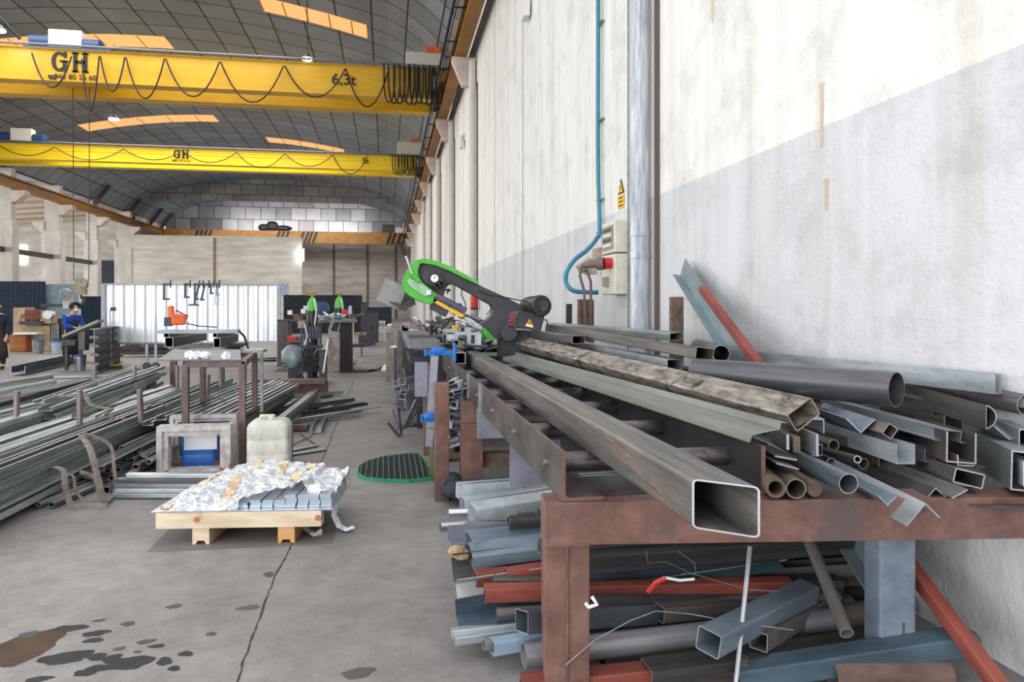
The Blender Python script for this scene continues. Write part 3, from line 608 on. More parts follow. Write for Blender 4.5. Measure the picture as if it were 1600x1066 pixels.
# third crane at the back
t = thing('overhead_crane', (-13, 98, 10.0), 'dark ochre crane with black hazard stripes parked at the back wall', 'overhead crane')
B().bb(LX + 1.2, 2.2, 98, 98.6, 10.0, 11.6).build('girder', ochre, t)
for px in (640, 630, 622, 613, 606, 490, 483, 477, 470, 325, 318, 311, 304, 446, 439, 432):
    p = AT(px, 374, Y=97.95); B().ext([(p.x - .25, 97.97, 10.05), (p.x + .06, 97.97, 10.05), (p.x + .56, 97.97, 11.55), (p.x + .25, 97.97, 11.55)], (0, -.03, 0)).build('hazard_stripe', black, t)
p = AT(425, 358, Y=98)
B().sph((p.x, 98.3, 12.2), (.8, .4, .7)).sph((p.x - 1.1, 98.3, 12.0), (.7, .4, .5)).sph((p.x + 1.3, 98.3, 11.95), (1.2, .4, .4)).build('hoist', black, t, smooth=True)
p = AT(607, 362, Y=98); B().bb(p.x - .8, p.x + .8, 98.1, 98.5, 11.6, 12.7).build('cabinet', darker, t); B().bb(p.x + .9, p.x + 2.6, 98.1, 98.5, 11.6, 12.3).build('cabinet', beige, t)
# hook block
t = thing('hook_block', AT(127, 470, d=31.2), 'crane hook block hanging on ropes above the masked worker', 'crane hook')
c = AT(127, 443, d=31.2)
B().cyl(c + Vector((0, -.14, 0)), c + Vector((0, .14, 0)), .26, n=20).bb(c.x - .2, c.x + .2, c.y - .12, c.y + .12, c.z - .5, c.z - .1).build('sheave', mat('sheave_bronze', (186, 172, 148), (120, 108, 92), .5, .4, (6, 6, 6)), t, smooth=True)
B().path([c + Vector((0, 0, -.5)), c + Vector((0, 0, -.62)), c + Vector((.14, 0, -.72)), c + Vector((.12, 0, -.88)), c + Vector((-.05, 0, -.93)), c + Vector((-.13, 0, -.82))], .05, 8).build('hook', charcoal, t, smooth=True)
B().cyl(c + Vector((-.3, 0, .1)), (c.x - .33, c.y, 11.1), .018, n=5).cyl(c + Vector((.3, 0, .1)), (c.x + .33, c.y, 11.1), .018, n=5).build('wire_rope', black, t)
B().cyl(c + Vector((0, 0, -.8)), c + Vector((0.02, 0, -1.6)), .02, n=5).build('sling', black, t)
# ================= ROLLER TABLE =================
A0 = AT(850, 818, d=3.02); A1 = AT(1600, 803, d=3.11)      # mid-height of the front beam's face
zt, zb_ = .832, .655
t = thing('roller_table', (1.16, 4.6, 0), 'long steel roller table on red-brown posts, loaded with steel stock, in the foreground', 'roller conveyor')
TBL = t
dv = Vector((A1.x - A0.x, A1.y - A0.y, 0)).normalized(); nv = Vector((-dv.y, dv.x, 0))
a = Vector((A0.x, A0.y, 0)); L = 2.42
def slab(b, a, dv, nv, L, w, z0, z1, mi=0):
    P = [a, a + dv * L, a + dv * L + nv * w, a + nv * w]
    b.ext([(p.x, p.y, z0) for p in P], (0, 0, z1 - z0), mi)
b = B(); slab(b, a, dv, nv, L, .17, zb_, zt); b.build('cross_beam', brown, t, bevel=.006)
b = B(); slab(b, a + dv * .004 + nv * .01, dv, nv, .19, .17, 0, zb_); b.build('leg', brown, t, bevel=.006)
b = B(); slab(b, a + dv * .095 - nv * .002, dv, nv, .006, .004, 0, zb_); slab(b, a + dv * .0 - nv * .003, dv, nv, .19, .006, zb_ - .006, zb_ + .004); b.build('weld_seam', rust, t)
pL = AT(1375, 860, d=3.18); b = B(); b2 = Vector((pL.x, pL.y, 0)); slab(b, b2, dv, nv, .165, .14, 0, zb_); b.build('leg', bluegrey, t, bevel=.012); t.children[-1]['label'] = 'blue-grey painted square leg'
b = B(); slab(b, b2 + dv * .1 - nv * .003, dv, nv, .010, .004, .13, .26); b.build('split', rust, t)
# rear cross beams and legs
for (px, yy) in ((721, 6.15), (700, 8.6)):
    x0 = yy * ray(px, 500).x / ray(px, 500).y; w_ = .17
    B().bb(x0, 3.0, yy, yy + .15, zb_, zt).build('cross_beam', brown, t, bevel=.006)
    B().bb(x0, x0 + .185, yy - .01, yy + .16, 0, zb_).build('leg', rust if yy > 7 else brown, t, bevel=.006)
    B().bb(2.6, 2.75, yy, yy + .14, 0, zb_).build('leg', brown, t, bevel=.006)
B().bb(.75, 2.9, 6.2, 6.35, .26, .38).build('cross_beam', rust, t, bevel=.004)
# rails (angle section)
RLX = .719; RRX = 1.60
b = B().ext([(RLX, 2.95, zt + .002), (RLX + .185, 2.95, zt + .002), (RLX + .185, 2.95, zt + .018), (RLX + .028, 2.95, zt + .018), (RLX + .018, 2.95, zt + .03), (RLX + .018, 2.95, 1.044), (RLX, 2.95, 1.044)], (0, 6.6, 0), 0, 1); b.build('side_rail', [mat('rail_steel', (66, 58, 55), (108, 98, 94), .45, .4, (14, 2.4, 5), c3=(122, 84, 60), s3=3.2, t3=.66), brown], t)
b = B().ext([(RRX, 2.91, zt + .002), (RRX + .02, 2.91, zt + .002), (RRX + .02, 2.91, 1.046), (RRX, 2.91, 1.046)], (0, 6.6, 0), 0, 1); b.build('side_rail', [mat('rail_dark', (52, 48, 48), (78, 74, 73), .45, .4, (14, 2.4, 5)), brown], t)
rollm = mat('roller_steel', (68, 64, 66), (128, 120, 120), .34, .6, (9, 18, 18), detail=6)
for dd, px in ((3.49, 1127), (4.31, 1028), (5.17, 960), (6.02, 910), (6.9, 874), (7.83, 844), (8.72, 821), (9.5, 801)):
    y = dd * ray(px, 500).y - .02
    if y > 9.3: continue
    B().cyl((RLX + .02, y, .936), (RRX - .002, y, .936), .045, n=24).build('roller', rollm, t, smooth=True)
    B().cyl((RLX - .012, y, .936), (RLX, y, .936), .016, n=8).build('bolt', chrome, t)
for y in (5.6, 6.45): B().bb(RLX - .012, RLX, y - .05, y + .05, zt + .003, 1.05).build('joint_plate', galv2, t)
for (px, dd, x1) in ((745, 5.98, .98), (797, 4.4, 1.05)):
    c = AT(px, 700, d=dd); B().bb(c.x, x1, c.y, c.y + .012, .56, zt - .003).build('gusset_plate', lilac, t)
B().bb(RLX + .02, RRX, 3.02, 3.34, zt + .002, zt + .01).build('bed_plate', darker, t)
for (px, py, d) in ((1057, 487, 7.0), (915, 488, 10.2), (889, 488, 11.2)):
    c = AT(px, 500, d=d); zt_ = CAMH + (480 - {1057: 464, 915: 468, 889: 475}[px]) * d / FPX; w_ = {1057: .06, 915: .105, 889: .045}[px]
    B().bb(c.x - w_, c.x + w_, c.y - w_ * .6, c.y + w_ * .6, zt, zt_).build('stake', rust if px != 889 else charcoal, t, bevel=.004)
# far supports for the stock bed
for yy in (4.5, 7.4): B().bb(1.7, 3.05, yy, yy + .1, .70, zt - .003).build('bearer', brown, t)
B().bb(1.64, 3.05, 6.5, 11.4, zt - .012, zt).build('stock_bed', darker, t)

# ================= STOCK ON THE TABLE =================
# main tube: mitred end
P0 = Vector((.985, 2.0, 1.056)); P1 = Vector((.99, 8.46, 1.056))
MT = bar('rect', .152, .15, P0, P1, mainst, 'big square steel tube on the rollers, its open end jutting over the front beam', t=.0055, cut0=-.85, roll=0)
bpy.context.view_layer.update()
for (y0, y1, za, zb2, hh, sd) in ((2.18, 2.72, 1.012, 1.075, .016, 1), (2.5, 3.05, 1.07, 1.118, .02, 2), (2.62, 2.9, 1.04, 1.08, .014, 3), (2.1, 2.4, .99, 1.02, .008, 4), (3.1, 3.5, 1.09, 1.11, .012, 5)):
    rr_ = random.Random(sd); n = 70; hh *= .55; up = []; dn_ = []
    for i in range(n + 1):
        s_ = i / n; yy = y0 + (y1 - y0) * s_; zc = za + (zb2 - za) * s_; k = math.sin(math.pi * s_) ** .5
        up.append((.9085, yy, min(1.122, zc + hh * k * (.2 + .8 * abs(noise.noise(Vector((yy * 16, sd, 0)))) + .5 * rr_.random())))); dn_.append((.9085, yy, zc - hh * k * (.2 + .8 * abs(noise.noise(Vector((yy * 14, sd, 5)))) + .5 * rr_.random())))
    so = B().add(up + dn_, [(i, i + 1, n + 2 + i, n + 1 + i) for i in range(n)]).build('rust_streak', mat('ochre_rust_streak', (96, 80, 66), (150, 116, 80), .6, .2, (26, 26, 40), detail=8))
    so.parent = MT; so.matrix_parent_inverse = MT.matrix_world.inverted()
p, q = lv((719, 559), 8.0, (712, 553), 3.0); q = Vector((p.x - .0, p.y + 3.0, p.z))
bar('rect', .125, .13, AT(719, 560, d=7.9), AT(719, 560, d=7.9) + Vector((0, 2.6, 0)), dark, 'square tube with an open end right beside the upper blue clamp', t=.01)
bar('rect', .06, .06, AT(713, 536, d=8.0), AT(713, 536, d=8.0) + Vector((0, 1.6, 0)), dark, 'small square tube lying on top of the tube beside the upper blue clamp', t=.006)
# heat-stained rectangular tube
p = AT(1256, 648, d=3.42); q = AT(803, 533, d=9.3)
bar('rect', .152, .098, p, q, rustst, 'scorched and scaled rectangular tube, largest open end on the pile', roll=-33, t=.005, edge=mat('burnt_edge', (160, 124, 92), (196, 176, 154), .5, .3, (9, 9, 9)))
# folded sheet
p, q = lv((1200, 676), 3.22, (905, 588), 5.1); bar('fold', .19, .07, p, q + Vector((-.03, 0, .0)), mat('khaki_sheet', (112, 114, 108), (140, 142, 134), .5, .35, (9, 1, 9)), 'long khaki-grey folded sheet lying between the rail and the scorched tube', t=.003, roll=-4)
p, q = lv((1055, 570), 5.3, (893, 536), 3.6, ); bar('rect', .12, .075, p, q, galv, 'pale galvanised tube with a black open end behind the scorched tube', t=.003)
p, q = lv((1101, 553), 5.0, (872, 515), 3.9, .06); bar('rect', .135, .085, p, q, mat('brown_tube', (74, 70, 68), (112, 106, 100), .45, .4, LONG), 'dark brown flat tube with an open end above the big round pipe', t=.004, roll=8)
p, q = lv((1057, 526), 6.6, (878, 510), 4.2, .0); bar('rect', .13, .07, p, q, greenish, 'green-grey tube highest at the back of the pile', t=.003, roll=-6)
p, q = lv((904, 531), 7.2, (835, 522), 3.0, .0); bar('rect', .13, .08, p, q, dark, 'short dark tube ending behind the middle of the scorched tube', t=.004)
bar('pipe', .13, .13, AT(1127, 553, d=5.5), AT(1090, 540, d=7.4), dark, 'dark pipe whose round end peeps out right of the brown flat tube', t=.004)
# big pipe
p = AT(1401, 609, d=3.9); v = Vector((-.47, .883, 0)); bar('pipe', .192, .192, p, p + v * 1.32, mat('pipe_grey', (84, 84, 88), (112, 112, 116), .36, .6, (10, 1, 10)), 'largest round pipe, pointing out at the right of the pile', t=.004)
# behind pipe
p = AT(1560, 600, d=3.72); q = AT(1140, 556, d=5.9); bar('chan', .045, .105, p, q, galv, 'galvanised channel lying highest along the wall side of the pile', t=.003)
bar('rect', .11, .05, AT(1415, 566, d=4.9), AT(1150, 549, d=7.6), dark, 'dark flat tube against the wall behind the galvanised channel', t=.004)
bar('chan', .1, .04, AT(1345, 573, d=5.0), AT(1130, 552, d=7.5), galv2, 'grey channel lying between the big pipe and the wall', t=.003)
bar('pipe', .105, .105, AT(1604, 633, d=3.62), AT(1395, 590, d=4.7), dark, 'round pipe cut by the right picture edge', t=.004)
bar('dpipe', .1, .12, AT(1537, 652, d=3.5), AT(1390, 607, d=4.6), dark, 'half-round closed tube with a D-shaped end below the galvanised channel', t=.004)
bar('vee', .09, .09, AT(1577, 668, d=3.5), AT(1480, 640, d=4.6), galv, 'angle bar with a white V-shaped end at the right edge', t=.006)
bar('rect', .06, .11, AT(1604, 690, d=3.35), AT(1530, 655, d=4.4), galv2, 'grey tube under the V-shaped angle at the right edge', t=.004)
bar('hat', .16, .055, AT(1488, 682, d=3.4), AT(1262, 620, d=4.9), mat('zinc_hat', (118, 126, 130), (150, 158, 162), .4, .5, (10, 2, 10)), 'long galvanised hat section lying on the big open channel', t=.004, roll=6)
p = AT(1502, 700, d=3.3); bar('chan', .125, .14, p, AT(1395, 664, d=4.3), mat('brown_channel', (74, 68, 66), (104, 96, 92), .5, .35, (6, 2, 6)), 'large dark channel with its open box end facing the camera', roll=2, t=.007)
bar('rect', .05, .06, AT(1391, 674, d=3.45), AT(1300, 650, d=4.3), mat('brownish_tube', (104, 94, 88), (130, 120, 112), .5, .3, (9, 2, 9)), 'small hexagonal-looking tube end left of the large dark channel', roll=35, t=.003)
bar('chan', .085, .09, AT(1415, 710, d=3.3), AT(1268, 662, d=4.4), galv, 'bright galvanised channel in the middle of the pile front', t=.003, roll=0)
bar('vee', .10, .10, AT(1345, 655, d=3.6), AT(1270, 630, d=4.5), bluegrey, 'angle bar with a white V end under the big round pipe', t=.006)
bar('angle', .05, .07, AT(1288, 655, d=3.55), AT(1240, 634, d=4.3), galv, 'small angle with an L-shaped white end beside the scorched tube', t=.005, roll=180)
bar('flat', .012, .1, AT(1277, 696, d=3.3), AT(1220, 670, d=4.0), galv, 'upright flat bar end just under the scorched tube', t=.003)
bar('flat', .012, .07, AT(1231, 691, d=3.3), AT(1190, 672, d=4.0), galv2, 'second upright flat bar end under the scorched tube, further left')
bar('flat', .03, .07, AT(1245, 695, d=3.3), AT(1215, 680, d=3.9), rust, 'brown flat bar end between the two upright pale flats', edge=rust)
p, q = lv((1326, 756), 3.02, (1192, 691), 2.4, .02); bar('pipe', .086, .086, p, q, mat('slit_pipe', (88, 98, 108), (132, 142, 148), .4, .5, LONG), 'slit grey pipe end overhanging the front beam left of the angles', t=.004)
p, q = lv((1212, 763), 3.05, (1195, 745), 1.4); bar('pipe', .085, .085, p, q, rust, 'leftmost of the three short rusty pipes beside the rail end', t=.013, edge=rust)
p, q = lv((1244, 764), 3.04, (1195, 727), 1.6); bar('pipe', .084, .084, p, q, mat('brown_pipe', (80, 70, 64), (116, 104, 96), .5, .3, LONG), 'middle one of the three short rusty pipes beside the rail end', t=.005, edge=galv2)
p, q = lv((1273, 765), 3.08, (1225, 735), 1.2); bar('pipe', .064, .064, p, q, rust, 'rightmost and rustiest of the three short pipes beside the rail end', t=.03, edge=rust)
p, q = lv((1231, 729), 3.12, (1192, 707), 1.8); bar('flat', .1, .006, p, q, dark, 'thin curled strip lying above the rusty pipes', roll=15)
p, q = lv((1228, 716), 3.2, (1192, 697), 1.8); bar('flat', .10, .008, p, q, darker, 'dark strip lying just under the slit grey pipe', roll=10)
bar('pipe', .034, .034, AT(1340, 718, d=3.2), AT(1262, 697, d=3.9), darker, 'thinnest dark pipe between the slit pipe and the galvanised channel', t=.005)
p, q = lv((1387, 776), 2.98, (1305, 735), 2.0); bar('vee', .055, .055, p, q, bluegrey, 'small angle with a V-shaped end over the front beam', t=.005)
p = AT(1446, 786, d=2.99); q = AT(1283, 708, d=3.75); bar('angle', .125, .095, p, q, galv, 'wide galvanised angle with a peaked end overhanging the beam', t=.006, roll=-48 + 180)
bar('flat', .075, .006, AT(1500, 772, d=3.05), AT(1365, 720, d=3.8), dark, 'flat bar with a bright long edge at the right of the wide angle', roll=-28)
bar('angle', .06, .06, AT(1462, 762, d=3.12), AT(1340, 718, d=3.9), darker, 'dark angle lying between the wide angle and the flat bar', t=.004, roll=132)
bar('rect', .12, .065, AT(1514, 748, d=3.16), AT(1424, 712, d=3.9), mat('brown_flat_tube', (88, 80, 76), (118, 110, 104), .5, .3, LONG), 'brown flat tube with an open end right of the flat bar', t=.005, roll=12)
bar('angle', .07, .05, AT(1496, 728, d=3.3), AT(1420, 700, d=4.0), rust, 'rusty angle lying on the brown flat tube', t=.005)
bar('chan', .17, .15, AT(1612, 738, d=3.1), AT(1540, 700, d=3.9), galv2, 'deep channel lying on its side at the right picture edge', roll=92, t=.006)
bar('chan', .10, .05, AT(1610, 742, d=3.02), AT(1575, 722, d=3.6), galv, 'bright channel inside the deep channel at the right picture edge', roll=90, t=.004)
bar('rect', .12, .05, AT(1602, 712, d=3.5), AT(1510, 680, d=4.3), rust, 'grey-brown tube on the deep channel at the right edge', t=.004)
bar('flat', .3, .012, AT(1555, 792, d=3.08), AT(1490, 762, d=3.5), darker, 'dark plate on the beam top under the stock at the right', edge=darker)
bar('chan', .12, .10, AT(1490, 664, d=3.9), AT(1290, 632, d=5.0), darker, 'dark channel filling the gap under the big round pipe')
bar('rect', .12, .12, AT(1470, 640, d=4.1), AT(1330, 612, d=5.0), dark, 'dark tube wedged behind the half-round tube')
# lower filler layers of the pile, carrying the rest
q_ = random.Random(11)
for i in range(16):
    x = 1.72 + .078 * i; y0 = 3.02 + q_.random() * .4 - .08 * (i / 16); zz = zt + .035 + (i % 2) * .07
    k = q_.choice(['rect', 'rect', 'pipe', 'chan', 'angle']); s = .05 + .02 * q_.random()
    bar(k, s, s, (x, y0 + .12, zz), (x - .12 + .04 * q_.random(), y0 + 3.4 + q_.random() * 1.5, zz + .01), q_.choice([dark, darker, rust, galv2]), 'lower steel bar half hidden inside the pile on the roller table', 'lower bars inside the table pile')
for i in range(9):
    x = 1.85 + .13 * i; zz = zt + .17 + .05 * (i % 2); s = .07 + .02 * q_.random()
    bar(q_.choice(['rect', 'chan']), s, s, (x, 3.75 + q_.random() * .6, zz), (x - .2, 8 + q_.random(), zz + .02), q_.choice([dark, darker, galv2]), 'steel bar half hidden under the brown flat tube and the big pipe', 'middle bars inside the table pile')
for i in range(10):   # cluttered bars beyond the brown stake
    y = 8.6 + q_.random() * 2.5; x = 2.0 + q_.random() * .9
    bar(q_.choice(['rect', 'angle', 'chan']), .07, .06, (x, y, zt + .06 + .035 * i), (x + q_.uniform(-.8, .2), y + 1.6, zt + .06 + .04 * i + .1), q_.choice([dark, darker, galv2]), 'dark offcut in the tangle beside the saw motor', 'offcuts in the tangle beside the saw motor')
# leaning bars
foot = Vector((2.73, 2.62, .05))
top = AT(1068, 432, d=7.7); top.x = 3.08
foot = AT(1396, 946, d=3.5)
bar('angle', .2, .09, foot + Vector((-.02, 0, 0)), top, mat('teal_grey', (104, 120, 126), (136, 151, 156), .55, .1, (4, 1, 4)), 'tall blue-grey channel leaning against the wall behind the pile', t=.012, roll=-80)
t2 = AT(1098, 452, d=6.3); f2 = AT(1500, 990, d=3.05); dn = (f2 - t2).normalized(); f2 = t2 + dn * ((t2.z - .04) / -dn.z)
bar('rect', .062, .062, f2, t2, redpr, 'red-primed square tube leaning on the wall inside the blue-grey channel', t=.004)
bar('rod', .02, .02, AT(1149, 1075, d=2.98), AT(1172, 855, d=3.3), galv, 'thin galvanised rod standing propped under the front beam')
bar('pipe', .058, .058, AT(1323, 990, d=3.1), AT(1262, 840, d=3.6), mat('grey_brown_pipe', (84, 80, 76), (112, 106, 100), .55, .2, (8, 2, 8)), 'grey-brown pipe leaning steeply out of the rack next to the blue-grey leg', t=.004)

# ================= STOCK UNDER THE TABLE =================
# (kind,w,h, left px,py,d, right px,py,d, material, label, roll)
U = [
 ('lip', .11, .10, 717, 768, 4.85, 870, 756, 5.2, mat('bright_offcut', (176, 186, 192), (214, 220, 224), .4, .3, (8, 8, 8), vary=.15), 'topmost galvanised channel sticking out under the table', 0),
 ('rect', .10, .10, 722, 790, 4.7, 880, 766, 5.0, galv, 'second galvanised channel from the top under the table', 0),
 ('rect', .12, .11, 737, 803, 4.5, 884, 780, 4.8, mat('bright_offcut', (176, 186, 192), (214, 220, 224), .4, .3, (8, 8, 8), vary=.15), 'thick galvanised tube with white scratches under the table', 10),
 ('pipe', .055, .055, 701, 802, 4.6, 860, 797, 4.7, chrome, 'shiny pipe end left of the galvanised channels', 0),
 ('pipe', .065, .065, 688, 824, 4.3, 850, 818, 4.5, chrome, 'shiny pipe sticking out furthest to the left under the table', 0),
 ('rect', .12, .05, 731, 826, 4.2, 800, 826, 4.3, bluegrey, 'flat blue-grey tube right of the furthest shiny pipe', 0),
 ('pipe', .07, .07, 794, 816, 4.1, 880, 812, 4.2, dark, 'grey pipe end just left of the front leg', 0),
 ('angle', .09, .09, 699, 846, 4.1, 850, 835, 4.3, lilac, 'lilac-grey angle with its leg hanging down', 0),
 ('rect', .16, .11, 733, 852, 4.0, 870, 838, 4.2, bluegrey, 'grey flat tube whose edge slants under the lilac-grey angle', 12),
 ('rect', .14, .08, 735, 868, 3.9, 1000, 835, 4.1, bluegrey, 'twisted blue-grey tube running to the front leg', 18),
 ('chan', .13, .10, 708, 888, 3.85, 900, 865, 4.0, darker, 'dark tube with a slanting narrow mouth left of the red tubes', 60),
 ('pipe', .07, .07, 790, 897, 3.65, 1060, 858, 3.9, redpr, 'upper red-primed pipe rising to the right behind the leg', 0),
 ('rect', .08, .07, 742, 903, 3.7, 800, 900, 3.75, redpr, 'short red-primed tube end above the red channel', 8),
 ('rect', .08, .045, 770, 907, 3.6, 1010, 912, 3.7, dark, 'grey flat tube lying over the red pipe', 0),
 ('chan', .13, .11, 715, 930, 3.6, 800, 918, 3.65, mat('pale_grey_primer', (150, 150, 150), (176, 176, 174), .6, 0, (5, 5, 5)), 'pale grey open channel with a rusty mouth', 60),
 ('rect', .075, .07, 757, 927, 3.5, 1100, 918, 3.65, redpr, 'bright red-primed square tube in the middle of the rack', 6),
 ('angle', .12, .10, 712, 962, 3.5, 850, 935, 3.6, bluedark, 'dark blue angle lying below the pale grey channel', 20),
 ('pipe', .062, .062, 776, 960, 3.45, 1000, 948, 3.55, dark, 'dark round pipe below the bright red tube', 0),
 ('rect', .135, .095, 815, 971, 3.25, 1000, 962, 3.5, mat('blue_black_tube', (54, 60, 68), (80, 88, 96), .5, .2, (6, 2, 6)), 'tilted rectangular tube with a white-rimmed open mouth left of the front leg', -14),
 ('rect', .045, .04, 705, 990, 3.4, 850, 972, 3.5, galv, 'thin pale galvanised tube, upper one at the lower left', 0),
 ('rect', .045, .04, 710, 1001, 3.36, 850, 982, 3.46, galv, 'thin pale galvanised tube, lower one at the lower left', 0),
 ('rect', .045, .045, 756, 1007, 3.3, 850, 1004, 3.4, galv2, 'small square tube with a black open end near the floor', 0),
 ('rect', .07, .065, 768, 1011, 3.28, 860, 1004, 3.4, mat('light_blue_tube', (146, 170, 196), (170, 190, 212), .45, .2, (5, 5, 5)), 'light blue tube next to the small black open end', 0),
 ('pipe', .11, .11, 818, 1024, 3.18, 1110, 990, 3.4, mat('light_pipe', (118, 118, 122), (146, 146, 150), .4, .4, (8, 2, 8)), 'wide pale grey pipe near the floor behind the front leg', 0),
 ('rect', .10, .05, 815, 1069, 3.06, 1100, 1040, 3.2, redpr, 'red-primed flat tube at the very bottom beside the leg', 0),
 # between the legs
 ('pipe', .075, .075, 905, 885, 3.7, 1080, 846, 4.0, redpr, 'red pipe under the beam right of the front leg', 0),
 ('rect', .09, .08, 900, 893, 3.85, 1120, 848, 4.1, bluedark, 'dark blue tube just under the red pipe', 0),
 ('rect', .16, .15, 920, 900, 4.1, 1182, 868, 4.1, bluegrey, 'wide dented blue-grey tube rising to the beam', 8),
 ('rect', .16, .16, 1190, 870, 4.2, 1232, 868, 4.2, lilac, 'short pale grey box section hanging close under the beam', 0),
 ('flat', .12, .02, 905, 906, 3.9, 1420, 900, 3.9, mat('brown_bar', (84, 62, 58), (108, 84, 78), .6, .1, (6, 2, 6)), 'brown flat bar running level between the legs', 20),
 ('rect', .11, .07, 900, 915, 3.7, 1310, 912, 3.8, darker, 'grey flat tube running level under the brown flat', 0),
 ('rect', .10, .08, 930, 948, 3.5, 1290, 925, 3.8, darker, 'dark tube with a pale hexagon-like end right of the front leg', 10),
 ('rect', .09, .075, 1030, 958, 3.45, 1300, 935, 3.8, dark, 'grey tube whose end shows in the middle between the legs', 0),
 ('pipe', .065, .065, 930, 964, 3.6, 1200, 940, 3.8, black, 'black pipe below the pale hexagon-like end', 0),
 ('rect', .08, .045, 925, 980, 3.55, 1220, 955, 3.75, redpr, 'dull red tube crossing behind the pale blue tube', 0),
 ('pipe', .135, .135, 900, 1010, 3.45, 1160, 985, 3.65, mat('smoke_pipe', (86, 84, 88), (122, 120, 122), .4, .4, (6, 2, 6)), 'broad smooth grey pipe between the legs', 0),
 ('rect', .11, .09, 940, 1040, 3.3, 1250, 1005, 3.5, mat('dark_brown_tube', (50, 46, 44), (70, 64, 62), .6, .1, (6, 2, 6)), 'dark brown tube lying under the broad grey pipe', 0),
 ('chan', .13, .05, 1010, 1048, 3.12, 1380, 998, 3.35, darker, 'black open channel end low between the legs', 180),
 ('rect', .11, .10, 1107, 1004, 3.0, 1262, 925, 3.65, bluegrey, 'pale blue square tube with an open mouth, slanting up to the right', 8),
 ('rect', .085, .08, 1185, 1002, 3.2, 1290, 942, 3.75, mat('dusty_tube', (84, 80, 78), (108, 104, 100), .7, .1, (14, 14, 14)), 'dusty dark tube slanting up right of the pale blue tube', 0),
 ('pipe', .12, .12, 1240, 978, 3.55, 1400, 958, 3.8, mat('brown_pipe2', (88, 80, 76), (112, 104, 98), .6, .2, (6, 2, 6)), 'thick brown-grey pipe behind the leaning pipe', 0),
 ('rect', .12, .09, 1150, 1058, 3.13, 1520, 1000, 3.14, bluedark, 'dark blue-grey beam lying low behind the blue-grey leg', 0),
 ('rect', .10, .05, 1180, 1030, 3.3, 1400, 1002, 3.4, mat('plum_tube', (66, 60, 68), (86, 80, 88), .5, .1, (6, 2, 6)), 'plum-dark flat tube above the dark blue-grey beam', 0),
 ('pipe', .13, .13, 1300, 1062, 3.1, 1480, 1060, 3.1, rust, 'short brown pipe on the floor behind the blue-grey leg', 0),
 ('flat', .16, .012, 1320, 912, 3.9, 1420, 925, 3.9, darker, 'dark strip bent across the back of the rack', 30),
]
for (k, w_, h_, x0, y0, d0, x1, y1, d1, mm, lb, rl) in U:
    p = AT(x0, y0, d=d0); q = AT(x1, y1, d=d1)
    if (q - p).length < 1.4 and x1 < 1180: q = p + (q - p).normalized() * (1.5 + .01 * (x0 % 30))
    zmin = h_ * .55 + .004; p.z = max(p.z, zmin); q.z = max(q.z, zmin)
    bar(k, w_, h_, p, q, mm, lb, roll=rl, t=.004)
# buried filler behind/below so the rack reads as full
for i in range(34):
    y = 3.45 + q_.random() * 1.6; x0 = .75 + q_.random() * .25; zz = .05 + .011 * i; k = q_.choice(['rect', 'pipe', 'chan', 'rect']); s = .06 + .05 * q_.random()
    bar(k, s, s, (x0, y, zz + s * .3), (x0 + 1.6 + q_.random() * .4, y + q_.uniform(-.15, .3), zz + s * .3 + q_.uniform(-.02, .05)), q_.choice([darker, dark, redpr, bluedark, rust, galv2]), 'dark bar buried in the rack under the roller table', 'buried bars in the rack under the table')
# wire, tape, rag paper
w1 = [AT(*a) for a in ((883, 1040, 3.0), (930, 1000, 3.05), (985, 970, 3.1), (1025, 955, 3.15), (1080, 960, 3.2), (1150, 973, 3.2), (1240, 985, 3.2))]
tag(B().path(w1, .0025, 5).build('binding_wire', galv2), 'loose binding wire sagging across the bars under the table', 'wire')
w2 = [AT(*a) for a in ((1010, 860, 3.4), (1012, 880, 3.4), (1040, 878, 3.4), (1080, 896, 3.4), (1120, 908, 3.4), (1170, 922, 3.4), (1215, 924, 3.4))]
tag(B().path(w2, .002, 5).path([AT(1060, 862, d=3.4), AT(1085, 880, d=3.4), AT(1088, 898, d=3.4), AT(1065, 896, d=3.4)], .002, 5).build('binding_wire', galv2), 'tangled wire hanging by the red and white tape', 'wire')
b = B(); pp = [AT(1012, 926, d=3.35), AT(1024, 911, d=3.34), AT(1040, 903, d=3.33), AT(1062, 907, d=3.34), AT(1085, 905, d=3.35)]
b.path(pp[:3], .012, 6, 0, flat=.004); b.path(pp[2:], .007, 6, 1, flat=.004); tag(b.build('barrier_tape', [redp, white]), 'scrap of red and white barrier tape on the bars under the table', 'tape')
tag(B().path([AT(925, 933, d=2.97), AT(933, 945, d=2.97), AT(920, 949, d=2.97), AT(915, 943, d=2.97)], .008, 6).build('plastic_scrap', white), 'white scrap of plastic caught on the front leg', 'plastic scrap')
tag(B().sph(AT(713, 862, d=3.9), (.05, .04, .035), 8).sph(AT(722, 868, d=3.9), (.05, .03, .025), 8).build('cardboard_scrap', mat('cardboard', (150, 122, 92), (190, 164, 130), .9, 0, (14, 14, 14))), 'crumpled brown cardboard scrap left of the dark slanting tube', 'cardboard')
b = B()
for i in range(5): b.path([AT(1162 + 6 * math.cos(a * .8 + i), 1030 + i * 5 + 5 * math.sin(a * .8 + i), d=3.1) for a in range(9)], .0025, 4)
tag(b.build('wire_coil', dark), 'small coil of tangled wire by the thin standing rod', 'wire')
# fluff/rag behind the second post
tag(B().sph(AT(708, 756, d=6.2), (.09, .12, .10), 12).sph(AT(716, 765, d=6.0), (.12, .12, .07), 12).sph(AT(701, 768, d=6.1), (.07, .1, .06), 12).build('dark_rag', mat('dark_rag', (40, 42, 48), (62, 64, 70), .95, 0, (9, 9, 9), bump=1)), 'dark rag bundle between the two brown posts', 'rag')

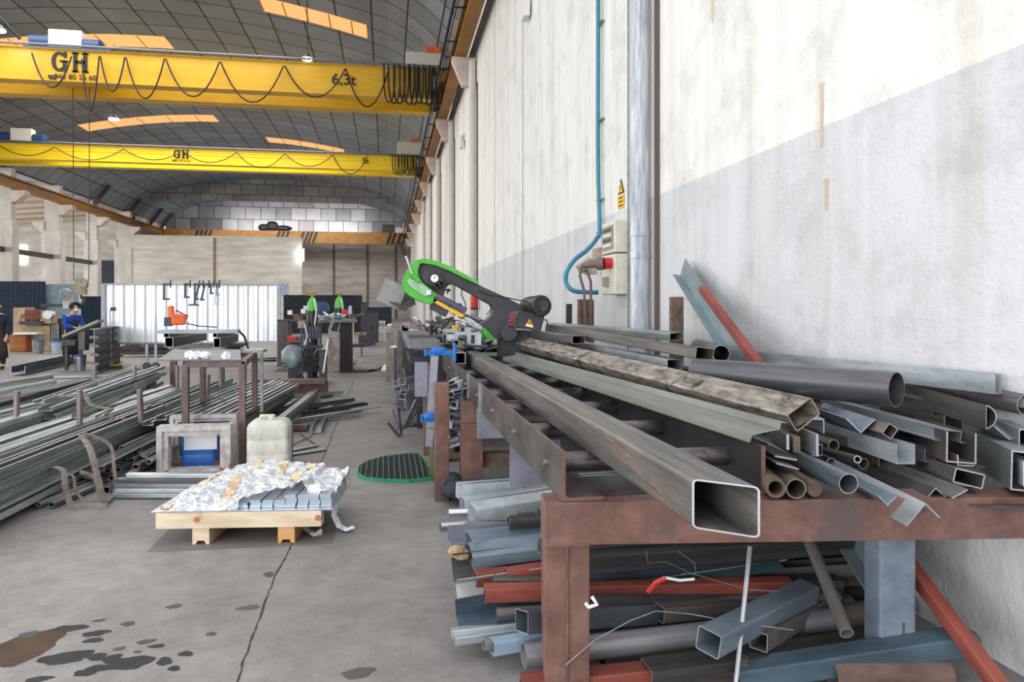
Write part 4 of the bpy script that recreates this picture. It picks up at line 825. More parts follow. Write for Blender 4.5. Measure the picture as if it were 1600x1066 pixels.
# ================= WALL FITTINGS =================
t = thing('electrical_box', (3.1, 9.6, 1.4), 'worn cream electrical distribution box on the wall left of the wide downpipe', 'electrical box')
def wz(py, d=9.8): return CAMH + (480 - py) * d / FPX
B().bb(3.0, 3.19, 9.3, 9.9, wz(395), wz(345)).build('breaker_box', offwhite, t, bevel=.012)
B().bb(2.985, 3.0, 9.36, 9.84, wz(389), wz(352)).build('window_frame', mat('smoked_frame', (150, 142, 126), None, .4), t)
b = B()
for k in range(4): b.bb(2.978, 2.986, 9.42, 9.78, wz(385 - 8 * k), wz(380 - 8 * k), k % 2)
b.build('breakers', [mat('pale_label', (214, 214, 208), None, .5), charcoal], t)
B().bb(3.0, 3.19, 9.3, 9.9, wz(460), wz(397)).build('socket_box', offwhite, t, bevel=.015)
B().cyl((3.0, 9.45, wz(411)), (2.9, 9.45, wz(412)), .075, n=16).build('red_socket', redp, t, smooth=True)
B().cyl((2.9, 9.45, wz(412)), (2.82, 9.5, wz(412)), .085, n=16).cyl((2.82, 9.5, wz(412)), (2.62, 9.6, wz(415)), .05, .035, n=12).build('plug', mat('dusty_plug', (120, 96, 90), None, .7), t, smooth=True)
B().bb(2.96, 3.0, 9.55, 9.75, wz(447), wz(432)).build('small_socket', mat('grey_socket', (150, 140, 132), None, .6), t)
B().path([(2.62, 9.6, wz(415)), (2.6, 9.6, wz(430)), (2.66, 9.6, wz(455)), (2.7, 9.6, 1.0)], .02, 8).path([(2.7, 9.62, wz(420)), (2.76, 9.62, wz(440)), (2.75, 9.6, 1.0)], .02, 8).build('power_cable', mat('dusty_cable', (110, 92, 84), None, .7), t, smooth=True)
tag(B().bb(3.05, 3.19, 10.2, 10.55, wz(415, 10.4), wz(385, 10.4)).bb(2.9, 3.05, 10.3, 10.5, wz(427, 10.4), wz(405, 10.4)).cyl((2.8, 10.4, wz(420, 10.4)), (3.0, 10.4, wz(405, 10.4)), .07, n=10).build('wall_socket', mat('grimy_socket', (150, 128, 112), (196, 180, 166), .7, 0, (14, 14, 14))), 'grimy wall socket with a plug left of the electrical box', 'socket')
hose = [AT(939, -60, d=10.9), AT(938, 100, d=10.9), AT(937, 250, d=10.9), AT(937, 355, d=10.8), AT(933, 372, d=10.7), AT(918, 390, d=10.5), AT(898, 406, d=10.4), AT(886, 424, d=10.3), AT(884, 440, d=10.3), AT(892, 452, d=10.2), AT(905, 456, d=10.2), AT(935, 457, d=10.2)]
# smooth the hose
hs = []
for i in range(len(hose) - 1):
    p0, p1, p2, p3 = hose[max(i - 1, 0)], hose[i], hose[i + 1], hose[min(i + 2, len(hose) - 1)]
    for k in range(5):
        s = k / 5; hs.append(.5 * ((2 * p1) + (-p0 + p2) * s + (2 * p0 - 5 * p1 + 4 * p2 - p3) * s * s + (-p0 + 3 * p1 - 3 * p2 + p3) * s ** 3))
hs.append(hose[-1])
for h in hs: h.x = min(h.x, 3.13)
t = thing('air_hose', (3.1, 10.5, 1.85), 'teal air hose running down the wall and curling left beside the electrical box', 'hose')
B().path(hs, .033, 10).build('hose', mat('teal_hose', (42, 116, 142), (58, 134, 158), .4, 0, (3, 3, 3)), t, smooth=True)
for py in (36, 188, 312, 363): c = AT(937, py, d=10.9); B().bb(c.x - .02, 3.199, c.y - .12, c.y + .12, c.z - .012, c.z + .012).build('hose_clip', galv2, t)
tag(B().cyl((3.17, 9.25, 1.0), (3.17, 9.25, 10), .012, n=6).build('conduit', galv2), 'thin pale conduit just left of the wide downpipe', 'conduit')
# brown grime and bare patch below the box
t = thing('warning_sign', AT(970, 322, X=3.19), 'yellow electrical warning triangle sign above the electrical box', 'warning sign')
c0 = AT(966, 300, X=3.192); c1 = AT(975, 300, X=3.192); ya, yb = c1.y, c0.y; ym = (ya + yb) / 2; z0, z1 = wz(302, 10), wz(279, 10)
B().bb(3.185, 3.192, ya, yb, wz(325, 10), wz(305, 10)).build('text_plate', yel, t)
B().ext([(3.185, ya, z0), (3.185, yb, z0), (3.185, ym, z1)], (.006, 0, 0)).build('triangle_border', black, t)
B().ext([(3.18, ya + .03, z0 + .014), (3.18, yb - .03, z0 + .014), (3.18, ym, z1 - .035)], (.004, 0, 0)).build('triangle', yel, t)
B().ext([(3.178, ym, z0 + .12), (3.178, ym + .03, z0 + .075), (3.178, ym + .005, z0 + .075), (3.178, ym + .01, z0 + .03), (3.178, ym - .03, z0 + .08), (3.178, ym - .004, z0 + .08)], (.002, 0, 0)).build('bolt_symbol', black, t)
b = B()
for k in range(3): b.bb(3.182, 3.185, ya + .04, yb - .04, wz(322 - 6 * k, 10), wz(320 - 6 * k, 10))
b.build('text_lines', black, t)
# fire extinguisher
c = AT(741, 484, X=3.02)
t = thing('fire_extinguisher', c, 'red fire extinguisher hung on the right wall beyond the saw', 'fire extinguisher')
B().lathe(c, [(0, 0), (.12, 0), (.13, .06), (.13, .5), (.09, .6), (.04, .64), (0, .64)]).build('cylinder', redp, t, smooth=True)
B().cyl(c, c + Vector((0, 0, .07)), .135).cyl(c + Vector((0, 0, .62)), c + Vector((0, 0, .72)), .05).bb(c.x - .1, c.x + .02, c.y - .03, c.y + .03, c.z + .7, c.z + .75).build('valve', black, t)
tag(B().bb(3.1, 3.2, 30, 30.4, 8.6, 8.9).bb(3.0, 3.12, 30, 30.4, 8.3, 8.8).build('wall_floodlight', mat('flood_white', (214, 214, 214), None, .6)), 'small white floodlight high on the right wall', 'floodlight')
p = AT(822, 12, X=3.1); tag(B().bb(3.02, 3.15, p.y - .2, p.y + .2, p.z - .25, p.z + .2).bb(3.1, 3.2, p.y - .05, p.y + .05, p.z, p.z + .9).build('wall_lamp', mat('lamp_white', (226, 226, 226), None, .6)), 'small white lamp fixture at the top of the wall seam', 'lamp fixture')
# ================= BAND SAW =================
SYP = 8.7
def cp(x, y, Y=SYP): return AT(620 + x / 6.6625, 380 + y / 6.6625, Y=Y)
t = thing('band_saw', (cp(1100, 900).x, SYP + .2, 0), 'green and charcoal metal band saw with its bow raised, standing behind the roller table', 'band saw')
def plate(name, pts, m, dy0, dy1, parent=t, bevel=.01):
    P = [cp(x, y) for x, y in pts]; b = B(); b.ext([(p.x, SYP + dy0, p.z) for p in P], (0, dy1 - dy0, 0)); return b.build(name, m, parent, bevel=bevel)
def rnd(pts, k=2):
    for _ in range(k):
        q = []
        for a, c in zip(pts, pts[1:] + pts[:1]): q += [(a[0] * .75 + c[0] * .25, a[1] * .75 + c[1] * .25), (a[0] * .25 + c[0] * .75, a[1] * .25 + c[1] * .75)]
        pts = q
    return pts
bow = plate('bow_frame', [(150, 240), (230, 196), (400, 220), (560, 280), (720, 368), (900, 462), (1150, 575), (1320, 665), (1270, 740), (1200, 860), (1120, 940), (1060, 1005), (960, 990), (880, 900), (850, 850), (930, 803), (985, 745), (1000, 690), (985, 645), (800, 540), (600, 428), (545, 432), (510, 468), (480, 565), (420, 572), (300, 480), (230, 400), (170, 330)], charcoal, -.06, .2)
gc = plate('wheel_cover', rnd([(58, 450), (66, 360), (105, 275), (155, 215), (205, 178), (238, 215), (205, 300), (250, 410), (360, 490), (440, 570), (400, 610), (340, 640), (200, 592), (85, 520)]), green, -.14, .22)
plate('back_cover', [(190, 184), (290, 165), (420, 196), (560, 252), (720, 340), (850, 412), (842, 436), (700, 372), (550, 296), (400, 236), (262, 212), (215, 240)], green, -.12, .22)
plate('lower_cover', [(870, 890), (905, 880), (1010, 990), (980, 1012), (935, 1000), (885, 940)], green, -.10, .2)
plate('cover_window', rnd([(98, 385), (140, 375), (330, 470), (330, 545), (290, 560), (125, 450)]), glassgreen, -.155, -.14, gc, 0)
plate('tension_block', [(245, 350), (300, 290), (440, 330), (480, 420), (440, 470), (300, 430)], charcoal, -.12, -.05)
c = cp(385, 372); o = B().cyl((c.x, SYP - .15, c.z), (c.x, SYP - .12, c.z), .046, n=20).build('gauge', white, t, smooth=True)
B().cyl((c.x, SYP - .14, c.z), (c.x, SYP - .11, c.z), .054, n=20).build('gauge_rim', black, t)
B().bb(c.x - .004, c.x + .006, SYP - .153, SYP - .15, c.z - .003, c.z + .026).build('gauge_needle', redp, t)
b = B()
for x, y, r in ((430, 430, .04), (400, 455, .03), (470, 420, .03)): c = cp(x, y); b.cyl((c.x, SYP - .16, c.z), (c.x, SYP - .1, c.z), r, n=12)
b.build('knob', black, t)
c = cp(532, 490); b = B().cyl((c.x, SYP - .08, c.z), (c.x, SYP + .0, c.z), .02, n=8); b.path([cp(505, 485, SYP - .08), cp(560, 492, SYP - .08)], .01, 6).path([cp(545, 475, SYP - .08), cp(525, 528, SYP - .08)], .01, 6); b.build('clamp_handle', black, t)
# guide arm and guards
a0 = cp(395, 545, SYP - .12); a1 = cp(715, 715, SYP - .12); B().cyl(a0, a1, .045, n=14).build('guide_arm', mat('guide_grey', (84, 84, 100), (104, 104, 120), .4, .3, (5, 5, 5)), t, smooth=True)
B().bb(cp(305, 490).x, cp(350, 490).x, SYP - .18, SYP - .1, cp(0, 545).z, cp(0, 490).z).build('guide_clamp', chrome, t, bevel=.005)
plate('blade_guard', [(345, 625), (375, 600), (540, 705), (500, 770), (335, 685)], charcoal, -.1, -.05)
for P in ([(372, 590), (395, 580), (525, 652), (505, 690), (372, 614)], [(545, 665), (690, 742), (668, 776), (530, 706)]): plate('guard_strip', P, yel, -.14, -.1, bevel=.003)
plate('blade', [(330, 640), (350, 640), (890, 900), (880, 912)], chrome, -.03, -.028, bevel=0)
plate('arm_slide', [(690, 770), (740, 770), (885, 870), (870, 900), (700, 800)], galv, -.1, .0)
# lever
B().cyl(cp(30, -10, SYP - .16), cp(92, 132, SYP - .16), .027, .02, n=10).build('lever_grip', black, t, smooth=True)
B().cyl(cp(92, 132, SYP - .16), cp(160, 322, SYP - .16), .013, n=8).build('lever_rod', chrome, t, smooth=True)
plate('lever_bracket', [(140, 330), (185, 330), (240, 400), (200, 405)], green, -.18, -.14, bevel=.003)
# control panel with warning triangle
pa = plate('control_panel', [(1240, 700), (1488, 752), (1450, 915), (1200, 862)], charcoal, -.28, -.06)
plate('panel_side', [(1175, 720), (1240, 700), (1200, 862), (1130, 850)], mat('panel_grey', (92, 90, 92), None, .5), -.2, -.04)
plate('warning_sticker', [(1292, 855), (1372, 872), (1338, 784)], yel, -.288, -.281, pa, 0)
plate('warning_text_plate', [(1298, 838), (1370, 852), (1368, 874), (1292, 858)], white, -.291, -.287, pa, 0)
plate('lightning_symbol', [(1335, 806), (1345, 828), (1336, 826), (1340, 846), (1322, 822), (1332, 824)], black, -.293, -.288, pa, 0)
b = B()
for x, y in ((1160, 755), (1190, 770), (1155, 815), (1160, 830)): c = cp(x, y); b.cyl((c.x, SYP - .23, c.z), (c.x, SYP - .19, c.z), .018, n=10)
b.build('push_button', redp, t)
c = cp(1455, 652); c2 = cp(1375, 668)
mo = B().cyl((c.x, SYP - .34, c.z), (c2.x, SYP + .05, c2.z), .125, n=26).build('motor', mat('motor_black', (46, 42, 42), (64, 58, 58), .45, .2, (9, 9, 9)), t, smooth=True, bevel=.012)
b = B()
for k in range(7):
    a = -.3 + k * .045; f = (a + .34) / .39; b.cyl((c.x + (c2.x - c.x) * f, SYP + a, c.z + (c2.z - c.z) * f), (c.x + (c2.x - c.x) * f, SYP + a + .012, c.z + (c2.z - c.z) * f), .1285, n=26)
b.cyl((c.x, SYP - .345, c.z), (c.x, SYP - .338, c.z), .07, n=20); b.build('cooling_fins', charcoal, mo)
c = cp(1145, 930); B().cyl((c.x, SYP - .15, c.z), (c.x, SYP + .1, c.z), .1, n=20).build('pivot_drum', charcoal, t, smooth=True)
c = cp(1290, 960); B().bb(c.x - .25, c.x + .25, SYP - .05, SYP + .3, .9, c.z + .06).build('saw_bed', charcoal, t, bevel=.01)
x0 = cp(800, 900).x; x1 = cp(1400, 900).x; B().bb(x0, x1, SYP + .3, SYP + .9, .0, 1.0).build('base_cabinet', charcoal, t, bevel=.01)
B().bb(x0 - .25, x1, SYP + .25, SYP + .95, 1.0, 1.04).build('saw_table', darker, t)
B().path([cp(850, 490, SYP - .1), cp(960, 540, SYP - .14), cp(1150, 570, SYP - .14), cp(1290, 598, SYP - .16), cp(1380, 612, SYP - .2)], .008, 6).path([cp(680, 470, SYP), cp(672, 540, SYP), cp(712, 620, SYP), cp(720, 710, SYP)], .007, 6).path([cp(975, 640, SYP), cp(980, 690, SYP), cp(935, 745, SYP)], .006, 6).path([cp(1470, 740, SYP - .2), cp(1500, 800, SYP - .15), cp(1560, 800, SYP - .1), cp(1575, 850, SYP)], .008, 6).build('saw_cable', black, t, smooth=True)
c = cp(665, 660); B().sph((c.x, SYP + .2, c.z), .05, 12).build('hydraulic_cap', chrome, t, smooth=True)
# box on the left of the bow
plate_pts = [AT(x, y, Y=SYP + .2) for x, y in ((602.7, 435), (633.7, 456), (622.4, 484), (587, 469))]
B().ext(plate_pts, (.1, .16, -.02)).build('coolant_box', mat('sheet_grey', (128, 126, 124), (160, 158, 156), .45, .3, (5, 5, 5)), t, bevel=.006)
plate('support_arm', [(-90, 600), (60, 640), (180, 560), (200, 640), (60, 700)], charcoal, .1, .2)
# ---- hardware around the saw foot
def ppx(name, x0, y0, x1, y1, d, dep, m, label, cat, group=None, bevel=0):
    a = AT(x0, y1, d=d); c = AT(x1, y0, d=d); return tag(B().bb(a.x, c.x, a.y, a.y + dep, a.z, c.z).build(name, m, bevel=bevel), label, cat, group)
t = thing('saw_vise', AT(735, 560, d=8.3), 'galvanised vise and guides at the near foot of the band saw', 'vise')
for (x0, y0, x1, y1) in ((700, 524, 716, 533), (730, 512, 736, 540), (742, 520, 752, 545), (716, 520, 745, 524)):
    a = AT(x0, y1, d=8.3); c = AT(x1, y0, d=8.3); B().bb(a.x, c.x, a.y, a.y + .3, a.z, c.z).build('jaw', galv, t)
B().cyl(AT(728, 538, d=8.1), AT(760, 543, d=8.4), .02, n=10).build('screw', chrome, t)
bar('rect', .19, .12, AT(704, 526, d=9.0), AT(704, 526, d=9.0) + Vector((.1, 1.2, 0)), galv, 'short pale galvanised tube end below the yellow-striped guard', t=.008)

# ================= CLAMP BENCH LEFT OF THE TABLE =================
LB = thing('welding_bench', (.36, 6.6, 0), 'dark steel bench with brown legs beside the left rail of the roller table', 'bench')
p = AT(686, 768, z=0)
B().bb(.40, .52, 6.15, 6.3, 0, 1.0).build('leg', brown, LB, bevel=.005)
B().bb(.40, .52, 8.1, 8.25, 0, 1.0).build('leg', brown, LB, bevel=.005)
c = AT(641, 600, d=11.6); B().bb(c.x - .05, c.x + .05, c.y - .03, c.y + .03, 0, 1.0).build('leg', bluedark, LB, bevel=.004)
c = AT(645, 560, d=11.5); B().bb(c.x - .13, c.x + .0, c.y - .1, c.y + .1, CAMH + (480 - 583) * 11.5 / FPX, CAMH + (480 - 543) * 11.5 / FPX).build('bracket_box', charcoal, LB, bevel=.006)
a = AT(638, 545, d=8.2); c = AT(688, 532, d=8.2); B().bb(a.x, c.x, a.y, a.y + 3.4, a.z, c.z).build('bench_beam', mat('lead_grey', (98, 98, 106), (124, 124, 132), .45, .3, (4, 4, 4)), LB, bevel=.005)
a = AT(640, 536, d=9); c = AT(698, 526, d=9); B().bb(a.x, c.x, a.y, a.y + .6, a.z, c.z).build('bench_top', charcoal, LB)
# tall lilac angle clamped upright
t0_ = AT(672, 556, d=6.55); b0_ = AT(660, 700, d=6.55)
bar('angle', .10, .07, AT(664, 698, d=6.5), AT(673, 556, d=6.5), lilac, 'tall lilac-grey angle clamped upright at the left end of the table', t=.008, roll=180)
ppx('steel_plate', 648, 566, 668, 620, 6.9, .02, lilac, 'lilac-grey plate standing behind the upright clamped angle', 'plate')
def clampobj(px, py, d, Lm, label, tilt=0):
    c = AT(px, py, d=d); t = thing('bar_clamp', c, label, 'clamp')
    B().bb(c.x - Lm * .5, c.x + Lm * .42, c.y - .02, c.y + .02, c.z - .022, c.z + .022).build('bar', blue, t, bevel=.004)
    B().bb(c.x + Lm * .40, c.x + Lm * .5, c.y - .03, c.y + .03, c.z - .09, c.z + .1).build('fixed_jaw', blue, t, bevel=.008)
    B().bb(c.x - Lm * .5, c.x - Lm * .42, c.y - .03, c.y + .03, c.z - .03, c.z + .04).build('sliding_jaw', blue, t, bevel=.006)
    B().sph((c.x - .02, c.y, c.z + .02), (.09, .03, .045), 12).build('handle', blue, t, smooth=True)
    return t
clampobj(688, 552, 7.3, .32, 'blue clamp at rail height gripping the square tube end')
clampobj(677, 655, 6.35, .22, 'lower blue clamp holding the upright angle to the brown post')
bar('flat', .05, .006, AT(673, 668, d=6.5), AT(676, 742, d=6.6), mat('olive_strip', (104, 112, 70), None, .6), 'olive strip standing between the upright angle and the brown post')
# offcuts stacked between the posts
q_ = random.Random(22)
for i, (x, y, w_) in enumerate([(705, 606, .1), (716, 612, .06), (700, 616, .08), (712, 622, .1), (722, 630, .07), (704, 632, .1), (716, 642, .12), (714, 652, .1), (720, 664, .12), (716, 676, .13), (712, 690, .12), (720, 700, .12), (706, 598, .05), (728, 604, .06), (695, 628, .06), (736, 696, .1)]):
    p = AT(x, y, d=6.55 + .02 * (i % 5)); v = Vector((q_.uniform(-.25, .25), q_.uniform(.8, 1), q_.uniform(-.02, .04))).normalized() * .35; w_ *= 1.35
    bar(q_.choice(['rect', 'flat', 'chan', 'lip']), w_, w_ * .55, p, p + v, mat('bright_offcut', (176, 186, 192), (214, 220, 224), .4, .3, (8, 8, 8), vary=.15) if i % 5 else white, 'galvanised offcut stacked between the brown posts beside the roller table', 'galvanised offcuts stacked between the brown posts', t=.004, roll=q_.uniform(-20, 20))
tag(B().bb(.42, .78, 6.3, 6.9, .30, .33).build('offcut_tray', rust), 'rusty tray carrying the galvanised offcuts between the posts', 'tray')
for i, (x, y) in enumerate([(628, 597), (622, 608), (630, 612), (618, 600), (634, 606), (628, 620)]):
    p = AT(x, y, d=8.4); v = Vector((q_.uniform(.3, .7), q_.uniform(.6, 1), 0)).normalized() * .5
    bar('lip', .09, .07, p, p + v, galv, 'pale galvanised offcut on the low rack left of the dark leg', 'pale offcuts on the low rack left of the bench', t=.004)
# rods and scrap on floor near (615-650, 620-690)
for i, (x0, y0, x1, y1) in enumerate([(607, 662, 623, 682), (614, 640, 622, 670), (622, 632, 627, 684), (634, 668, 652, 640), (628, 672, 650, 625), (636, 660, 654, 634), (618, 632, 632, 640)]):
    p = AT(x0, max(y0, y1) if y0 > y1 else y0, z=.05); q = AT(x1, y1, z=.05)
    p = AT(x0, y0, d=9.3 - .01 * i); q = AT(x1, y1, d=9.1); p.z = max(p.z, .03); q.z = max(q.z, .03)
    bar(['rect', 'flat', 'rod'][i % 3], .03, .03, p, q, [dark, galv2, darker][i % 3], 'thin offcut in the scrap heap on the floor left of the clamped angle', 'thin offcuts on the floor left of the clamped angle', t=.004)
tag(B().sph(AT(636, 668, z=0) + Vector((0, .2, .03)), (.18, .2, .06), 12).build('metal_swarf', mat('swarf_dirt', (96, 88, 76), (132, 124, 110), .95, 0, (30, 30, 30), bump=1)), 'small heap of swarf and dirt on the floor by the scrap', 'swarf')
# clutter along the right side beyond the clamps
tag(B().cyl(AT(614, 620, d=9), AT(614, 621, d=9), .01).build('small_knob', darker), 'tiny dark cap on the floor by the low rack', 'cap') if 0 else None
def standpost(x0, y0, x1, y1, d, m, label, cat='post', dep=.12):
    a = AT(x0, y1, d=d); c = AT(x1, y0, d=d); return tag(B().bb(a.x, c.x, a.y, a.y + dep, 0, c.z).build('steel_post', m, bevel=.004), label, cat)
standpost(603, 520, 616, 566, 16, mat('worn_brown_box', (120, 108, 100), (150, 138, 130), .7, .1, (5, 5, 5)), 'worn brown box standing upright beside the aisle behind the bench', dep=.4)
standpost(620, 524, 630, 580, 11.5, dark, 'dark grey post with an open tube on top beside the aisle')
standpost(616, 540, 622, 575, 14, charcoal, 'narrow charcoal post between the brown box and the dark grey post')
bar('rect', .12, .11, AT(633, 513, d=11.5), AT(636, 508, d=14), galv2, 'square tube with a bright rim and black mouth beyond the bench', t=.008)
bar('rect', .07, .07, AT(606, 511, d=15.5), AT(610, 508, d=17), white, 'small square tube end shining white beside the aisle', t=.02)
bar('flat', .3, .02, AT(612, 542, d=12.5), AT(628, 541, d=12.5), white, 'short bright flat bar poking into the aisle')
o_ = B().sph(AT(607, 583, z=0) + Vector((0, 0, .1)), (.17, .15, .12), 20).build('plastic_bag', white)
for v_ in o_.data.vertices: v_.co += Vector((noise.noise(v_.co * 11), noise.noise(v_.co * 9 + Vector((4, 0, 0))), noise.noise(v_.co * 12))) * .05
tag(o_, 'crumpled white plastic bag on the floor beside the aisle', 'bag')
# row of racks full of offcuts far right (y 480-530)
b = B(); b.bb(.35, 2.9, 11.6, 26, .78, .82)
for y in (12, 16, 20, 25): b.bb(.4, .5, y, y + .1, 0, .78); b.bb(2.7, 2.8, y, y + .1, 0, .78)
tag(b.build('stock_rack', darker), 'long low dark rack covered in offcuts running back along the wall', 'rack')
q_ = random.Random(31)
for i in range(95):
    y = 11.8 + q_.random() * 13; x = .75 + q_.random() * 2.0; z = .85 + q_.random() * .42; a = q_.uniform(.5, 2.4); Ln = q_.uniform(.3, .85)
    v = Vector((math.cos(a), math.sin(a), q_.uniform(-.1, .35))) * Ln; k = q_.choice(['rect', 'rect', 'chan', 'angle', 'pipe', 'flat'])
    s = q_.uniform(.03, .09); bar(k, s, s if k != 'flat' else .01, (x, y, z), Vector((x, y, z)) + v, q_.choice([galv, galv2, dark, darker, greenish, dark, rust]), 'steel offcut in the far heap of offcuts on the rack along the wall', 'offcuts heaped on the far rack', t=.006, roll=q_.uniform(0, 90))
for i in range(26):
    y = 9.9 + q_.random() * 1.2; x = .7 + q_.random() * 1.4; z = 1.0 + q_.random() * .16; a = q_.uniform(.7, 2.3); Ln = q_.uniform(.3, .9)
    v = Vector((math.cos(a), math.sin(a), q_.uniform(-.1, .2))) * Ln; s = q_.uniform(.04, .11)
    bar(q_.choice(['rect', 'rect', 'chan', 'angle']), s, s, (x, y, z), Vector((x, y, z)) + v, q_.choice([galv, galv2, dark, darker, greenish]), 'steel offcut piled just behind the saw foot', 'offcuts piled behind the saw', t=.006, roll=q_.uniform(0, 90))
tag(B().bb(.3, 2.9, 9.8, 11.5, .9, .98).bb(.4, .5, 9.9, 10, 0, .9).bb(2.7, 2.8, 9.9, 10, 0, .9).bb(.4, .5, 11.3, 11.4, 0, .9).build('stock_rack', charcoal), 'charcoal rack just behind the band saw carrying offcuts', 'rack')
tag(B().cyl(AT(674, 524, d=9.6), AT(674, 508, d=9.6), .025, n=10).build('steel_pin', black), 'short black upright pin on the rack behind the bench', 'pin')
tag(B().bb(*[v for v in (AT(706, 515, d=10.5).x, AT(713, 515, d=10.5).x)], 10.3, 10.5, AT(706, 516, d=10.5).z, AT(706, 508, d=10.5).z).build('yellow_block', yel), 'small yellow block on the rack under the saw guard', 'block')
# white plastic chair
c = AT(594, 534, z=0)
t = thing('plastic_chair', c, 'white plastic garden chair standing by the aisle far back', 'chair')
B().box(c + Vector((0, 0, .46)), (.5, .48, .05)).build('seat', white, t, bevel=.01)
for sx_ in (-1, 1):
    for sy_ in (-1, 1): B().cyl(c + Vector((.26 * sx_, .24 * sy_, 0)), c + Vector((.2 * sx_, .2 * sy_, .46)), .03, n=8).build('leg', white, t)
b = B()
for k in range(5): b.box(c + Vector((-.2 + .1 * k, .26, .7)), (.05, .03, .5))
b.box(c + Vector((0, .27, .95)), (.5, .04, .08)); b.build('backrest', white, t)
for s in (-1, 1): B().box(c + Vector((.26 * s, 0, .68)), (.05, .5, .03)).build('armrest', white, t)
# floor grate
pts = [(676, 742), (676, 751), (640, 755), (600, 754), (570, 751), (559, 744), (560, 733), (575, 724), (600, 717), (640, 712), (655, 712)]
P = [AT(x, y, z=.0) for x, y in pts]
t = thing('floor_grate', sum(P, Vector()) / len(P), 'rounded green-edged steel grating lying on the floor left of the brown post', 'grating')
xs = [p.x for p in P]; ys = [p.y for p in P]
def inside(x, y):
    c = False
    for a, d in zip(P, P[1:] + P[:1]):
        if (a.y > y) != (d.y > y) and x < (d.x - a.x) * (y - a.y) / (d.y - a.y) + a.x: c = not c
    return c
b = B(); b3 = B(); n = 0
x = min(xs) + .03
while x < max(xs):
    yy = [min(ys) + k * .01 for k in range(int((max(ys) - min(ys)) / .01) + 1)]; ins = [y for y in yy if inside(x, y)]
    if len(ins) > 1: b.bb(x - .003, x + .003, ins[0], ins[-1], .008, .034)
    x += .055
y = min(ys) + .03
while y < max(ys):
    xx = [min(xs) + k * .01 for k in range(int((max(xs) - min(xs)) / .01) + 1)]; ins = [x for x in xx if inside(x, y)]
    if len(ins) > 1: b3.bb(ins[0], ins[-1], y - .003, y + .003, .008, .030)
    y += .05
b.build('bearing_bars', mat('grate_steel', (120, 124, 118), (146, 150, 142), .5, .4, (5, 5, 5)), t); b3.build('cross_bars', mat('grate_dark', (52, 64, 60), None, .6), t)
b = B()
for a, d in zip(P, P[1:] + P[:1]):
    v = (d - a).normalized(); nn = Vector((-v.y, v.x, 0)) * .004; b.ext([(a.x - nn.x, a.y - nn.y, 0), (d.x - nn.x, d.y - nn.y, 0), (d.x + nn.x, d.y + nn.y, 0), (a.x + nn.x, a.y + nn.y, 0)], (0, 0, .034))
b.build('rim', mat('grate_green', (40, 150, 96), (60, 170, 112), .5, 0, (5, 5, 5)), t)
# ================= LEFT STOCK PILE =================
q_ = random.Random(41)
# stanchions
st = [(27, 611, 8.26, 'front row stake at the far left of the bar rack', 3), (124.5, 609, 8.26, 'front row stake standing behind the loose strap loop', 0), (218, 609, 8.26, 'front row stake right of the strap knot', -3), (325, 585, 9.6, 'short leaning stake under the steel table', 4),
      (148, 571, 11.8, 'back row stake under the stacked beams', 0), (210, 571, 11.8, 'back row stake, second from the left', 0), (277, 571, 11.8, 'back row stake left of the table leg', 0), (343, 573, 11.8, 'back row stake seen between the table legs', -3)]
for px, py, d, lb, ln in st:
    p = AT(px, py, d=d); r = .032
    tag(B().cyl((p.x - .01 * ln, p.y, 0), p, r, n=14).cyl((p.x - .01 * ln, p.y, 0), (p.x - .01 * ln, p.y, .01), .06, n=12).build('rack_stake', mat('stake_steel', (112, 98, 96), (150, 138, 134), .45, .4, (9, 9, 2), vary=.1), smooth=True), lb, 'stake')
B().bb(0, .1, 0, .1, 0, .1)
for y in (7.9, 11.5): tag(B().bb(-6.5, -1.6, y, y + .12, .0, .06).build('rack_sleeper', rust), 'low floor sleeper under the long bars at the left' if y < 9 else 'rear floor sleeper under the long bars', 'sleeper')
# bars in the lanes: (x range, y near, y far, n layers)
def lane(xa, xb, ya, yb, nl, per, lab, grp, mats, zb=.065, kinds=('rect', 'lip', 'angle', 'chan', 'rect')):
    z = zb; sk = q_.uniform(-.02, .02)
    for l in range(nl):
        x = xa + .03; lay = .05 + .03 * q_.random()
        n = per
        for i in range(n):
            s = (xb - xa) / n * .9; k = q_.choice(kinds); yy = ya + q_.uniform(-.35, .35) + l * .05
            xx = xa + (i + .5) * (xb - xa) / n
            lb_ = ['lowest', 'second', 'third', 'fourth', 'fifth'][l] if l < nl - 1 else 'top'
            bar(k, s, lay, (xx, yy, z + lay / 2), (xx + .28, yb + q_.uniform(-.4, .4), z + lay / 2 + .01), q_.choice(mats), f"{['leftmost', 'second', 'third', 'fourth', 'fifth', 'sixth'][i]} long bar from the left in the {lb_} layer {lab}", grp, t=.004)
        z += lay + .004
gm = [greenish, greenish, galv2, galv, dark]
lane(-3.40, -2.84, 5.5, 13.4, 4, 6, 'between the right front stakes', 'long bars between the second and third stakes', gm)
lane(-4.08, -3.52, 5.3, 13.0, 4, 6, 'between the left front stakes', 'long bars between the first and second stakes', [greenish, galv, greenish, galv2])
lane(-4.9, -4.22, 6.4, 12.6, 5, 5, 'left of the first stake', 'long bars left of the first stake', [greenish, galv, galv2, galv])
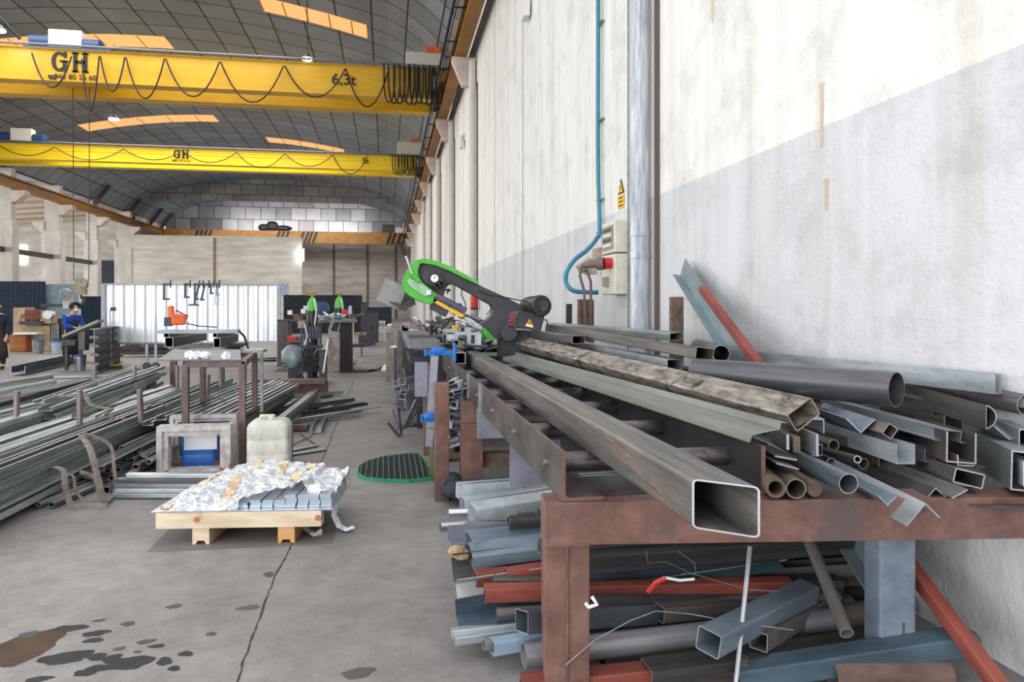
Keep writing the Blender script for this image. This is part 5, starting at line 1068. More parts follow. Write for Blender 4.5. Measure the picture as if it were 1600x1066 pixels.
# upper galvanised bundle between back row stakes, top right end at (255,575)
for i, (x0, y0, x1, y1, k, w_, h_, mm) in enumerate([(70, 640, 250, 574, 'lip', .16, .05, galv), (78, 652, 254, 583, 'lip', .14, .06, greenish), (120, 650, 245, 590, 'chan', .12, .06, greenish), (140, 655, 250, 598, 'chan', .12, .06, dark), (150, 664, 235, 605, 'rect', .1, .08, darker), (60, 628, 212, 575, 'lip', .12, .04, greenish)]):
    bar(k, w_, h_, AT(x0, y0, d=8.7), AT(x1, y1, d=13.2), mm, ['pale lipped channel topmost of the bundle behind the front stakes', 'second green-grey channel of the bundle behind the front stakes', 'green-grey channel lower in the bundle behind the front stakes', 'dark channel near the bottom of the bundle behind the front stakes', 'darkest tube at the bottom of the bundle behind the front stakes', 'green-grey channel on the far side of the bundle behind the front stakes'][i], t=.004)
# big profiles at far left
L_ = ['uppermost of the wide galvanised profiles at the left picture edge', 'second wide galvanised profile at the left picture edge', 'brightest galvanised profile at the left picture edge', 'dark flat tube under the bright profile at the left edge', 'green-grey tube under the dark flat tube at the left edge', 'pale green channel crossing the left picture edge lower down']
for i, (x0, y0, d0, x1, y1, d1, k, w_, h_, mm) in enumerate([(-60, 610, 11.0, 80, 588, 12.0, 'hat', .34, .07, greenish), (-60, 625, 10.6, 84, 596, 11.7, 'hat', .34, .06, greenish), (-60, 632, 10.3, 86, 603, 11.5, 'chan', .2, .05, galv), (-60, 646, 9.8, 137, 595, 12.6, 'rect', .3, .1, darker), (-60, 663, 9.2, 60, 640, 10.0, 'rect', .2, .1, greenish), (-40, 690, 8.4, 115, 633, 10.2, 'lip', .26, .06, greenish)]):
    bar(k, w_, h_, AT(x0, y0, d=d0), AT(x1, y1, d=d1), mm, L_[i], t=.005)
for i, (x0, y0, x1, y1, mm) in enumerate([(-40, 705, 128, 648, greenish), (-40, 722, 130, 668, galv), (-40, 740, 170, 668, greenish), (-40, 752, 210, 664, greenish), (-40, 764, 240, 662, galv2), (-30, 776, 210, 686, dark)]):
    bar(('lip', 'rect', 'chan')[i % 3], .09, .06, AT(x0, y0, d=7.05 - .02 * i), AT(x1, y1, d=9.8), mm, ['green channel', 'shiny galvanised tube', 'broad green-grey tube', 'slim green-grey channel', 'dull grey tube', 'dark channel'][i] + ' running from the left picture edge toward the second front stake', t=.004)
# heap at the front: ends toward the camera
H = [(46, 741, 'rect', .035), (12, 744, 'rect', .03), (165, 766, 'rect', .075), (125, 741, 'pipe', .05), (86, 748, 'pipe', .045), (42, 787, 'rect', .025), (60, 789, 'rect', .04), (80, 789, 'rect', .05), (88, 712, 'rect', .065), (122, 700, 'rect', .055), (137, 703, 'rect', .055), (108, 712, 'rect', .045), (116, 718, 'rect', .05), (128, 722, 'rect', .045), (113, 725, 'rect', .045), (60, 712, 'angle', .05), (54, 720, 'angle', .04), (212, 730, 'rect', .06), (205, 706, 'lip', .055), (218, 702, 'lip', .05), (223, 710, 'vee', .05), (217, 704, 'vee', .045), (228, 712, 'vee', .05), (190, 700, 'rect', .045), (180, 715, 'chan', .06), (170, 700, 'chan', .05), (185, 735, 'rect', .06), (160, 735, 'rect', .06), (195, 720, 'rect', .05), (140, 745, 'rect', .05), (108, 693, 'angle', .06), (150, 718, 'rect', .06), (175, 748, 'rect', .06), (160, 690, 'rect', .06), (232, 722, 'rect', .05), (198, 745, 'rect', .05)]
for i, (x, y, k, s) in enumerate(H):
    d = 6.15 + (787 - y) * .0135; p = AT(x, y, d=d)
    if p.z < .03: d = (CAMH - .035) * FPX / (y - HOR); p = AT(x, y, d=d)
    e = AT(430 - (235 - x) * .62, 602 + (y - 700) * .16, d=13); e.z = min(e.z, .55); e.z = max(e.z, .05)
    v = (e - p).normalized(); Ln = 6 if i % 3 else 5
    if y > 780: v = Vector((v.x + .25, v.y, 0)).normalized(); Ln = 1.8
    bar(k, s, s * (.9 if k != 'rect' else .85), p, p + v * Ln, q_.choice([dark, darker, greenish, galv2, dark]) if i not in (2, 17) else darker,
        'large square tube with an open end left of the strap loop' if i == 2 else f"{'narrow' if s < .05 else 'wider'} {dict(rect='square tube', pipe='pipe', angle='angle', lip='lipped channel', vee='V-shaped angle', chan='channel')[k]} end in the {'lower' if y > 735 else 'upper' if y < 705 else 'middle'} heap {'at the far left' if x < 90 else 'left of the big strap loop' if x < 150 else 'behind the big strap loop' if x < 185 else 'between the strap and the rusty frame'}", None if i == 2 else 'bar ends facing the camera in the heap at the left', t=max(.004, s * .1), roll=q_.choice([0, 12, -20, 35, 5]))
for i in range(40):
    x = -2.75 + 1.3 * q_.random(); z = .05 + .33 * q_.random() * (1 - abs(x + 2.1) / 1.0); s = .045 + .03 * q_.random(); y0 = (6.9 if x < -2.5 else 8.35) + q_.random() * .8
    bar(q_.choice(['rect', 'chan', 'lip', 'angle']), s, s, (x + .05 * (y0 - 7), y0, max(.035, z)), (x + .34, 11.6 + q_.random() * .9, max(.035, z + .08)), q_.choice([dark, darker, greenish, greenish, galv2]), 'long bar in the heap running back under the steel table', 'long bars running back under the steel table', t=.004)
for i in range(7):
    x = -1.45 - .14 * i; z = .34 + .03 * (i % 3)
    bar('lip', .12, .05, (x - .36, 8.7, z), (x - .04, 12.3, z + .03), galv if i in (1, 2) else greenish, f"{['rightmost', 'second from the right', 'third from the right', 'middle', 'third from the left', 'second from the left', 'leftmost'][i]} galvanised channel on top of the heap beyond the table legs", 'galvanised channels on top of the heap beyond the table legs', t=.004)
# straps
strapm = mat('dirty_strap', (104, 96, 88), (142, 132, 122), .9, 0, (14, 14, 14), detail=6)
def band(pts, d, wd, name, lab):
    P = [AT(x, y, d=d + (k if True else 0)) for (x, y, k) in pts]; S_ = []
    for i in range(len(P) - 1):
        p0, p1, p2, p3 = P[max(i - 1, 0)], P[i], P[i + 1], P[min(i + 2, len(P) - 1)]
        for k in range(6): s = k / 6; S_.append(.5 * ((2 * p1) + (-p0 + p2) * s + (2 * p0 - 5 * p1 + 4 * p2 - p3) * s * s + (-p0 + 3 * p1 - 3 * p2 + p3) * s ** 3))
    S_.append(P[-1])
    for s in S_: s.z = max(s.z, .012)
    return tag(B().path(S_, .006, 8, 0, flat=wd).build(name, strapm, smooth=True), lab, 'strap')
band([(127, 680, .3), (140, 700, .1), (150, 735, 0), (160, 775, 0), (168, 793, .05), (175, 780, .2), (180, 755, .3), (177, 722, .35), (174, 700, .35), (160, 688, .35), (130, 678, .35)], 6.0, .026, 'lifting_strap', 'large loop of dirty lifting strap hanging over the bar ends')
band([(75, 735, .2), (88, 730, .1), (100, 737, 0), (102, 760, -.05), (112, 790, -.05), (135, 800, 0), (160, 800, 0), (168, 793, 0)], 5.95, .024, 'lifting_strap', 'dirty strap looping down to the floor left of the large loop')
band([(100, 740, .1), (115, 745, .1), (118, 765, .05), (130, 780, .05), (148, 778, .1), (152, 762, .15), (145, 745, .2), (125, 738, .2)], 6.0, .018, 'lifting_strap', 'small inner loop of strap in front of the bar ends')
band([(80, 617, 0), (120, 620, 0), (132, 615, 0), (140, 630, -.1), (155, 636, -.1), (175, 640, -.1), (165, 650, -.1), (195, 655, -.1)], 8.6, .03, 'lifting_strap', 'knotted grey strap tied round the bundle right of the second stake')
band([(228, 640, 0), (245, 628, 0), (262, 635, 0), (275, 628, 0), (290, 620, 0)], 8.6, .03, 'lifting_strap', 'pale strap twisted over the bars left of the table legs')
band([(322, 622, 0), (335, 621, 0), (350, 626, 0), (362, 640, 0)], 9.3, .02, 'lifting_strap', 'thin pale strap hanging between the table legs')
# horizontal tubes by the pallet
for i, (x0, y0, x1, y1, mm, h_) in enumerate([(200, 742, 345, 742, galv, .036), (183, 752, 345, 755, dark, .034), (182, 762, 345, 764, galv2, .034), (184, 770, 345, 770, galv, .034), (182, 778, 345, 778, greenish, .034)]):
    d = 6.35 - .03 * i; p = AT(x0, y0, d=d); q = AT(x1, y1, d=d); p.z = .03 + .036 * (4 - i); q.z = p.z
    bar('rect', .07, h_, p, q, mm, ['uppermost pale tube of the flat stack behind the pallet', 'dark tube, second from the top of the flat stack behind the pallet', 'dull grey tube in the middle of the flat stack behind the pallet', 'pale tube, second lowest of the flat stack behind the pallet', 'lowest green-grey tube of the flat stack behind the pallet'][i], t=.004)
# ================= STEEL TABLE =================
FL = AT(290, 563, z=1.09); FR = AT(379, 563, z=1.09); RL = AT(317, 549, z=1.08); RR = AT(398, 549, z=1.08)
t = thing('steel_table', ((FL.x + RR.x) / 2, 8.6, 0), 'tall brown steel work table standing over the long bars', 'work table')
def rod4(b, p, w_, z0, z1): b.bb(p.x - w_, p.x + w_, p.y - w_, p.y + w_, z0, z1); return b
brt = mat('brown_steel', (84, 66, 62), (118, 96, 90), .6, .15, (7, 7, 3), detail=6)
for p in (FL, FR, RL, RR): rod4(B(), p, .033, 0, 1.05).build('leg', brt, t, bevel=.004)
for p, q in ((FL, FR), (RL, RR), (FL, RL), (FR, RR)):
    bar('rect', .06, .07, (p.x, p.y, 1.05), (q.x, q.y, 1.05), brt, None, parent=t, name='apron')
T4 = [AT(246, 562, z=1.1), AT(376, 562, z=1.1), AT(376, 546, z=1.1), AT(270, 546, z=1.1)]
B().ext([(p.x, p.y, 1.085) for p in T4], (0, 0, .012)).build('table_top', mat('table_plate', (78, 78, 88), (104, 104, 116), .45, .3, (3, 3, 3)), t)
a = AT(377, 556, d=8.9); c = AT(410, 547, d=8.9); tag(B().bb(a.x, c.x, a.y, a.y + .3, 1.085, 1.12).bb(c.x - .035, c.x, a.y, a.y + .035, .35, 1.085).build('side_trestle', galv2), 'pale bar with one leg joined at the right end of the steel table', 'trestle')
for i, (x, y, s) in enumerate([(297, 556, .05), (310, 557, .06), (321, 557, .06), (353, 558, .04), (303, 558, .04)]):
    p = AT(x, y + 3, z=1.1); b = B(); qq = random.Random(i); n = 12
    b.sph(p + Vector((0, 0, .02)), (s, s * .7, .045), 10); o = b.build('crumpled_paper', white)
    for v in o.data.vertices: v.co += Vector((qq.uniform(-1, 1), qq.uniform(-1, 1), qq.uniform(-.5, 1))) * .018
    tag(o, 'crumpled white paper lying on the steel table', 'paper', 'crumpled papers on the steel table')
# ---- big square tubes on trestle behind
t = thing('trestle', AT(320, 600, z=0), 'low dark trestle carrying the stacked square tubes in front of the corrugated screen', 'trestle')
Y0 = 13.2
zt_ = CAMH + (480 - 546) * 13.0 / FPX
B().bb(AT(262, 500, Y=13.6).x, AT(352, 500, Y=13.6).x, 13.9, 14.1, zt_ - .12, zt_).build('beam', dark, t)
B().bb(AT(262, 500, Y=16).x, AT(352, 500, Y=16).x, 16, 16.2, zt_ - .12, zt_).build('beam', dark, t)
for px in (270, 345):
    for y in (13.95, 16.05): x = AT(px, 500, Y=13.9).x; B().bb(x - .05, x + .05, y - .05, y + .05, 0, zt_ - .12).build('leg', brt, t)
def tube_px(px, py, w_, h_, d, px2, py2, d2, lab, m=mat('charred_tube', (46, 42, 40), (86, 80, 76), .5, .3, (14, 1.6, 14), detail=7)):
    bar('rect', w_, h_, AT(px, py, d=d), AT(px2, py2, d=d2), m, lab, t=.008)
tube_px(264, 535, .13, .17, 12.3, 318, 526, 15.5, 'larger lower square tube of the left pair in front of the screen')
tube_px(260, 524, .09, .08, 12.3, 314, 518, 15.5, 'small upper square tube of the left pair in front of the screen')
tube_px(339, 536, .11, .16, 12.3, 368, 528, 15.0, 'larger lower square tube of the right pair in front of the screen')
tube_px(336, 524, .075, .075, 12.3, 366, 519, 15.0, 'small upper square tube of the right pair in front of the screen')
tag(B().bb(AT(253, 518, d=12.4).x, AT(371, 518, d=12.4).x, 13.0, 13.3, AT(253, 519.5, d=12.8).z, AT(253, 514, d=12.8).z).build('grey_board', mat('board_grey', (140, 150, 160), (160, 170, 178), .5, .2, (4, 4, 4))), 'long grey board laid across both pairs of square tubes', 'board')
# orange tool
c = AT(275, 508, d=12.9)
t = thing('magnetic_drill', c, 'orange power tool standing on the grey board', 'power tool')
B().box(c + Vector((.04, 0, .1)), (.24, .2, .2), .3).build('motor_body', orange, t, bevel=.03)
B().cyl(c + Vector((-.06, 0, .0)), c + Vector((-.09, 0, .34)), .07, .05, n=14).build('upright_body', orange, t, smooth=True)
B().box(c + Vector((-.12, -.02, .06)), (.12, .14, .16)).build('base', charcoal, t, bevel=.01)
B().path([c + Vector((.16, 0, .1)), c + Vector((.2, 0, .16)), c + Vector((.0, 0, .26))], .015, 6).path([c + Vector((.18, 0, .03)), c + Vector((.4, -.05, -.02)), c + Vector((.7, -.05, -.04))], .012, 6).build('handle', charcoal, t, smooth=True)
b = B().path([AT(372, 516, d=12.6), AT(382, 526, d=12.6), AT(388, 545, d=12.5)], .02, 6); tag(b.build('power_cable', black, smooth=True), 'black cable hanging from the right end of the grey board', 'cable')

# ================= CORRUGATED SCREEN =================
A = AT(163, 573, z=0); C = AT(436, 569, z=0)
dvv = (C - A); Ls = dvv.length; dvn = dvv.normalized(); nn_ = Vector((-dvn.y, dvn.x, 0))
t = thing('corrugated_screen', (A + C) / 2, 'bright corrugated sheet metal screen on a steel frame', 'screen')
zt_, zb_ = CAMH + 35 * 19.6 / FPX, CAMH - 57 * 19.6 / FPX
n = 17; vs = []; fs = []; k = 0; prof_ = [(0, 0), (.4, 0), (.52, .06), (.8, .06), (.92, 0)]
pts = []
for i in range(n):
    for u, h in prof_[:-1]: pts.append(((i + u) / n, h))
pts.append((1, 0))
for u, h in pts:
    p = A + dvv * u - nn_ * h; vs += [(p.x, p.y, zb_), (p.x, p.y, zt_), (p.x + nn_.x * .004, p.y + nn_.y * .004, zb_), (p.x + nn_.x * .004, p.y + nn_.y * .004, zt_)]
for i in range(len(pts) - 1): a = 4 * i; fs += [(a, a + 4, a + 5, a + 1), (a + 2, a + 3, a + 7, a + 6), (a + 1, a + 5, a + 7, a + 3)]
b = B(); b.add(vs, fs); b.build('corrugated_sheet', mat('bright_zinc', (226, 230, 234), (250, 252, 254), .32, .3, (4, 4, 1.2), detail=6), t)
fm = mat('screen_frame', (150, 148, 160), (176, 174, 184), .5, .3, (4, 4, 4))
for P_ in (A, C):
    B().bb(P_.x - .05, P_.x + .05, P_.y - .1, P_.y, 0, zt_ + .04).build('post', fm, t)
    B().bb(P_.x - .06, P_.x + .06, P_.y - .5, P_.y + .4, 0, .05).build('foot', fm, t)
for z in (zt_ + .0, zb_ - .04):
    b = B(); q1 = A + Vector((0, -.06, 0)); q2 = C + Vector((0, -.06, 0)); b.ext([(q1.x, q1.y, z), (q2.x, q2.y, z), (q2.x, q2.y, z + .05), (q1.x, q1.y, z + .05)], (0, .03, 0)); b.build('rail', fm, t)
for x in (229, 243):
    p = AT(x, 565, d=19); B().bb(p.x - .03, p.x + .03, p.y, p.y + .05, .12, zb_).build('caster_stem', fm, t); B().cyl((p.x, p.y - .02, .1), (p.x, p.y + .06, .1), .1, n=14).build('caster', charcoal, t)
p = AT(177, 483, d=19.2); B().box(p, (.12, .08, .1)).build('hook', charcoal, t)
# broom
c = AT(174, 575, d=19.3); c.z = 0
t = thing('broom', c, 'yellow and green broom leaning on the left end of the screen', 'broom')
B().cyl(c + Vector((-.03, .1, .06)), AT(172, 484, d=19.25), .016, n=8).build('handle', mat('pale_pole', (190, 188, 184), None, .5), t)
B().bb(c.x - .3, c.x + .25, c.y, c.y + .08, .0, .08).build('bristles', mat('broom_green', (60, 96, 48), None, .9), t)
B().bb(c.x - .15, c.x + .2, c.y, c.y + .08, .08, .12).build('head', mat('broom_yellow', (204, 190, 70), None, .6), t)
# clamps on the screen top
for i, (px, y1, w_, lb) in enumerate([(258, 469, .17, 'leftmost clamp hooked on top of the corrugated screen'), (291, 466, .13, 'second clamp from the left on the screen'), (306, 478, .12, 'long T-shaped clamp in the middle of the screen top'), (313, 469, .1, 'slanted clamp right of the long T-shaped clamp'), (322, 470, .1, 'fifth clamp from the left on the screen'), (331, 460, .08, 'sixth clamp with a white sling on the screen'), (340, 462, .07, 'small rightmost clamp on the screen')]):
    p = AT(px, 443, d=19.3); q = AT(px, y1, d=19.3); t = thing('hanging_clamp', p, lb, 'clamp')
    s = .025; sl = .1 if i in (3, 4) else 0
    B().ext([(p.x - s, p.y - .12, p.z), (p.x + s, p.y - .12, p.z), (p.x + s - sl, p.y - .12, q.z), (p.x - s - sl, p.y - .12, q.z)], (0, .03, 0)).build('bar', bluedark, t)
    B().bb(p.x - s, p.x + w_, p.y - .15, p.y - .1, p.z - .06, p.z).build('fixed_jaw', bluedark, t)
    B().bb(p.x - s - sl - (.12 if i == 2 else 0), p.x + w_ * .9 - sl, p.y - .15, p.y - .1, q.z, q.z + .05).build('sliding_jaw', bluedark, t)
    B().cyl((p.x + w_, p.y - .12, p.z - .12), (p.x + w_, p.y - .12, p.z + .08), .02, n=8).build('spindle', charcoal, t)
p = AT(338, 458, d=19.1); tag(B().path([p + Vector((.04 * math.sin(a * .8), 0, .15 - .38 * abs(math.sin(a * .39)) - .02 * a)) for a in range(9)], .014, 6).build('rope_sling', mat('white_rope', (196, 196, 200), None, .8), smooth=True), 'pale rope sling hanging with the clamps on the screen', 'sling')
# sign on the wall right of the screen
p = AT(443, 452, Y=87.4); tag(B().bb(p.x - .6, p.x + .5, 87.4, 87.48, p.z - .7, p.z + .7).build('wall_poster', mat('pale_blue_sign', (190, 204, 216), (104, 130, 160), .7, 0, (3, 3, 3))), 'small pale blue notice on the cream wall right of the screen', 'notice')

# ================= FRAMES, CANS =================
frm = mat('weathered_frame', (158, 150, 146), (212, 207, 203), .6, .2, (9, 9, 9), detail=7, c3=(150, 92, 52), s3=4.5, t3=.60)
def wframe(x0, y0, x1, y1, d, wd, dep, label):
    a = AT(x0, y1, d=d); c = AT(x1, y0, d=d); z0 = max(0, a.z); t = thing('welded_frame', ((a.x + c.x) / 2, a.y, z0), label, 'steel frame')
    Y = a.y; X0, X1, Z0, Z1 = a.x, c.x, z0, c.z
    for nm, (o, i) in {'left_member': (((X0, Z0), (X0, Z1)), ((X0 + wd, Z0 + wd), (X0 + wd, Z1 - wd))), 'right_member': (((X1, Z1), (X1, Z0)), ((X1 - wd, Z1 - wd), (X1 - wd, Z0 + wd))), 'top_member': (((X0, Z1), (X1, Z1)), ((X0 + wd, Z1 - wd), (X1 - wd, Z1 - wd))), 'bottom_member': (((X1, Z0), (X0, Z0)), ((X1 - wd, Z0 + wd), (X0 + wd, Z0 + wd)))}.items():
        def mid(p, q): return ((p[0] + q[0]) / 2, (p[1] + q[1]) / 2)
        if nm == 'bottom_member': i = ((i[0][0], Z0 + .03), (i[1][0], Z0 + .03))
        elif nm == 'left_member': i = ((i[0][0], Z0), i[1])
        elif nm == 'right_member': i = (i[0], (i[1][0], Z0))
        m0, m1 = mid(o[0], i[0]), mid(o[1], i[1])
        b = B()
        b.ext([(o[0][0], Y, o[0][1]), (o[1][0], Y, o[1][1]), (m1[0], Y - .0, m1[1]), (m0[0], Y - .0, m0[1])], (0, dep, 0))
        b.ext([(m0[0], Y + .025, m0[1]), (m1[0], Y + .025, m1[1]), (i[1][0], Y + .025, i[1][1]), (i[0][0], Y + .025, i[0][1])], (0, dep - .025, 0))
        b.build('frame_member', frm, t, bevel=.003)
    return t
wframe(265, 650, 366, 741, 7.75, .075, .12, 'rear rusty-cornered welded steel frame behind the blue can')
wframe(244, 667, 356, 743, 7.15, .105, .16, 'front rusty-cornered welded steel frame around the blue can')
def can(px0, px1, py0, py1, d, dep, m, label, neck, lm=None, rot=0):
    a = AT(px0, py1, d=d); c = AT(px1, py0, d=d); W_ = c.x - a.x; Hh = c.z; cx = (a.x + c.x) / 2; cy = a.y + dep / 2
    t = thing('jerrycan', (cx, cy, 0), label, 'jerrycan')
    o = rrect(W_, dep, .05, 4); b = B(); vs = []; fs = []; zz = [(0, .94), (.02, 1), (Hh * .33, 1), (Hh * .345, .985), (Hh * .36, 1), (Hh * .62, 1), (Hh * .635, .985), (Hh * .65, 1), (Hh - .07, 1), (Hh - .03, .93), (Hh, .75)]
    n = len(o)
    for z, s in zz: vs += [(cx + x * s, cy + y * s, z) for x, y in o]
    fs = [(i * n + k, i * n + (k + 1) % n, (i + 1) * n + (k + 1) % n, (i + 1) * n + k) for i in range(len(zz) - 1) for k in range(n)] + [tuple(range(n))[::-1], tuple(range((len(zz) - 1) * n, len(zz) * n))]
    b.add(vs, fs); b.build('body', m, t, smooth=True)
    B().cyl((cx + W_ * neck, cy, Hh - .01), (cx + W_ * neck, cy, Hh + .04), .035, n=16).build('cap', m, t, smooth=True)
    B().path([(cx - W_ * .25, cy, Hh - .01), (cx - W_ * .22, cy, Hh + .035), (cx + W_ * .1, cy, Hh + .035), (cx + W_ * .13, cy, Hh - .01)], .016, 8).build('handle', m, t, smooth=True)
    if lm: B().bb(cx - W_ * .38, cx + W_ * .55, cy - dep / 2 - .003, cy - dep / 2 + .002, Hh * .48, Hh * .93).build('label', lm, t)
    return t
can(281, 334, 674, 738, 7.42, .26, blueplast, 'blue plastic can with a white label inside the front frame', .2, white)
canm = mat('dirty_can', (186, 182, 170), (222, 219, 210), .55, 0, (5, 5, 3), detail=8, c3=(150, 140, 122), s3=5, t3=.58)
can(384, 449, 660, 738, 7.15, .34, canm, 'dirty cream plastic jerrycan in front of the table leg', .05)
can(440, 453, 664, 722, 7.6, .3, mat('navy_plastic', (30, 50, 110), None, .4), 'dark blue can mostly hidden behind the cream jerrycan', 0)

# ================= PALLET =================
A = AT(243, 826, d=5.0); C = AT(502, 813, d=5.06)
u = (C - A); u.z = 0; Lp = u.length; u.normalize(); v = Vector((-u.y, u.x, 0)); base = Vector((A.x, A.y, 0))
t = thing('wooden_pallet', base + u * Lp / 2 + v * .4, 'small pine pallet on two runners carrying wrapped steel plates', 'pallet')
def ob(b, o, du, dvv_, z0, z1, mi=0):
    P_ = [o, o + u * du, o + u * du + v * dvv_, o + v * dvv_]; return b.ext([(p.x, p.y, z0) for p in P_], (0, 0, z1 - z0), mi)
ob(B(), base, Lp, .1, .115, .225).build('front_board', wood, t, bevel=.004)
ob(B(), base + v * .38, Lp, .1, .115, .225).build('board', wood, t, bevel=.004)
ob(B(), base + v * .78, Lp, .1, .115, .225).build('board', wood, t, bevel=.004)
for off, mm in ((.245, wood), (.83, woodo)):
    b = B(); o = base + u * off + v * .01
    f_ = [(0, 0), (.02, 0), (.035, .025), (.08, .025), (.095, 0), (.115, 0), (.115, .115), (0, .115)]
    b.ext([tuple(o + u * x + Vector((0, 0, z))) for x, z in f_], v * .86, 0); b.build('runner', mm, t)
for off in (.28, 1.11): 
    o = base + u * off - v * .002; B().cyl(o + Vector((0, 0, .175)), o + v * .003 + Vector((0, 0, .175)), .022, n=12).build('knot', mat('knot', (176, 110, 84), None, .8), t)
# plates
pm = mat('zinc_plate', (170, 182, 196), (206, 214, 222), .3, .6, (9, 9, 9)); q_ = random.Random(51)
def P2(px, py, z): return AT(px, py, z=z)
tag(ob(B(), base - u * .035 + v * .0, Lp + .11, .80, .228, .232).build('base_sheet', pm), 'large zinc sheet lying on the pallet under the stacks', 'metal sheet')
o0 = base + v * .06
for i in range(13):
    off = .12 + i * .082 if i < 6 else .62 + (i - 6) * .082
    hgt = (5 if i > 8 else 3 if i > 5 else 2)
    for k in range(hgt):
        if i < 6 and k > 1: continue
        uo = off + q_.uniform(-.006, .006); th = .016; z = .234 + k * (th + .001)
        o = o0 + u * uo + v * q_.uniform(0, .012); tag(ob(B(), o, .076, .6, z, z + th).build('small_plate', pm, bevel=.001), f"zinc plate {['lowest', 'second up', 'third up', 'fourth up', 'topmost'][k]} in stack {['one', 'two', 'three', 'four', 'five', 'six', 'seven', 'eight', 'nine', 'ten', 'eleven', 'twelve', 'thirteen'][i]} from the left on the pallet", 'metal plate', 'zinc plates stacked on the pallet')
# wrap: crumpled film sheet
m, nt, bs = newmat('crinkled_film'); N = nt.nodes; Lk = nt.links
bs.inputs['Base Color'].default_value = lin((244, 246, 250)); bs.inputs['Roughness'].default_value = .16
tc = N.new('ShaderNodeTexCoord'); nz = N.new('ShaderNodeTexNoise'); nz.inputs['Scale'].default_value = 15; nz.inputs['Detail'].default_value = 7; nz.inputs['Distortion'].default_value = 1.5; Lk.new(tc.outputs['Object'], nz.inputs['Vector'])
vo = N.new('ShaderNodeTexVoronoi'); vo.feature = 'DISTANCE_TO_EDGE'; vo.inputs['Scale'].default_value = 16; mp = N.new('ShaderNodeMapping'); mp.inputs['Scale'].default_value = (1, 2.6, 1); mp.inputs['Rotation'].default_value = (0, 0, .5); Lk.new(tc.outputs['Object'], mp.inputs[0]); Lk.new(mp.outputs[0], vo.inputs['Vector'])
rp = N.new('ShaderNodeMapRange'); rp.inputs[1].default_value = .40; rp.inputs[2].default_value = .58; rp.inputs[3].default_value = .55; rp.inputs[4].default_value = 1.0; Lk.new(nz.outputs['Fac'], rp.inputs[0]); Lk.new(rp.outputs[0], bs.inputs['Alpha'])
bpn = N.new('ShaderNodeBump'); bpn.inputs['Strength'].default_value = 1; bpn.inputs['Distance'].default_value = .03; Lk.new(nz.outputs['Fac'], bpn.inputs['Height']); bp2 = N.new('ShaderNodeBump'); bp2.inputs['Strength'].default_value = .8; bp2.inputs['Distance'].default_value = .02; Lk.new(vo.outputs['Distance'], bp2.inputs['Height']); Lk.new(bpn.outputs[0], bp2.inputs['Normal']); Lk.new(bp2.outputs[0], bs.inputs['Normal'])
film = m
t = thing('plastic_wrap', base + u * .6 + v * .4 + Vector((0, 0, .3)), 'crinkled clear plastic wrap taped over the plates on the pallet', 'plastic wrap')
def hw(a, c):
    # height of the wrap over the pallet in (u,v) fractions
    h = .30 + .075 * math.sin(min(1, max(0, (a + .0) / .35)) * math.pi / 2) + .02 * math.sin(9 * a) * math.cos(4 * c)
    if a < .2: h = .235 + (h - .235) * max(0, a + .02) / .22
    if a > .98: h = .33 + .06 * noise.noise(Vector((a * 9, c * 9, 2)))
    k = max(0, min(1, (.42 - c) / .42)) if a > .45 else max(0, min(1, (.35 - c) / .35))
    h = h - k * (.045 if a < .9 else .0)
    h += .030 * noise.noise(Vector((a * 14, c * 14, 3))) + .018 * noise.noise(Vector((a * 40, c * 40, 7)))
    return max(h, .242)
nu, nv_ = 90, 60; vs = []; fs = []
for i in range(nu + 1):
    for j in range(nv_ + 1):
        a = -.02 + 1.22 * i / nu; vstart = -.004 if a < .52 else min(.15, (a - .52) * .4)
        if a > 1.0: vstart = .12
        vend = .52 + .42 * min(1, max(0, (a + .05) / .45)) - (.12 * max(0, a - .9) / .3)
        c = vstart + (vend - vstart) * j / nv_
        z = hw(a, (c)) 
        if i == 0 or j == nv_ : z = max(.236, z - .06)
        if j == 0 and a < .55: z = .236
        p = base + u * a + v * c; vs.append((p.x + .006 * noise.noise(Vector((a * 30, c * 30, 1))), p.y + .012 * noise.noise(Vector((a * 25, c * 25, 9))), z))
for i in range(nu):
    for j in range(nv_): k = i * (nv_ + 1) + j; fs.append((k, k + nv_ + 1, k + nv_ + 2, k + 1))
b = B(); b.add(vs, fs); fo = b.build('film', film, t, smooth=True)
tapem = mat('tan_tape', (206, 172, 134), (226, 196, 160), .35, 0, (9, 9, 9))
def tape(a0, c0, a1, c1, w_, n=12):
    vs = []; du = a1 - a0; dc = c1 - c0; l = math.hypot(du, dc); nx, ny = -dc / l * w_ / 2, du / l * w_ / 2
    for i in range(n + 1):
        a = a0 + du * i / n; c = c0 + dc * i / n
        for s in (-1, 0, 1):
            aa, cc = a + nx * s, c + ny * s; p = base + u * aa + v * cc; vs.append((p.x, p.y, hw(aa, max(cc, .02)) + .006 if cc > .01 else max(.12, .26 + cc * 1.2)))
    b = B(); b.add(vs, [(3 * i + s, 3 * i + 3 + s, 3 * i + 4 + s, 3 * i + 1 + s) for i in range(n) for s in (0, 1)]); b.build('tape', tapem, t, smooth=True)
for T_ in [(.05, .0, .08, .12, .05), (.08, .10, .14, .50, .06), (.23, .24, .23, .60, .06), (.465, .0, .47, .12, .06), (.47, .1, .42, .48, .06), (.50, .56, .44, .92, .06), (.72, .47, .66, .88, .06), (.88, .28, .84, .62, .07), (.90, .72, .87, .86, .07)]: tape(*T_)
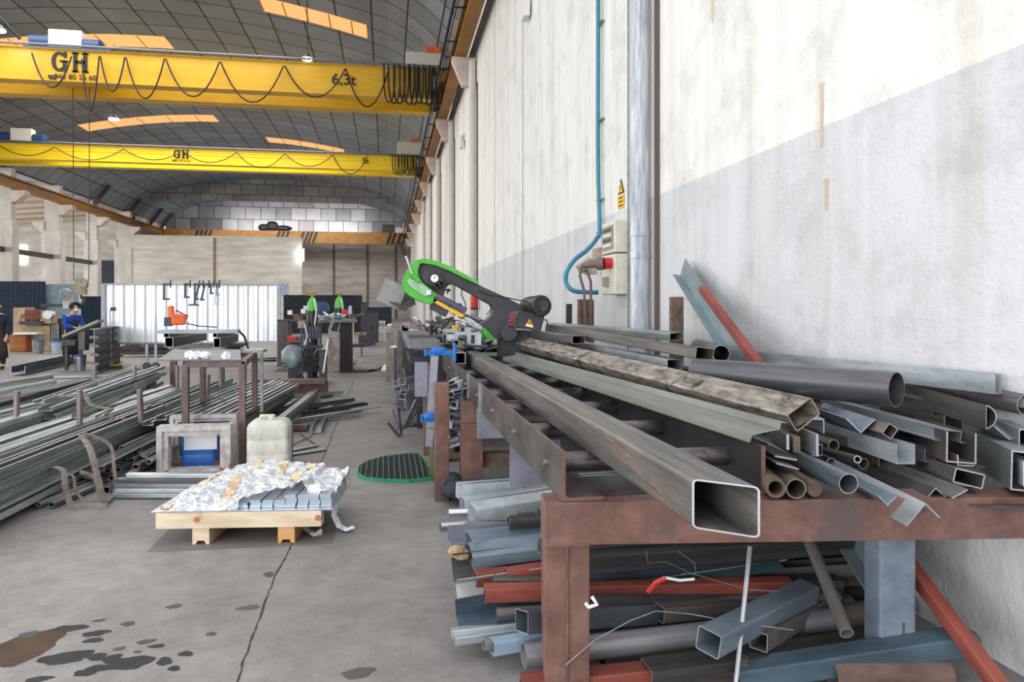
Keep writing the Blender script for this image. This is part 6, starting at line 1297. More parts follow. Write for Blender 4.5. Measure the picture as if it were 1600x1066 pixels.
# trailing film
for pts, wd, lb in (([(520, 775), (524, 790), (522, 805), (530, 822), (542, 828), (552, 824)], .03, 'clear film strip trailing to the floor right of the pallet'), ([(455, 814), (468, 820), (480, 828), (492, 836), (502, 832)], .03, 'scrunched clear film under the right end of the pallet')):
    P_ = [AT(x, y, z=max(.02, .25 - (y - 775) * .0045)) for x, y in pts]; b = B(); b.path(P_, .012, 6, 0, flat=wd); o = b.build('plastic_strip', film, smooth=True); tag(o, lb, 'plastic film')

# ================= FLOOR SCRAP (centre) =================
bar('ibeam', .16, .2, AT(438, 606, z=.12), AT(513, 604, z=.12), brown, 'short brown beam lying across the far end of the scrap area', t=.014)
bar('rect', .16, .1, AT(402, 597, z=.28), AT(509, 596, z=.28), mat('rusty_top', (92, 74, 70), (120, 100, 96), .6, .2, (5, 2, 5)), 'long rusty tube lying on the short brown beam', t=.008)
SC = [('chan', .12, .09, 495, 672, 507, 646, galv2, 'grey channel lying open-ended beside the floor crack'), ('rect', .1, .07, 462, 650, 483, 640, darker, 'dark tube pointing right in the floor scrap'), ('chan', .14, .08, 460, 636, 474, 634, dark, 'short dark trough in the floor scrap'),
      ('flat', .10, .01, 449, 711, 508, 702, galv2, 'pale flat bar nearest the pallet, pointing right'), ('flat', .08, .01, 449, 705, 495, 696, galv2, 'second pale flat bar behind the nearest one'), ('rod', .015, .015, 470, 678, 494, 695, rust, 'thin rusty rod crossing the pale flats'), ('rod', .015, .015, 452, 698, 488, 680, dark, 'thin dark rod crossing the rusty rod'),
      ('rect', .07, .05, 484, 636, 502, 636, darker, 'dark tube end near the floor crack'), ('pipe', .1, .1, 503, 637, 510, 634, dark, 'short dark pipe stub beside the floor crack'), ('rect', .1, .08, 452, 668, 482, 668, rust, 'rusty block of tube in the middle of the scrap'), ('flat', .08, .01, 495, 628, 509, 627, white, 'small white strip lying beyond the scrap'),
      ('flat', .06, .012, 478, 655, 489, 640, galv2, 'thin grey flat standing at a slant in the scrap'), ('angle', .06, .06, 455, 655, 458, 632, dark, 'dark angle pointing away from the camera in the scrap')]
for k, w_, h_, x0, y0, x1, y1, mm, lb in SC: bar(k, w_, h_, AT(x0, y0, z=h_ / 2 + .01), AT(x1, y1, z=h_ / 2 + .01), mm, lb, t=.006)
q_ = random.Random(61)
for i in range(22):
    x, y = q_.uniform(405, 452), q_.uniform(622, 664); p = AT(x, y, z=.03 + .1 * q_.random()); a = q_.uniform(.5, 1.5); v_ = Vector((math.cos(a), math.sin(a), 0))
    bar(q_.choice(['flat', 'flat', 'angle', 'chan']), .09, .012 if i % 2 else .05, p, p + v_ * q_.uniform(.8, 1.8), q_.choice([dark, darker, galv2, greenish]), 'strip of steel in the loose fan of scrap right of the table legs', 'strips in the fan of scrap right of the table', t=.005)
for i in range(12):
    x, y = q_.uniform(418, 500), q_.uniform(570, 584); p = AT(x, y, z=.04); 
    bar('flat', .12, .02, p, p + Vector((q_.uniform(.5, 2), q_.uniform(-.3, .3), 0)), q_.choice([galv2, dark, rust]), 'flat offcut lying on the floor in front of the welding area', 'flat offcuts in front of the welding area')
# bars lying far behind the screen bottom
for i in range(14):
    p = AT(170 + i * 5, 545 + (i % 4) * 4, d=24); p.z = .1 + .06 * (i % 6)
    bar('rect', .12, .08, p, p + Vector((3.2, .8, 0)), q_.choice([dark, darker, rust]), 'dark bar in the stack on the floor behind the screen', 'dark bars behind the screen', t=.008)
for i in range(6):
    p = AT(380 + i * 8, 556 + (i % 3) * 3, d=22); p.z = .06
    bar('flat', .3, .03, p, p + Vector((2.2, 1.2, 0)), greenish, 'green-grey sheet lying on the floor behind the right end of the screen', 'green-grey sheets behind the screen')
# I-beam stack at left of the screen
for i in range(5):
    p = AT(147, 532 + i * 7.5, d=17.6); p.z = 1.0 - i * .215 + .02
    if p.z < .1: p.z = .1
    bar('ibeam', .2, .2, p, p + Vector((-.6, 3.5, 0)), darker, ['topmost', 'second', 'third', 'fourth', 'lowest'][i] + ' beam of the stack ending just left of the screen post', t=.02, edge=mat('pale_end', (150, 150, 150), None, .6))
ch = AT(20, 581, z=.12); bar('chan', .3, .16, AT(28, 578, z=.15), AT(118, 558, z=.15), bluedark, 'long dark blue-grey channel lying on the floor before the masked worker', t=.012)
bar('flat', .3, .03, AT(84, 590, z=.03), AT(180, 586, z=.03), galv, 'pale strip lying flat on the floor beyond the rack')
def bucket(px, py, hpx, lab, m, top=None):
    c = AT(px, py, z=0); d = (c.y) / ray(px, py).y; h = hpx * d / FPX; r = h * .42
    t = thing('bucket', c, lab, 'bucket')
    B().lathe(c, [(r * .85, 0), (r, h), (r * 1.04, h), (r * 1.04, h - .02), (r * .97, h - .03), (r * .82, .02), (0, .02)]).build('pail', m, t, smooth=True)
    B().path([c + Vector((r * math.cos(math.radians(a)), -.02 - r * .2, h - .02 - .12 * math.sin(math.radians(a)))) for a in range(0, 181, 20)], .006, 5).build('handle', charcoal, t)
    if top: B().cyl(c + Vector((0, 0, h - .02)), c + Vector((0, 0, h + .06)), r * .95, n=16).build('contents', top, t)
bucket(125, 579, 21, 'shiny metal pail with blue lining in front of the stacked beams', chrome, mat('blue_liner', (30, 90, 140), None, .5))
bucket(60, 553, 20, 'dull pail with blue rim beside the machine, left one', galv2, mat('blue_liner2', (40, 100, 150), None, .5))
bucket(88, 553, 18, 'pale pail right of the machine, behind the masked worker', mat('paint_pail', (170, 186, 194), None, .5), blue)
# ================= LEFT BACKGROUND =================
def pbox(t, name, x0, y0, x1, y1, d, dep, m, bevel=.0, floor_=False):
    a = AT(x0, y1, d=d); c = AT(x1, y0, d=d); z0 = 0 if floor_ else max(a.z, 0)
    return B().bb(a.x, c.x, a.y, a.y + dep, z0, c.z).build(name, m, t, bevel=bevel)
def tb(name, x0, y0, x1, y1, d, dep, m, label, cat, group=None, bevel=0, floor_=False):
    return tag(pbox(None, name, x0, y0, x1, y1, d, dep, m, bevel, floor_), label, cat, group)
def corr(name, x0, y0, x1, y1, d, n, m, label):
    a = AT(x0, y1, d=d); c = AT(x1, y0, d=d); vs = []
    for i in range(n * 2 + 1):
        x = a.x + (c.x - a.x) * i / (2 * n); y = a.y + (.06 if i % 2 else 0); vs += [(x, y, 0), (x, y, c.z), (x, y + .02, 0), (x, y + .02, c.z)]
    fs = []
    for i in range(2 * n): k = 4 * i; fs += [(k, k + 4, k + 5, k + 1), (k + 2, k + 3, k + 7, k + 6), (k + 1, k + 5, k + 7, k + 3)]
    b = B(); b.add(vs, fs); return tag(b.build(name, m), label, 'fence panel')
corr('sheet_fence', -80, 439, 60, 470, 34, 22, bluepanel, 'dark blue sheet fence at the far left behind the machines')
corr('sheet_fence', 62, 444, 118, 470, 35, 22, palepanel, 'pale grey corrugated fence between the dark blue ones')
corr('sheet_fence', 128, 463, 164, 500, 33, 8, mat('teal_blue_sheet', (22, 44, 58), (34, 60, 74), .6, .1, (2, 2, 6)), 'dark teal fence panel behind the masked worker')
tb('sheet_fence', 443, 461, 565, 500, 45, .1, mat('navy_board', (26, 34, 44), (42, 50, 60), .7, 0, (2, 2, 2)), 'wide dark board fence behind the gas cylinders', 'fence panel', floor_=True)
tb('sheet_fence', 562, 480, 612, 500, 62, .1, bluepanel, 'far dark blue fence at the end of the aisle', 'fence panel', floor_=True)
# machines at far left
t = thing('press_machine', AT(50, 550, d=27), 'old cream and rust machine tool standing behind the leather-aproned worker', 'machine')
mc = mat('machine_cream', (170, 140, 108), (206, 180, 146), .6, 0, (3, 3, 3), c3=(110, 60, 36), s3=1.6, t3=.55)
pbox(t, 'column', 20, 481, 38, 522, 27, .8, mc, .03); pbox(t, 'body', 30, 508, 74, 552, 27, .9, mc, .03, True); pbox(t, 'bed', 14, 523, 38, 554, 26.5, .6, mat('rust_orange', (150, 84, 40), (180, 120, 70), .8, 0, (3, 3, 3)), .03, True)
pbox(t, 'head', 38, 484, 62, 500, 26.8, .7, mat('machine_red', (104, 50, 40), (140, 80, 60), .6, 0, (3, 3, 3)), .02); pbox(t, 'table', 30, 502, 62, 508, 26.6, .8, charcoal); pbox(t, 'tray', 20, 520, 54, 523, 26.3, .6, white)
pbox(t, 'motor', 62, 486, 78, 506, 26.9, .6, mc, .02); c = AT(74, 492, d=26.8); B().cyl(c, c + Vector((0, .3, 0)), .16).build('wheel', chrome, t)
tb('tool_cabinet', 72, 498, 94, 555, 27.5, .7, charcoal, 'dark open shelf unit right of the old machine', 'shelf', floor_=True)
for i in range(4): tag(B().cyl(AT(78 + i * 4, 530, d=27.3), AT(78 + i * 4, 506, d=27.3), .05, n=8).build('canister', galv2), 'pale canister standing in front of the dark shelf unit', 'canister', 'pale canisters by the shelf unit')
tb('dark_beam', 64, 475, 100, 480, 30, .3, charcoal, 'dark beam before the pale corrugated fence', 'beam')
tb('white_machine', 98, 462, 108, 482, 29, .3, offwhite, 'small pale machine head left of the masked worker', 'machine')
tag(B().cyl(AT(103, 461, d=28.8), AT(103, 459, d=29.3), .22, n=14).build('pulley_drum', galv2), 'grey drum on top of the small pale machine head', 'drum')
# workbench of the masked worker
t = thing('work_support', AT(118, 560, d=18.8), 'tilted work stand with clamps carrying the plate the masked worker grinds', 'work stand')
a = AT(97, 525, d=18.7); c = AT(152, 501, d=19.0); 
b = B(); b.ext([(a.x, a.y, a.z - .05), (c.x, c.y, c.z - .05), (c.x, c.y, c.z + .02), (a.x, a.y, a.z + .02)], (0, .45, 0)); b.build('plate', mat('khaki_plate', (150, 146, 132), (176, 172, 160), .6, .2, (3, 3, 3)), t)
pbox(t, 'beam', 97, 532, 116, 540, 18.8, .3, darker); pbox(t, 'stand', 122, 520, 132, 548, 18.9, .3, mat('stand_grey', (96, 90, 84), (120, 114, 106), .7, .1, (4, 4, 4)), .01); pbox(t, 'leg', 123, 545, 127, 566, 18.9, .08, charcoal, floor_=True); pbox(t, 'leg', 101, 540, 105, 566, 18.9, .08, charcoal, floor_=True)
tb('lead_bundle', 118, 552, 150, 573, 21, .8, mat('brick_debris', (120, 90, 74), (170, 140, 116), .9, 0, (9, 9, 9)), 'low bundle of brownish blocks behind the shiny pail', 'blocks') if 0 else None
tb('wood_block_row', 90, 567, 150, 573, 21, .5, mat('brick_debris', (110, 80, 64), (170, 140, 116), .9, 0, (9, 9, 9)), 'low row of brownish timber on the floor behind the shiny pail', 'timber')

# ================= PEOPLE =================
def skinned(name, joints, edges, m, parent, sub=2, root=0):
    me = bpy.data.meshes.new(name); org = ORG[parent.name]
    me.from_pydata([Vector(j[:3]) - org for j in joints], edges, []); me.materials.append(m)
    o = bpy.data.objects.new(name, me); COL.objects.link(o); o.parent = parent; ORG[o.name] = org
    bm = bmesh.new(); bm.from_mesh(me); lay = bm.verts.layers.skin.verify()
    for i, v_ in enumerate(bm.verts):
        r = joints[i][3]; rr_ = r if isinstance(r, tuple) else (r, r); v_[lay].radius = rr_; v_[lay].use_root = (i == root)
    bm.to_mesh(me); bm.free()
    s = o.modifiers.new('skin', 'SKIN'); s.use_smooth_shade = True
    sb = o.modifiers.new('sub', 'SUBSURF'); sb.levels = sub; sb.render_levels = sub
    return o
def hand(pos, d, up, name, parent, m=None):
    """palm and five curled fingers; d = direction of fingers"""
    d = d.normalized(); s = d.cross(up).normalized(); n = s.cross(d); J = [(*pos, .026), (*(pos + d * .05), .03), (*(pos + d * .085), .03)]; E = [(0, 1), (1, 2)]
    for k, ln in enumerate((.07, .082, .078, .06)):
        b0 = pos + d * .09 + s * (-.03 + .02 * k); i = len(J); J += [(*b0, .0095), (*(b0 + d * ln * .5 - n * .008), .009), (*(b0 + d * ln * .85 - n * .03), .0085), (*(b0 + d * ln * .9 - n * .05), .0075)]
        E += [(2, i), (i, i + 1), (i + 1, i + 2), (i + 2, i + 3)]
    b0 = pos + d * .03 - s * .035; i = len(J); J += [(*b0, .012), (*(b0 + d * .035 - s * .02 - n * .015), .0105), (*(b0 + d * .06 - s * .015 - n * .035), .009)]; E += [(0, i), (i, i + 1), (i + 1, i + 2)]
    return skinned(name, J, E, m or skin, parent, 1)
def person(base, pose, label, mats, bend=0, apron=None, hood=None, hair=None, arms=None, face=(0, -1, 0), mask=False):
    """base: ground point; facing dir f; bend = forward lean in radians"""
    t = thing('person', base, label, 'person'); f = Vector(pose).normalized(); r = f.cross(Vector((0, 0, 1))).normalized(); Z = Vector((0, 0, 1))
    def W(x, y, z): return base + r * x + f * y + Z * z
    hip = .92; sb, cb = math.sin(bend), math.cos(bend)
    def T(x, y, h): return W(x, y * cb + h * sb, hip + h * cb - y * sb)       # torso space from the hip
    j_sh = .50; headc = T(0, .02 + .05 * bend, .72)
    L_, R_ = arms
    body = [(*W(0, 0, hip), (.15, .11)), (*T(0, 0, .2), (.14, .1)), (*T(0, 0, .38), (.17, .115)), (*T(0, 0, .5), (.12, .09)), (*T(0, .01, .58), .055), (*T(0, .02 + .03 * bend, .66), (.075, .085)), (*T(0, .02 + .05 * bend, .76), (.078, .095)), (*T(0, .02 + .05 * bend, .84), (.05, .06))]
    E = [(0, 1), (1, 2), (2, 3), (3, 4), (4, 5), (5, 6), (6, 7)]
    for s, A_ in ((-1, L_), (1, R_)):
        i = len(body); body += [(*T(.19 * s, 0, .48), .06), (*W(*A_[0]), .045), (*W(*A_[1]), .03)]; E += [(3, i), (i, i + 1), (i + 1, i + 2)]
        i = len(body); body += [(*W(.1 * s, 0, hip - .08), .085), (*W(.11 * s, .02, .5), .06), (*W(.12 * s, -.02, .09), .04), (*W(.12 * s, .12, .04), .035)]; E += [(0, i), (i, i + 1), (i + 1, i + 2), (i + 2, i + 3)]
    skinned('body', body, E, skin, t, 2)
    jk = [(*T(0, 0, -.02), (.19, .14)), (*T(0, 0, .2), (.18, .135)), (*T(0, 0, .38), (.2, .14)), (*T(0, 0, .52), (.14, .115)), (*T(0, .01, .575), .075)]; EJ = [(0, 1), (1, 2), (2, 3), (3, 4)]
    for s, A_ in ((-1, L_), (1, R_)):
        i = len(jk); a1 = Vector(W(*A_[0])); a2 = Vector(W(*A_[1])); jk += [(*T(.2 * s, 0, .47), .08), (*a1, .062), (*(a1.lerp(a2, .9)), .045)]; EJ += [(2, i), (i, i + 1), (i + 1, i + 2)]
    skinned('jacket', jk, EJ, mats[0], t, 2)
    tr = [(*W(0, 0, hip - .02), (.17, .13))]; ET = []
    for s in (-1, 1):
        i = len(tr); tr += [(*W(.1 * s, 0, hip - .14), .11), (*W(.115 * s, .03, .5), .085), (*W(.125 * s, -.01, .12), .07)]; ET += [(0, i), (i, i + 1), (i + 1, i + 2)]
    skinned('trousers', tr, ET, mats[1], t, 2)
    for s in (-1, 1): skinned('shoe', [(*W(.12 * s, -.05, .05), .05), (*W(.12 * s, .08, .045), .05), (*W(.12 * s, .18, .035), .04)], [(0, 1), (1, 2)], black, t, 1)
    for s, A_ in ((-1, L_), (1, R_)):
        a1 = Vector(W(*A_[0])); a2 = Vector(W(*A_[1])); hand(a2, (a2 - a1), Z if abs((a2 - a1).normalized().z) < .8 else f, 'hand', t)
    # face
    fd = (r * face[0] + f * face[1] + Z * face[2]).normalized(); fr = fd.cross(Z).normalized(); fu = fr.cross(fd); hc = T(0, .02 + .05 * bend, .755)
    for s in (-1, 1): B().sph(hc + fd * .095 + fr * .03 * s + fu * .02, .011, 8).build('eye', black, t); B().sph(hc + fr * .085 * s, (.02, .02, .035), 8).build('ear', skin, t, smooth=True)
    B().ext([hc + fd * .09 + fr * .015 + fu * -.02, hc + fd * .09 - fr * .015 + fu * -.02, hc + fd * .09 + fu * .03], fd * .03).build('nose', skin, t, smooth=True)
    B().box(hc + fd * .095 - fu * .045, (.045, .02, .008)).build('mouth', mat('lip', (160, 90, 84), None, .6), t)
    if hair: B().sph(hc + fu * .065 - fd * .03, (.094, .1, .075), 14).build('hair', hair, t, smooth=True)
    if hood:
        b = B(); n = 14; vs = []
        for i in range(9):
            th = math.pi * (.02 + .62 * i / 8)
            for k in range(n):
                a = math.radians(48) + (2 * math.pi - math.radians(96)) * k / (n - 1); rad = .155 * math.sin(th) + .0; q = hc - fd * .01 + fu * (.13 * math.cos(th) + .02) + (fd * math.cos(a) + fr * math.sin(a)) * rad
                vs.append(q)
        b.add(vs, [(i * n + k, i * n + k + 1, (i + 1) * n + k + 1, (i + 1) * n + k) for i in range(8) for k in range(n - 1)])
        o = b.build('hood', hood, t, smooth=True); sm = o.modifiers.new('s', 'SOLIDIFY'); sm.thickness = .02
    if mask: B().sph(hc + fd * .105 - fu * .03, (.05, .05, .05), 12).build('face_mask', white, t, smooth=True)
    if apron:
        vs = []; hs_ = [(.42, .13, .155), (.2, .16, .16), (-.05, .2, .16), (-.35, .24, .17), (-.62, .26, .18)]
        for h, w_, y in hs_:
            for k in range(9):
                a = (k / 8 - .5) * 2; q = T(a * w_, y - .10 * a * a, h) if h >= 0 else W(a * w_, y - .10 * a * a, hip + h)
                vs.append(q)
        b = B(); b.add(vs, [(i * 9 + k, i * 9 + k + 1, (i + 1) * 9 + k + 1, (i + 1) * 9 + k) for i in range(4) for k in range(8)]); o = b.build('apron', apron, t, smooth=True); sm = o.modifiers.new('s', 'SOLIDIFY'); sm.thickness = .01
    return t
g1 = AT(112, 566, z=0); g1 = Vector((g1.x, 21.9 + 1.4, 0)); g1 = AT(110, 571, z=0)
person(g1, (.75, -.62, 0), 'worker in a dark hood, white mask and blue jacket bent over the tilted plate', (blueclo, navy), bend=.26, hood=navy, mask=True, arms=(((-.26, .18, 1.12), (-.1, .42, 1.02)), ((.28, .26, 1.14), (.16, .55, 1.08))), face=(.1, .9, -.35), apron=mat('dark_apron', (34, 28, 38), (50, 42, 52), .85, 0, (9, 9, 9)))
g2 = AT(-4, 577, z=0)
person(g2, (.25, -1, 0), 'worker in a long brown leather apron, cut by the left picture edge', (navy, navy), bend=.05, hair=black, arms=(((-.27, .02, 1.1), (-.24, .2, .88)), ((.27, .02, 1.1), (.24, .2, .88))), face=(0, 1, -.1), apron=brownclo)

# ================= WELDING AREA =================
def cylinder(px, top, d, label, hose=True):
    p = AT(px, top, d=d); h = 1.42; r = .115; h = 1.78; z0 = p.z - h - .12
    t = thing('gas_cylinder', (p.x, p.y, max(0, z0)), label, 'gas cylinder'); c = Vector((p.x, p.y, 0))
    zt = p.z - .12
    B().lathe(c, [(0, z0), (r, z0), (r, zt - .28)], 20).build('cylinder_body', mat('bottle_black', (20, 24, 26), (34, 40, 42), .35, .1, (3, 3, 3)), t, smooth=True)
    B().lathe(c, [(r, zt - .28), (r, zt - .2), (r * .85, zt - .09), (r * .5, zt - .01), (.03, zt), (.03, zt + .05), (0, zt + .05)], 20).build('shoulder', green, t, smooth=True)
    B().bb(p.x - .03, p.x + .03, p.y - .03, p.y + .03, zt + .03, zt + .12).bb(p.x - .1, p.x + .08, p.y - .05, p.y + .03, zt + .05, zt + .1).cyl((p.x + .07, p.y - .02, zt + .1), (p.x + .07, p.y - .06, zt + .1), .028).cyl((p.x - .07, p.y - .02, zt + .08), (p.x - .07, p.y - .06, zt + .08), .028).build('regulator', mat('brass', (130, 104, 60), None, .4, .6), t)
    if hose: B().path([(p.x + .05, p.y - .14, zt), (p.x + .1, p.y - .16, zt - .3), (p.x + .06, p.y - .16, zt - .6), (p.x - .04, p.y - .16, zt - .95)], .014, 6).build('gas_hose', white, t, smooth=True)
cylinder(488, 457, 15.8, 'nearer black gas cylinder with a green shoulder on the welding trolley')
cylinder(530, 457, 18.5, 'farther black gas cylinder with a green shoulder behind the cluttered bench')
# trolley
o = AT(486, 575, d=15.6); o.z = 0
t = thing('welding_trolley', o, 'dark welding trolley with wire drum and cables carrying the nearer gas cylinder', 'welding trolley')
pbox(t, 'platform', 466, 576, 506, 582, 15.6, .7, charcoal); pbox(t, 'welder_case', 474, 544, 498, 576, 15.7, .5, mat('case_dark', (34, 36, 44), (52, 54, 62), .5, .1, (5, 5, 5)), .02)
pbox(t, 'feeder', 476, 510, 496, 530, 15.6, .35, mat('feeder_grey', (96, 96, 108), (60, 60, 70), .5, .2, (5, 5, 5)), .01); pbox(t, 'frame_rail', 470, 540, 502, 545, 15.55, .5, bluedark)
for x in (471, 500): c = AT(x, 560, d=15.5); B().cyl(AT(x, 580, d=15.5), AT(x, 512, d=15.55), .018, n=8).build('handle_tube', bluedark, t)
c = AT(483, 568, d=15.3); B().cyl(c, c + Vector((0, .2, 0)), .17, n=22).build('wire_drum', black, t, smooth=True)
c = AT(497, 556, d=15.4)
B().path([c + Vector((.08 * math.cos(a * .6), -.03, .16 * math.sin(a * .6) - .02)) for a in range(12)], .02, 6).build('cable_coil', mat('orange_coil', (150, 96, 60), None, .6), t, smooth=True)
b = B()
for k in range(4): b.path([AT(478 + k * 4, 505, d=15.4), AT(474 + k * 6, 522, d=15.35), AT(480 + k * 3, 545, d=15.35), AT(474 + k * 5, 572, d=15.2), AT(490 + k * 4, 580, d=15.2)], .011, 6)
b.build('torch_cables', black, t, smooth=True)
B().path([AT(476, 506, d=15.3), AT(480, 525, d=15.3), AT(476, 540, d=15.3)], .012, 6).build('gas_hose', white, t, smooth=True)
for x in (468, 503): c = AT(x, 580, d=15.4); B().cyl((c.x, c.y, .1), (c.x, c.y + .06, .1), .1, n=16).build('wheel', black, t)
tb('helmet_box', 465, 502, 476, 513, 15.5, .2, mat('tan_gloves', (176, 160, 140), (130, 110, 90), .8, 0, (9, 9, 9)), 'tan welding gloves lying on the trolley handle', 'gloves')
# red welder and silver tarp
t = thing('welding_machine', AT(457, 560, d=16.4), 'small red-fronted welding machine left of the trolley', 'welding machine')
pbox(t, 'case', 449, 526, 470, 545, 16.4, .5, mat('grey_case', (110, 100, 92), None, .6), .01); pbox(t, 'front_panel', 449, 526, 463, 535, 16.35, .04, redp); pbox(t, 'stand', 450, 545, 470, 572, 16.5, .4, charcoal, floor_=True)
c = AT(457, 557, d=16.0); o = B().sph(c, (.24, .18, .26), 16).build('tarp_bundle', mat('silver_tarp', (128, 140, 144), (176, 190, 192), .5, .2, (5, 5, 3)), smooth=True)
for v_ in o.data.vertices: v_.co += Vector((noise.noise(v_.co * 9), noise.noise(v_.co * 7 + Vector((5, 0, 0))), noise.noise(v_.co * 8))) * .06
tag(o, 'silver tarp bundle under the red-fronted welding machine', 'tarp')
# workbench behind
t = thing('workbench', AT(460, 550, d=21), 'dark steel workbench in front of the board fence', 'workbench')
pbox(t, 'top', 436, 501, 500, 506, 20.5, .9, charcoal); pbox(t, 'drawer_unit', 436, 507, 450, 545, 20.6, .8, darker, floor_=True); pbox(t, 'back_shelf', 457, 491, 482, 494, 20.8, .3, rust); pbox(t, 'leg', 458, 494, 460, 501, 20.8, .1, rust); pbox(t, 'leg', 478, 494, 480, 501, 20.8, .1, rust); pbox(t, 'leg', 494, 506, 497, 548, 20.6, .1, charcoal, floor_=True)
for (x0, y0, x1, y1, m_, lb, ct) in ((449, 485, 456, 492, white, 'white box standing on the left end of the workbench', 'box'), (470, 483, 477, 490, white, 'white cup on the back shelf of the workbench', 'cup'), (474, 478, 480, 484, mat('helmet_white', (214, 214, 214), None, .4), 'white helmet on the back shelf of the workbench', 'helmet')): tb('bench_item', x0, y0, x1, y1, 20.4, .15, m_, lb, ct, bevel=.01)
for o_ in [x for x in COL.objects if x.name.startswith('bench_item')]: o_.name = {'box': 'white_box', 'cup': 'cup', 'helmet': 'helmet'}[o_['category']]
c = AT(502, 482, d=22); tag(B().cyl(c + Vector((0, 0, 0)), c + Vector((0, .4, 0)), .22, n=20).build('blue_drum', mat('deep_blue', (18, 48, 96), None, .4), smooth=True), 'round dark blue drum behind the nearer gas cylinder', 'drum')
t = thing('cluttered_bench', AT(535, 545, d=18), 'bench with a pale cluttered top beside the farther gas cylinder', 'workbench')
pbox(t, 'top', 497, 500, 556, 504, 18, .9, mat('pale_top', (140, 136, 128), None, .6)); pbox(t, 'cabinet', 531, 508, 549, 547, 18.1, .8, mat('black_cabinet', (26, 24, 22), None, .6), floor_=True); pbox(t, 'leg', 551, 504, 553, 537, 18, .08, mat('cream_leg', (190, 176, 160), None, .6)); pbox(t, 'leg', 500, 504, 502, 540, 18.2, .1, charcoal)
q_ = random.Random(71)
for i, (x, y, w_, h_, m_, lb) in enumerate([(505, 497, 14, 8, galv2, 'grey metal part at the left of the cluttered bench'), (512, 495, 4, 10, galv2, 'upright grey fitting on the cluttered bench'), (529, 495, 7, 7, mat('blue_bottle', (70, 130, 170), None, .4), 'light blue container on the cluttered bench'), (547, 487, 5, 18, mat('pale_blue_bottle', (160, 190, 210), None, .3), 'tall pale blue bottle on the cluttered bench'), (539, 489, 12, 10, redp, 'red object behind the blue container on the bench'), (540, 500, 16, 4, white, 'white papers lying on the cluttered bench'), (533, 502, 10, 4, white, 'white sheet at the front of the cluttered bench'), (549, 499, 12, 4, mat('cream_rag', (190, 180, 160), None, .9), 'cream rag on the right end of the cluttered bench')]):
    o = tb('bench_part', x - w_ / 2, y - h_ / 2, x + w_ / 2, y + h_ / 2, 17.9 + .06 * i, .15, m_, lb, lb.split(' on ')[0].split()[-1] if 0 else ['metal part', 'fitting', 'container', 'bottle', 'toolbox', 'papers', 'paper', 'rag'][i], bevel=.01)
    o.name = ['metal_part', 'fitting', 'plastic_container', 'bottle', 'toolbox', 'papers', 'paper_sheet', 'rag'][i]
# worn upright box with socket
t = thing('concrete_block', AT(523, 583, d=14.2), 'tall worn greyish pink box with a socket, standing beside the aisle', 'power box')
a = AT(512, 583, z=0); c = AT(532, 583, z=0); zt = CAMH + (480 - 518) * (a.y / ray(512, 500).y) / FPX
B().ext([(a.x, a.y, 0), (c.x, a.y, 0), (c.x, a.y, zt - .02), (a.x + .02, a.y, zt + .02)], (0, .35, 0)).build('casing', mat('worn_pink', (140, 124, 118), (176, 160, 152), .8, 0, (5, 5, 5), c3=(100, 90, 84), s3=4, t3=.6), t, bevel=.01)
B().bb(c.x, c.x + .07, a.y + .02, a.y + .4, 0, zt).build('side_casing', charcoal, t)
m_ = AT(518, 543, d=14); B().bb(m_.x - .04, m_.x + .05, a.y - .02, a.y, m_.z - .08, m_.z + .05).build('socket_plate', white, t); B().bb(m_.x - .02, m_.x + .03, a.y - .03, a.y - .02, m_.z - .02, m_.z + .02).build('socket_symbol', black, t)
B().ext([AT(512, 517, d=13.9), AT(517, 517, d=13.9), AT(524, 498, d=14.2), AT(519, 497, d=14.2)], (0, .1, 0)).build('open_flap', mat('flap_grey', (110, 108, 104), None, .7), t)
bar('rod', .03, .03, AT(505, 583, d=14.1), AT(513, 530, d=14.1), white, 'white stick leaning against the worn pink box')
tag(B().cyl(AT(495, 587, z=0), AT(495, 587, z=0) + Vector((0, 0, .26)), .045, n=10).build('white_bottle', white), 'small white bottle on the floor before the trolley', 'bottle')
tag(B().path([AT(x, y, z=.03) for x, y in ((540, 577), (555, 580), (575, 580), (592, 577), (602, 571))], .03, 6).build('floor_hose', black, smooth=True), 'black hose curving across the aisle beyond the worn box', 'hose')
c = AT(548, 570, z=0); tag(B().sph(c + Vector((0, 0, .12)), (.18, .18, .14), 12).build('clear_bag', mat('pale_bag', (170, 176, 172), (200, 204, 200), .5, 0, (9, 9, 9))), 'pale plastic bag slumped right of the worn pink box', 'bag')
t = thing('swivel_stand', AT(562, 545, d=24), 'dark stand with feet beside the far end of the bench', 'stand')
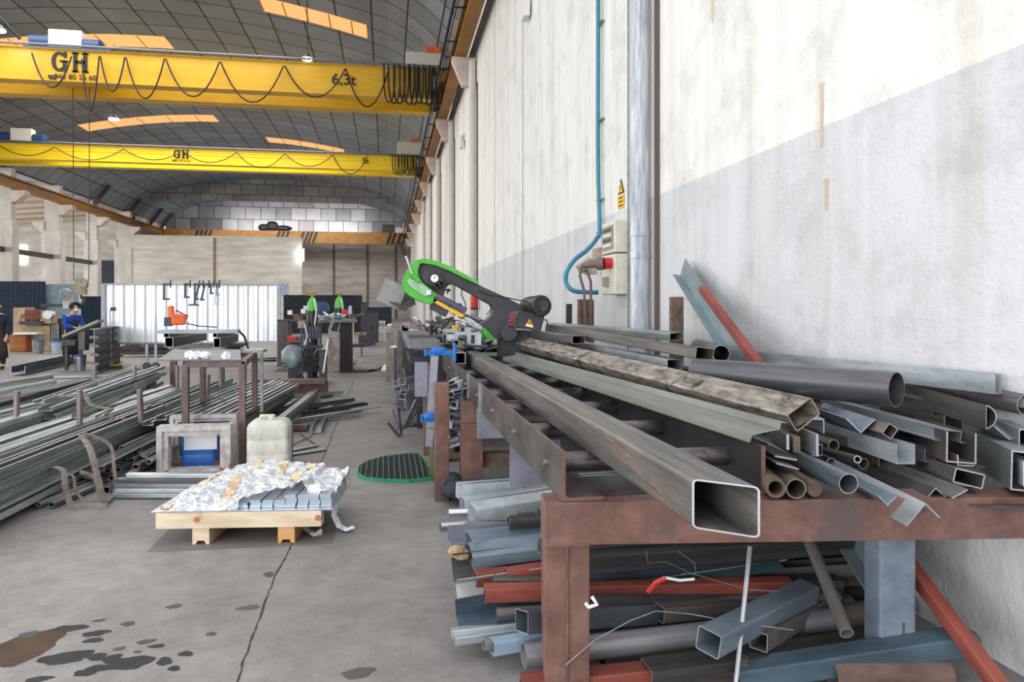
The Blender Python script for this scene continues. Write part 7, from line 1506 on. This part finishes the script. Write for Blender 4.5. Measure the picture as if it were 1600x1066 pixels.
pbox(t, 'post', 564, 475, 566, 540, 24, .08, darker, floor_=True); pbox(t, 'feet', 550, 538, 570, 543, 24, .5, charcoal); pbox(t, 'tray', 555, 520, 572, 524, 24, .4, mat('tan_tray', (150, 140, 110), None, .7))
for i, (x0, y0, x1, y1, m_) in enumerate([(568, 497, 578, 520, charcoal), (576, 505, 586, 523, bluedark), (560, 524, 575, 535, charcoal)]): tb('machine_part', x0, y0, x1, y1, 30 + i, .5, m_, ['dark machine part beside the far bench end', 'dark blue bin left of the white chair', 'low dark crate under the tan tray'][i], 'machine part', floor_=True)

# extra clutter around the benches
q_ = random.Random(81)
for i, (x, y, d, w_, h_, m_, nm, lb) in enumerate([(443, 515, 20.2, .3, .5, darker, 'steel_crate', 'dark crate under the left end of the workbench'), (466, 497, 20.2, .25, .12, rust, 'tool_tray', 'rusty tray on the workbench shelf'), (583, 500, 34, .5, .7, darker, 'machine_cabinet', 'dark machine base far back by the chair'), (570, 488, 34, .25, .9, charcoal, 'drill_stand', 'dark drill stand far back before the blue fence'), (505, 560, 15.2, .16, .3, darker, 'small_drum', 'small dark drum right of the trolley wheel'), (461, 540, 16.1, .22, .12, charcoal, 'cable_box', 'charcoal box beside the red-fronted welder')]):
    c = AT(x, y, d=d)
    if nm in ('machine_cabinet', 'drill_stand', 'steel_crate', 'foot_rail', 'small_drum'): h_ = c.z + h_ / 2; c.z = h_ / 2
    b = B(); b.box((c.x, c.y, c.z), (w_, w_ * .8, h_)); b.box((c.x, c.y - .01, c.z + h_ / 2 + .015), (w_ * 1.08, w_ * .85, .03)); o = b.build(nm, m_, bevel=.01); tag(o, lb, nm.replace('_', ' '))
for i in range(26):
    x, y = q_.uniform(503, 556), 500; c = AT(x, y, d=17.7 + .8 * q_.random()); s = q_.uniform(.03, .09)
    bar(q_.choice(['rect', 'flat', 'pipe', 'angle']), s, s * .6, c + Vector((0, 0, s)), c + Vector((q_.uniform(-.25, .25), q_.uniform(.05, .3), s + q_.uniform(0, .1))), q_.choice([galv, galv2, dark, white, rust, offwhite]), 'small metal part lying in the clutter on the bench top', 'small parts on the cluttered bench', t=.004)
